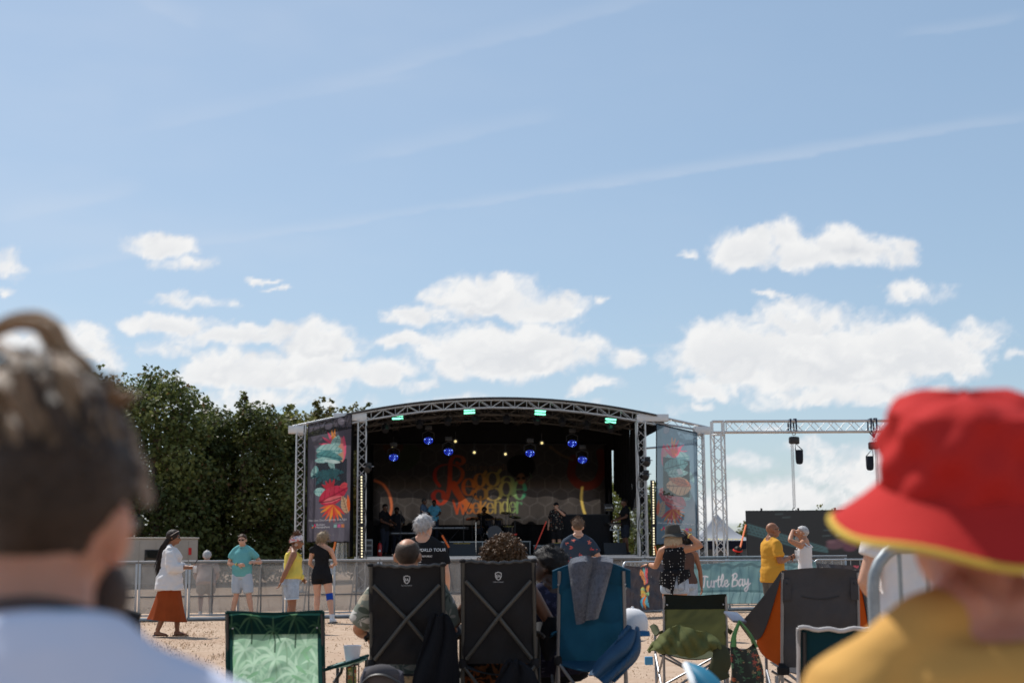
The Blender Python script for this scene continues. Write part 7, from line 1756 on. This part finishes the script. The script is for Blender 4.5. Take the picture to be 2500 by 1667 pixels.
# ------------------------------------------------------------------ seated spectators
def sitters():
    # head heights follow the photograph; the seats are tall
    P = person('balding man in a flowered shirt sitting in the first tall black chair', Vector((at(993, 1350, 9.2).x, 9.45, 0.07)), R(-3), 1.77, 1.08, pose=SIT, sk='tan', head=(-4, -4, 0), J=dict(nb=(0, -.12, 1.03), hd=(0, -.09, 1.175), elL=(-.33, .0, .72), wrL=(-.30, .25, .66), elR=(.27, .02, .70)), voxel=.0115)
    shirt(P, mat('hibiscus_shirt', None, .85, colfn=floral((.22, .24, .20), [(.55, .50, .42), (.46, .40, .30), (.62, .60, .56), (.08, .10, .08)], 9, .6), var=.05, trans=.15), -.12, .975, .85, .03, .01, .035); bottoms(P, mat('stone_chino', (.52, .44, .32), .85, trans=.25), 1.6, .03, .2, 'trousers'); shoes(P, mat('white_trainer', (.6, .6, .62), .7))
    hair(P, hairmat('cropped', (.055, .035, .024)), .0035, .03, -.075, -.02, bumps=.001, seed=21, strands=900, slen=.010, droop=.1, bald=.075)
    P = person('woman with a wide head of brown curls sitting in the second tall black chair', Vector((at(1228, 1350, 9.2).x, 9.45, 0.09)), R(2), 1.72, 1.0, True, pose=SIT, sk='brown', J=dict(nb=(0, -.12, 1.02), hd=(0, -.09, 1.165), elL=(-.34, .02, .74), wrL=(-.36, .24, .80), elR=(.34, -.02, .70), wrR=(.36, .22, .66)), voxel=.0115, palm={'L': (.2, 0, 1)}, curl=(1.2, .5))
    shirt(P, mat('rust_print', (.14, .06, .03), .85), -.1, .95, None, .012, .01, name='top'); bottoms(P, mat('dark_swirl', (.05, .03, .02), .85), 1.8, .04, .2, 'trousers')
    hm = hairmat('curls', (.11, .058, .028), .4); hb = MB(); r = np.random.default_rng(9); O = P.O
    hb.ell(O(0, -.02, .035), (.115, .125, .115), P.HR)
    for k in range(1250):
        d = Vector(r.normal(size=3)).normalized()
        if d.z < -.45 or (d.y > .55 and d.z < .3): continue
        rx = .118 if d.z > 0 else .135
        p = O(d.x * rx, -.02 + d.y * .125, .035 + d.z * (.115 if d.z > 0 else .13)); ax = (P.HR @ d) * .5 + Vector((0, 0, -.6)) + Vector(r.normal(size=3)) * .35; ax.normalize(); u = ax.orthogonal().normalized(); w = ax.cross(u); L = .05 + .035 * r.random(); ph = r.random() * 6.28; rr = .008 + .004 * r.random()
        hb.tube([p + ax * (L * (q / 9 - .35)) + (u * math.cos(ph + q * 1.25) + w * math.sin(ph + q * 1.25)) * rr for q in range(10)], [.0048] * 9 + [.0015], 4, cap=False)
    hb.build('curly_hair', hm, P.root)
    P = person('woman with a short dark crop leaning sideways from the blue chair', Vector((at(1368, 1350, 9.6).x, 9.85, 0.05)), R(14), 1.70, 1.02, True, pose=SIT, sk='dark', head=(62, 10, 0), J=dict(nb=(-.06, -.06, 1.02), hd=(-.085, -.01, 1.165), shL=(-.25, -.02, .93), shR=(.11, -.10, .95), elL=(-.33, -.02, .68), wrL=(-.30, .20, .72), elR=(.24, .02, .70), knL=(-.16, .42, .47), knR=(.12, .42, .47)), voxel=.0115)
    shirt(P, mat('navy_print_blouse', None, .85, colfn=floral((.020, .020, .040), [(.05, .05, .09), (.08, .08, .12)], 20, .4), var=.1), -.1, .965, .85, .022, .01, .022, name='blouse'); bottoms(P, M_BLACKCLOTH, 1.25, .02, .2, 'leggings'); shoes(P, M_BLACK)
    hair(P, hairmat('black', (.012, .009, .008)), .034, .045, -.07, -.02, bumps=.012, seed=22, strands=500, slen=.03, droop=.1, curl=.3)
    q = at(1338, 1545, 9.9); o = MB().grid(lambda u, v: q + Vector(((u - .5) * .09 + .03 * v, .03 * math.sin(u * 6), .16 * (v - .5) + .01 * math.sin(u * 9))), 10, 12, .01).build('white_wrap', M_WHITECLOTH, None); tag(o, 'crumpled white cloth by the armrest of the blue chair', 'cloth')
    q = at(1333, 1570, 9.5); o = MB().grid(lambda u, v: at(1345, 1505, 9.4).lerp(at(1338, 1610, 9.45), v) + Vector(((u - .5) * .12 * math.sin(math.pi * (.15 + .8 * v)), -.03 * math.sin(math.pi * u), 0)), 12, 14, .01).build('dark_sleeve', M_BLACKCLOTH, None); tag(o, 'dark jacket sleeve hanging beside the armrest of the blue chair', 'jacket')
sitters()

# near steel barrier with a rounded corner
_keep = M_STEEL; M_STEEL = mat('weathered_steel', (.26, .29, .31), .55, .45, var=.2, vscale=20)
cb = crowd_barrier(ground_at(2128, 5.6), ground_at(2128, 5.6) + Vector((2.05, .5, 0)), 'near steel crowd barrier with rounded corner rising beside the yellow shirt', 1.30, r=.024, bars=17)
M_STEEL = _keep

# ------------------------------------------------------------------ the two heads close to the lens
def near_heads():
    # man with the hair bun, sitting tall, seen from behind at the left
    D = 1.55; hc = at(165, 1296, D)
    b = Vector((hc.x - .01, hc.y - .02, hc.z - 1.165))
    dz = -b.z
    P = person('man with long hair tied up in a bun wearing a pale blue shirt', b, R(10), 1.75, 1.06, pose=SIT, sk='fair', voxel=.010, trap=-.02, head=(-14, -8, 4), J=dict(pel=(0, -.16, .50), nb=(0, -.10, 1.062), hd=(.0, -.03, 1.165), shL=(-.228, -.09, .925), shR=(.228, -.09, .925), anL=(-.15, .46, dz + .085), anR=(.15, .46, dz + .085), knL=(-.14, .40, .45), knR=(.14, .40, .45)))
    m = mat('skin_near', (.50, .24, .155), .5, var=.15, vscale=18, sss=.35, spec=.35); P.root.children[0].data.materials[0] = m
    shirt(P, mat('pale_blue_shirt', (.62, .66, .80), .85, var=.03, bump=.15), -.15, 1.03, .8, .022, .012, .022, voxel=.011, amp=.006, trap=-.045); bottoms(P, MATS['navy_shorts'], .95, .02); shoes(P, M_BLACK)
    hm = hairmat('nape_brown', (.040, .026, .018), .5); hr = P.HR; O = P.O; r = np.random.default_rng(3)
    hair(P, hm, .007, .06, -.045, -.0, seed=41, strands=500, slen=.018, droop=.1, srad=.0016, bumps=.002, top=3.0)
    c0 = at(55, 985, D - .03)
    for tone, nn in (('bun_brown', 330), ('bun_mid', 210), ('bun_sunlit', 90)):      # long top hair swept up and back to the bun
        sw = MB(); hm2 = hairmat(tone, {'bun_brown': (.06, .038, .024), 'bun_mid': (.24, .148, .085), 'bun_sunlit': (.34, .22, .13)}[tone], .4)  # paler tones put the sun's highlights on the top hair into its colour
        for k in range(nn):
            a = r.random() * 6.283; el = .35 + .6 * r.random(); p0 = O(.086 * math.cos(a) * math.cos(el * .9), -.012 + .108 * math.sin(a) * math.cos(el * .9), .03 + .098 * math.sin(el)); q = c0 + Vector(r.normal(size=3)) * .02
            mid = p0.lerp(q, .5) + (p0.lerp(q, .5) - O(0, -.01, .03)).normalized() * (.024 + .014 * r.random()); sw.tube(bez([p0, mid, q], 4), [.003, .0045, .0052, .0055, .0055, .005, .0045, .004, .003], 4, cap=False)
        sw.build('swept_hair', hm2, P.root)
    bun = MB(); ax = (hr @ Vector((-.25, -.35, .9))).normalized(); u = ax.orthogonal().normalized(); w = ax.cross(u)
    for k in range(190):
        ph = r.random() * 6.28; rad = .030 + .024 * r.random(); hh = (r.random() - .5) * .075
        bun.tube([c0 + ax * (hh + .006 * math.sin(q * 1.3 + k)) + (u * math.cos(ph + q * .5) + w * math.sin(ph + q * .5)) * (rad + .004 * math.sin(q + k)) for q in range(9)], .0048, 5)
    bun.ell(c0, (.042, .042, .040)); bun.build('hair_bun', hairmat('bun_mid', (.27, .165, .095), .35), P.root)
    core = MB(); core.tube(bez([O(0, .0, .075), O(-.01, -.02, .12), c0], 4), [.070, .070, .067, .063, .057, .051, .045, .039, .03], 16); core.ell(c0, (.038, .038, .034)); core.build('hair_mass', hairmat('bun_core', (.13, .080, .048), .4), P.root)
    lp = MB()      # loose loop of hair standing up from the bun
    for k in range(26):
        o_ = Vector(r.normal(size=3)) * .0045
        lp.tube([q + o_ for q in bez([at(-70, 860, D), at(0, 800, D), at(70, 783, D), at(120, 800, D - .01), at(155, 860, D - .01), at(205, 905, D - .015), at(235, 980, D - .02), at(200, 1050, D - .03), at(90, 1100, D - .04)], 5)], .0032, 5)
    lp.build('hair_loop', hairmat('bun_sunlit', (.32, .20, .115), .33), P.root)
    kn = MB(); kc = at(265, 965, D - .02)
    for k in range(60): d = Vector(r.normal(size=3)).normalized(); kn.tube([kc + d * .006, kc + d * .016 + Vector(r.normal(size=3)) * .006, kc + Vector((-.03, .0, -.03)) + d * .014], .0034, 4)
    kn.ell(kc, .013); kn.build('hair_tuft', MATS['hair_bun_mid'], P.root)
    fz = MB()      # greying lock down the temple
    for k in range(90):
        e = r.normal(size=(4, 2)) * 9; fz.tube([at(275 + e[0, 0], 985 + e[0, 1], D), at(312 + e[1, 0], 1070 + e[1, 1], D), at(338 + e[2, 0], 1150 + e[2, 1], D + .01), at(362 + e[3, 0], 1215 + e[3, 1] * 1.5, D + .02)], [.0012, .0014, .0012, .0005], 4, cap=False)
    fz.build('temple_lock', hairmat('grey_brown', (.40, .33, .27)), P.root)
    MB().tube([O(.060, .095, .02), O(.084, .03, .018), O(.086, -.02, .012)], .004, 6).build('spectacle_temple', M_BLACK, P.root)
    MB().ring(P.J['nb'] + P.up * .004, .072, .0055, P.up + (P.Rz @ Vector((0, .35, 0))), 28, 6).build('neck_cord', M_BLACK, P.root)
    bd = MB(); bd.ell(O(0, .06, -.085), (.056, .055, .045), hr); bd.ell(O(.050, .045, -.062), (.030, .042, .042), hr); bd.ell(O(-.050, .045, -.062), (.030, .042, .042), hr); bd.build('stubble_beard', hairmat('stubble', (.05, .03, .022)), P.root)

    # man with the red bucket hat at the right
    D = 1.95; hc = at(2378, 1255, D); b = Vector((hc.x, hc.y, hc.z - 1.515))
    P = person('man in a red bucket hat with yellow rim and amber T-shirt', b, R(16), 1.63, 1.12, sk='fair', voxel=.010, head=(-14, 15, -3), J=dict(shL=(-.215, -.008, 1.362), shR=(.215, -.008, 1.37)), belly=.03)
    P.root.children[0].data.materials[0] = mat('skin_near_pink', (.50, .235, .165), .5, var=.12, vscale=16, sss=.3, spec=.35)
    shirt(P, mat('amber_tee', (.60, .34, .10), .88, var=.05, bump=.15, trans=.06), -.25, .962, .8, .028, .015, .03, voxel=.011, amp=.008, name='tee_shirt'); bottoms(P, MATS['navy_shorts'], .95, .02); shoes(P, M_BLACK); hair(P, hairmat('cropgrey', (.20, .15, .12)), .004, .06, -.05, .0, seed=51)
    red = mat('red_hat_cloth', (.44, .026, .024), .85, var=.06, bump=.25, bscale=90); O = P.O; pr = [(.116, -.005), (.115, .04), (.112, .084), (.104, .108), (.074, .122), (.03, .126), (.001, .127)]
    def crown(u, v):
        a = u * 2 * math.pi; k = v * 6; i = min(int(k), 5); f = k - i; rr, zz = lerp(pr[i][0], pr[i + 1][0], f), lerp(pr[i][1], pr[i + 1][1], f)
        d = .011 * math.sin(a * 4 + 3 * zz * 20) * min(1, zz / .05) * (1 - v) + .005 * math.sin(a * 9 - zz * 70)
        return O((rr + d) * math.cos(a), -.012 + (rr * 1.10 + d) * math.sin(a), .062 + zz + .006 * math.sin(a * 3 + 1) * (v > .5))
    ht = MB().grid(crown, 60, 24, .003).build('bucket_hat', red, P.root)
    def brm(u, v): a = u * 2 * math.pi; rr = .116 + .070 * v; return O(rr * math.cos(a), -.012 + rr * 1.08 * math.sin(a), .058 - .056 * v ** .9 + (.010 * math.sin(a * 2 + .6) + .005 * math.sin(a * 5)) * v)
    MB().grid(brm, 70, 8, .003).build('brim', red, ht); MB().tube([brm(k / 70, 1.02) for k in range(71)], .0055, 8, cap=False).build('rim_trim', mat('yellow_trim', (.62, .44, .08), .8), ht)
near_heads()

bpy.data.scenes.remove(WORK)
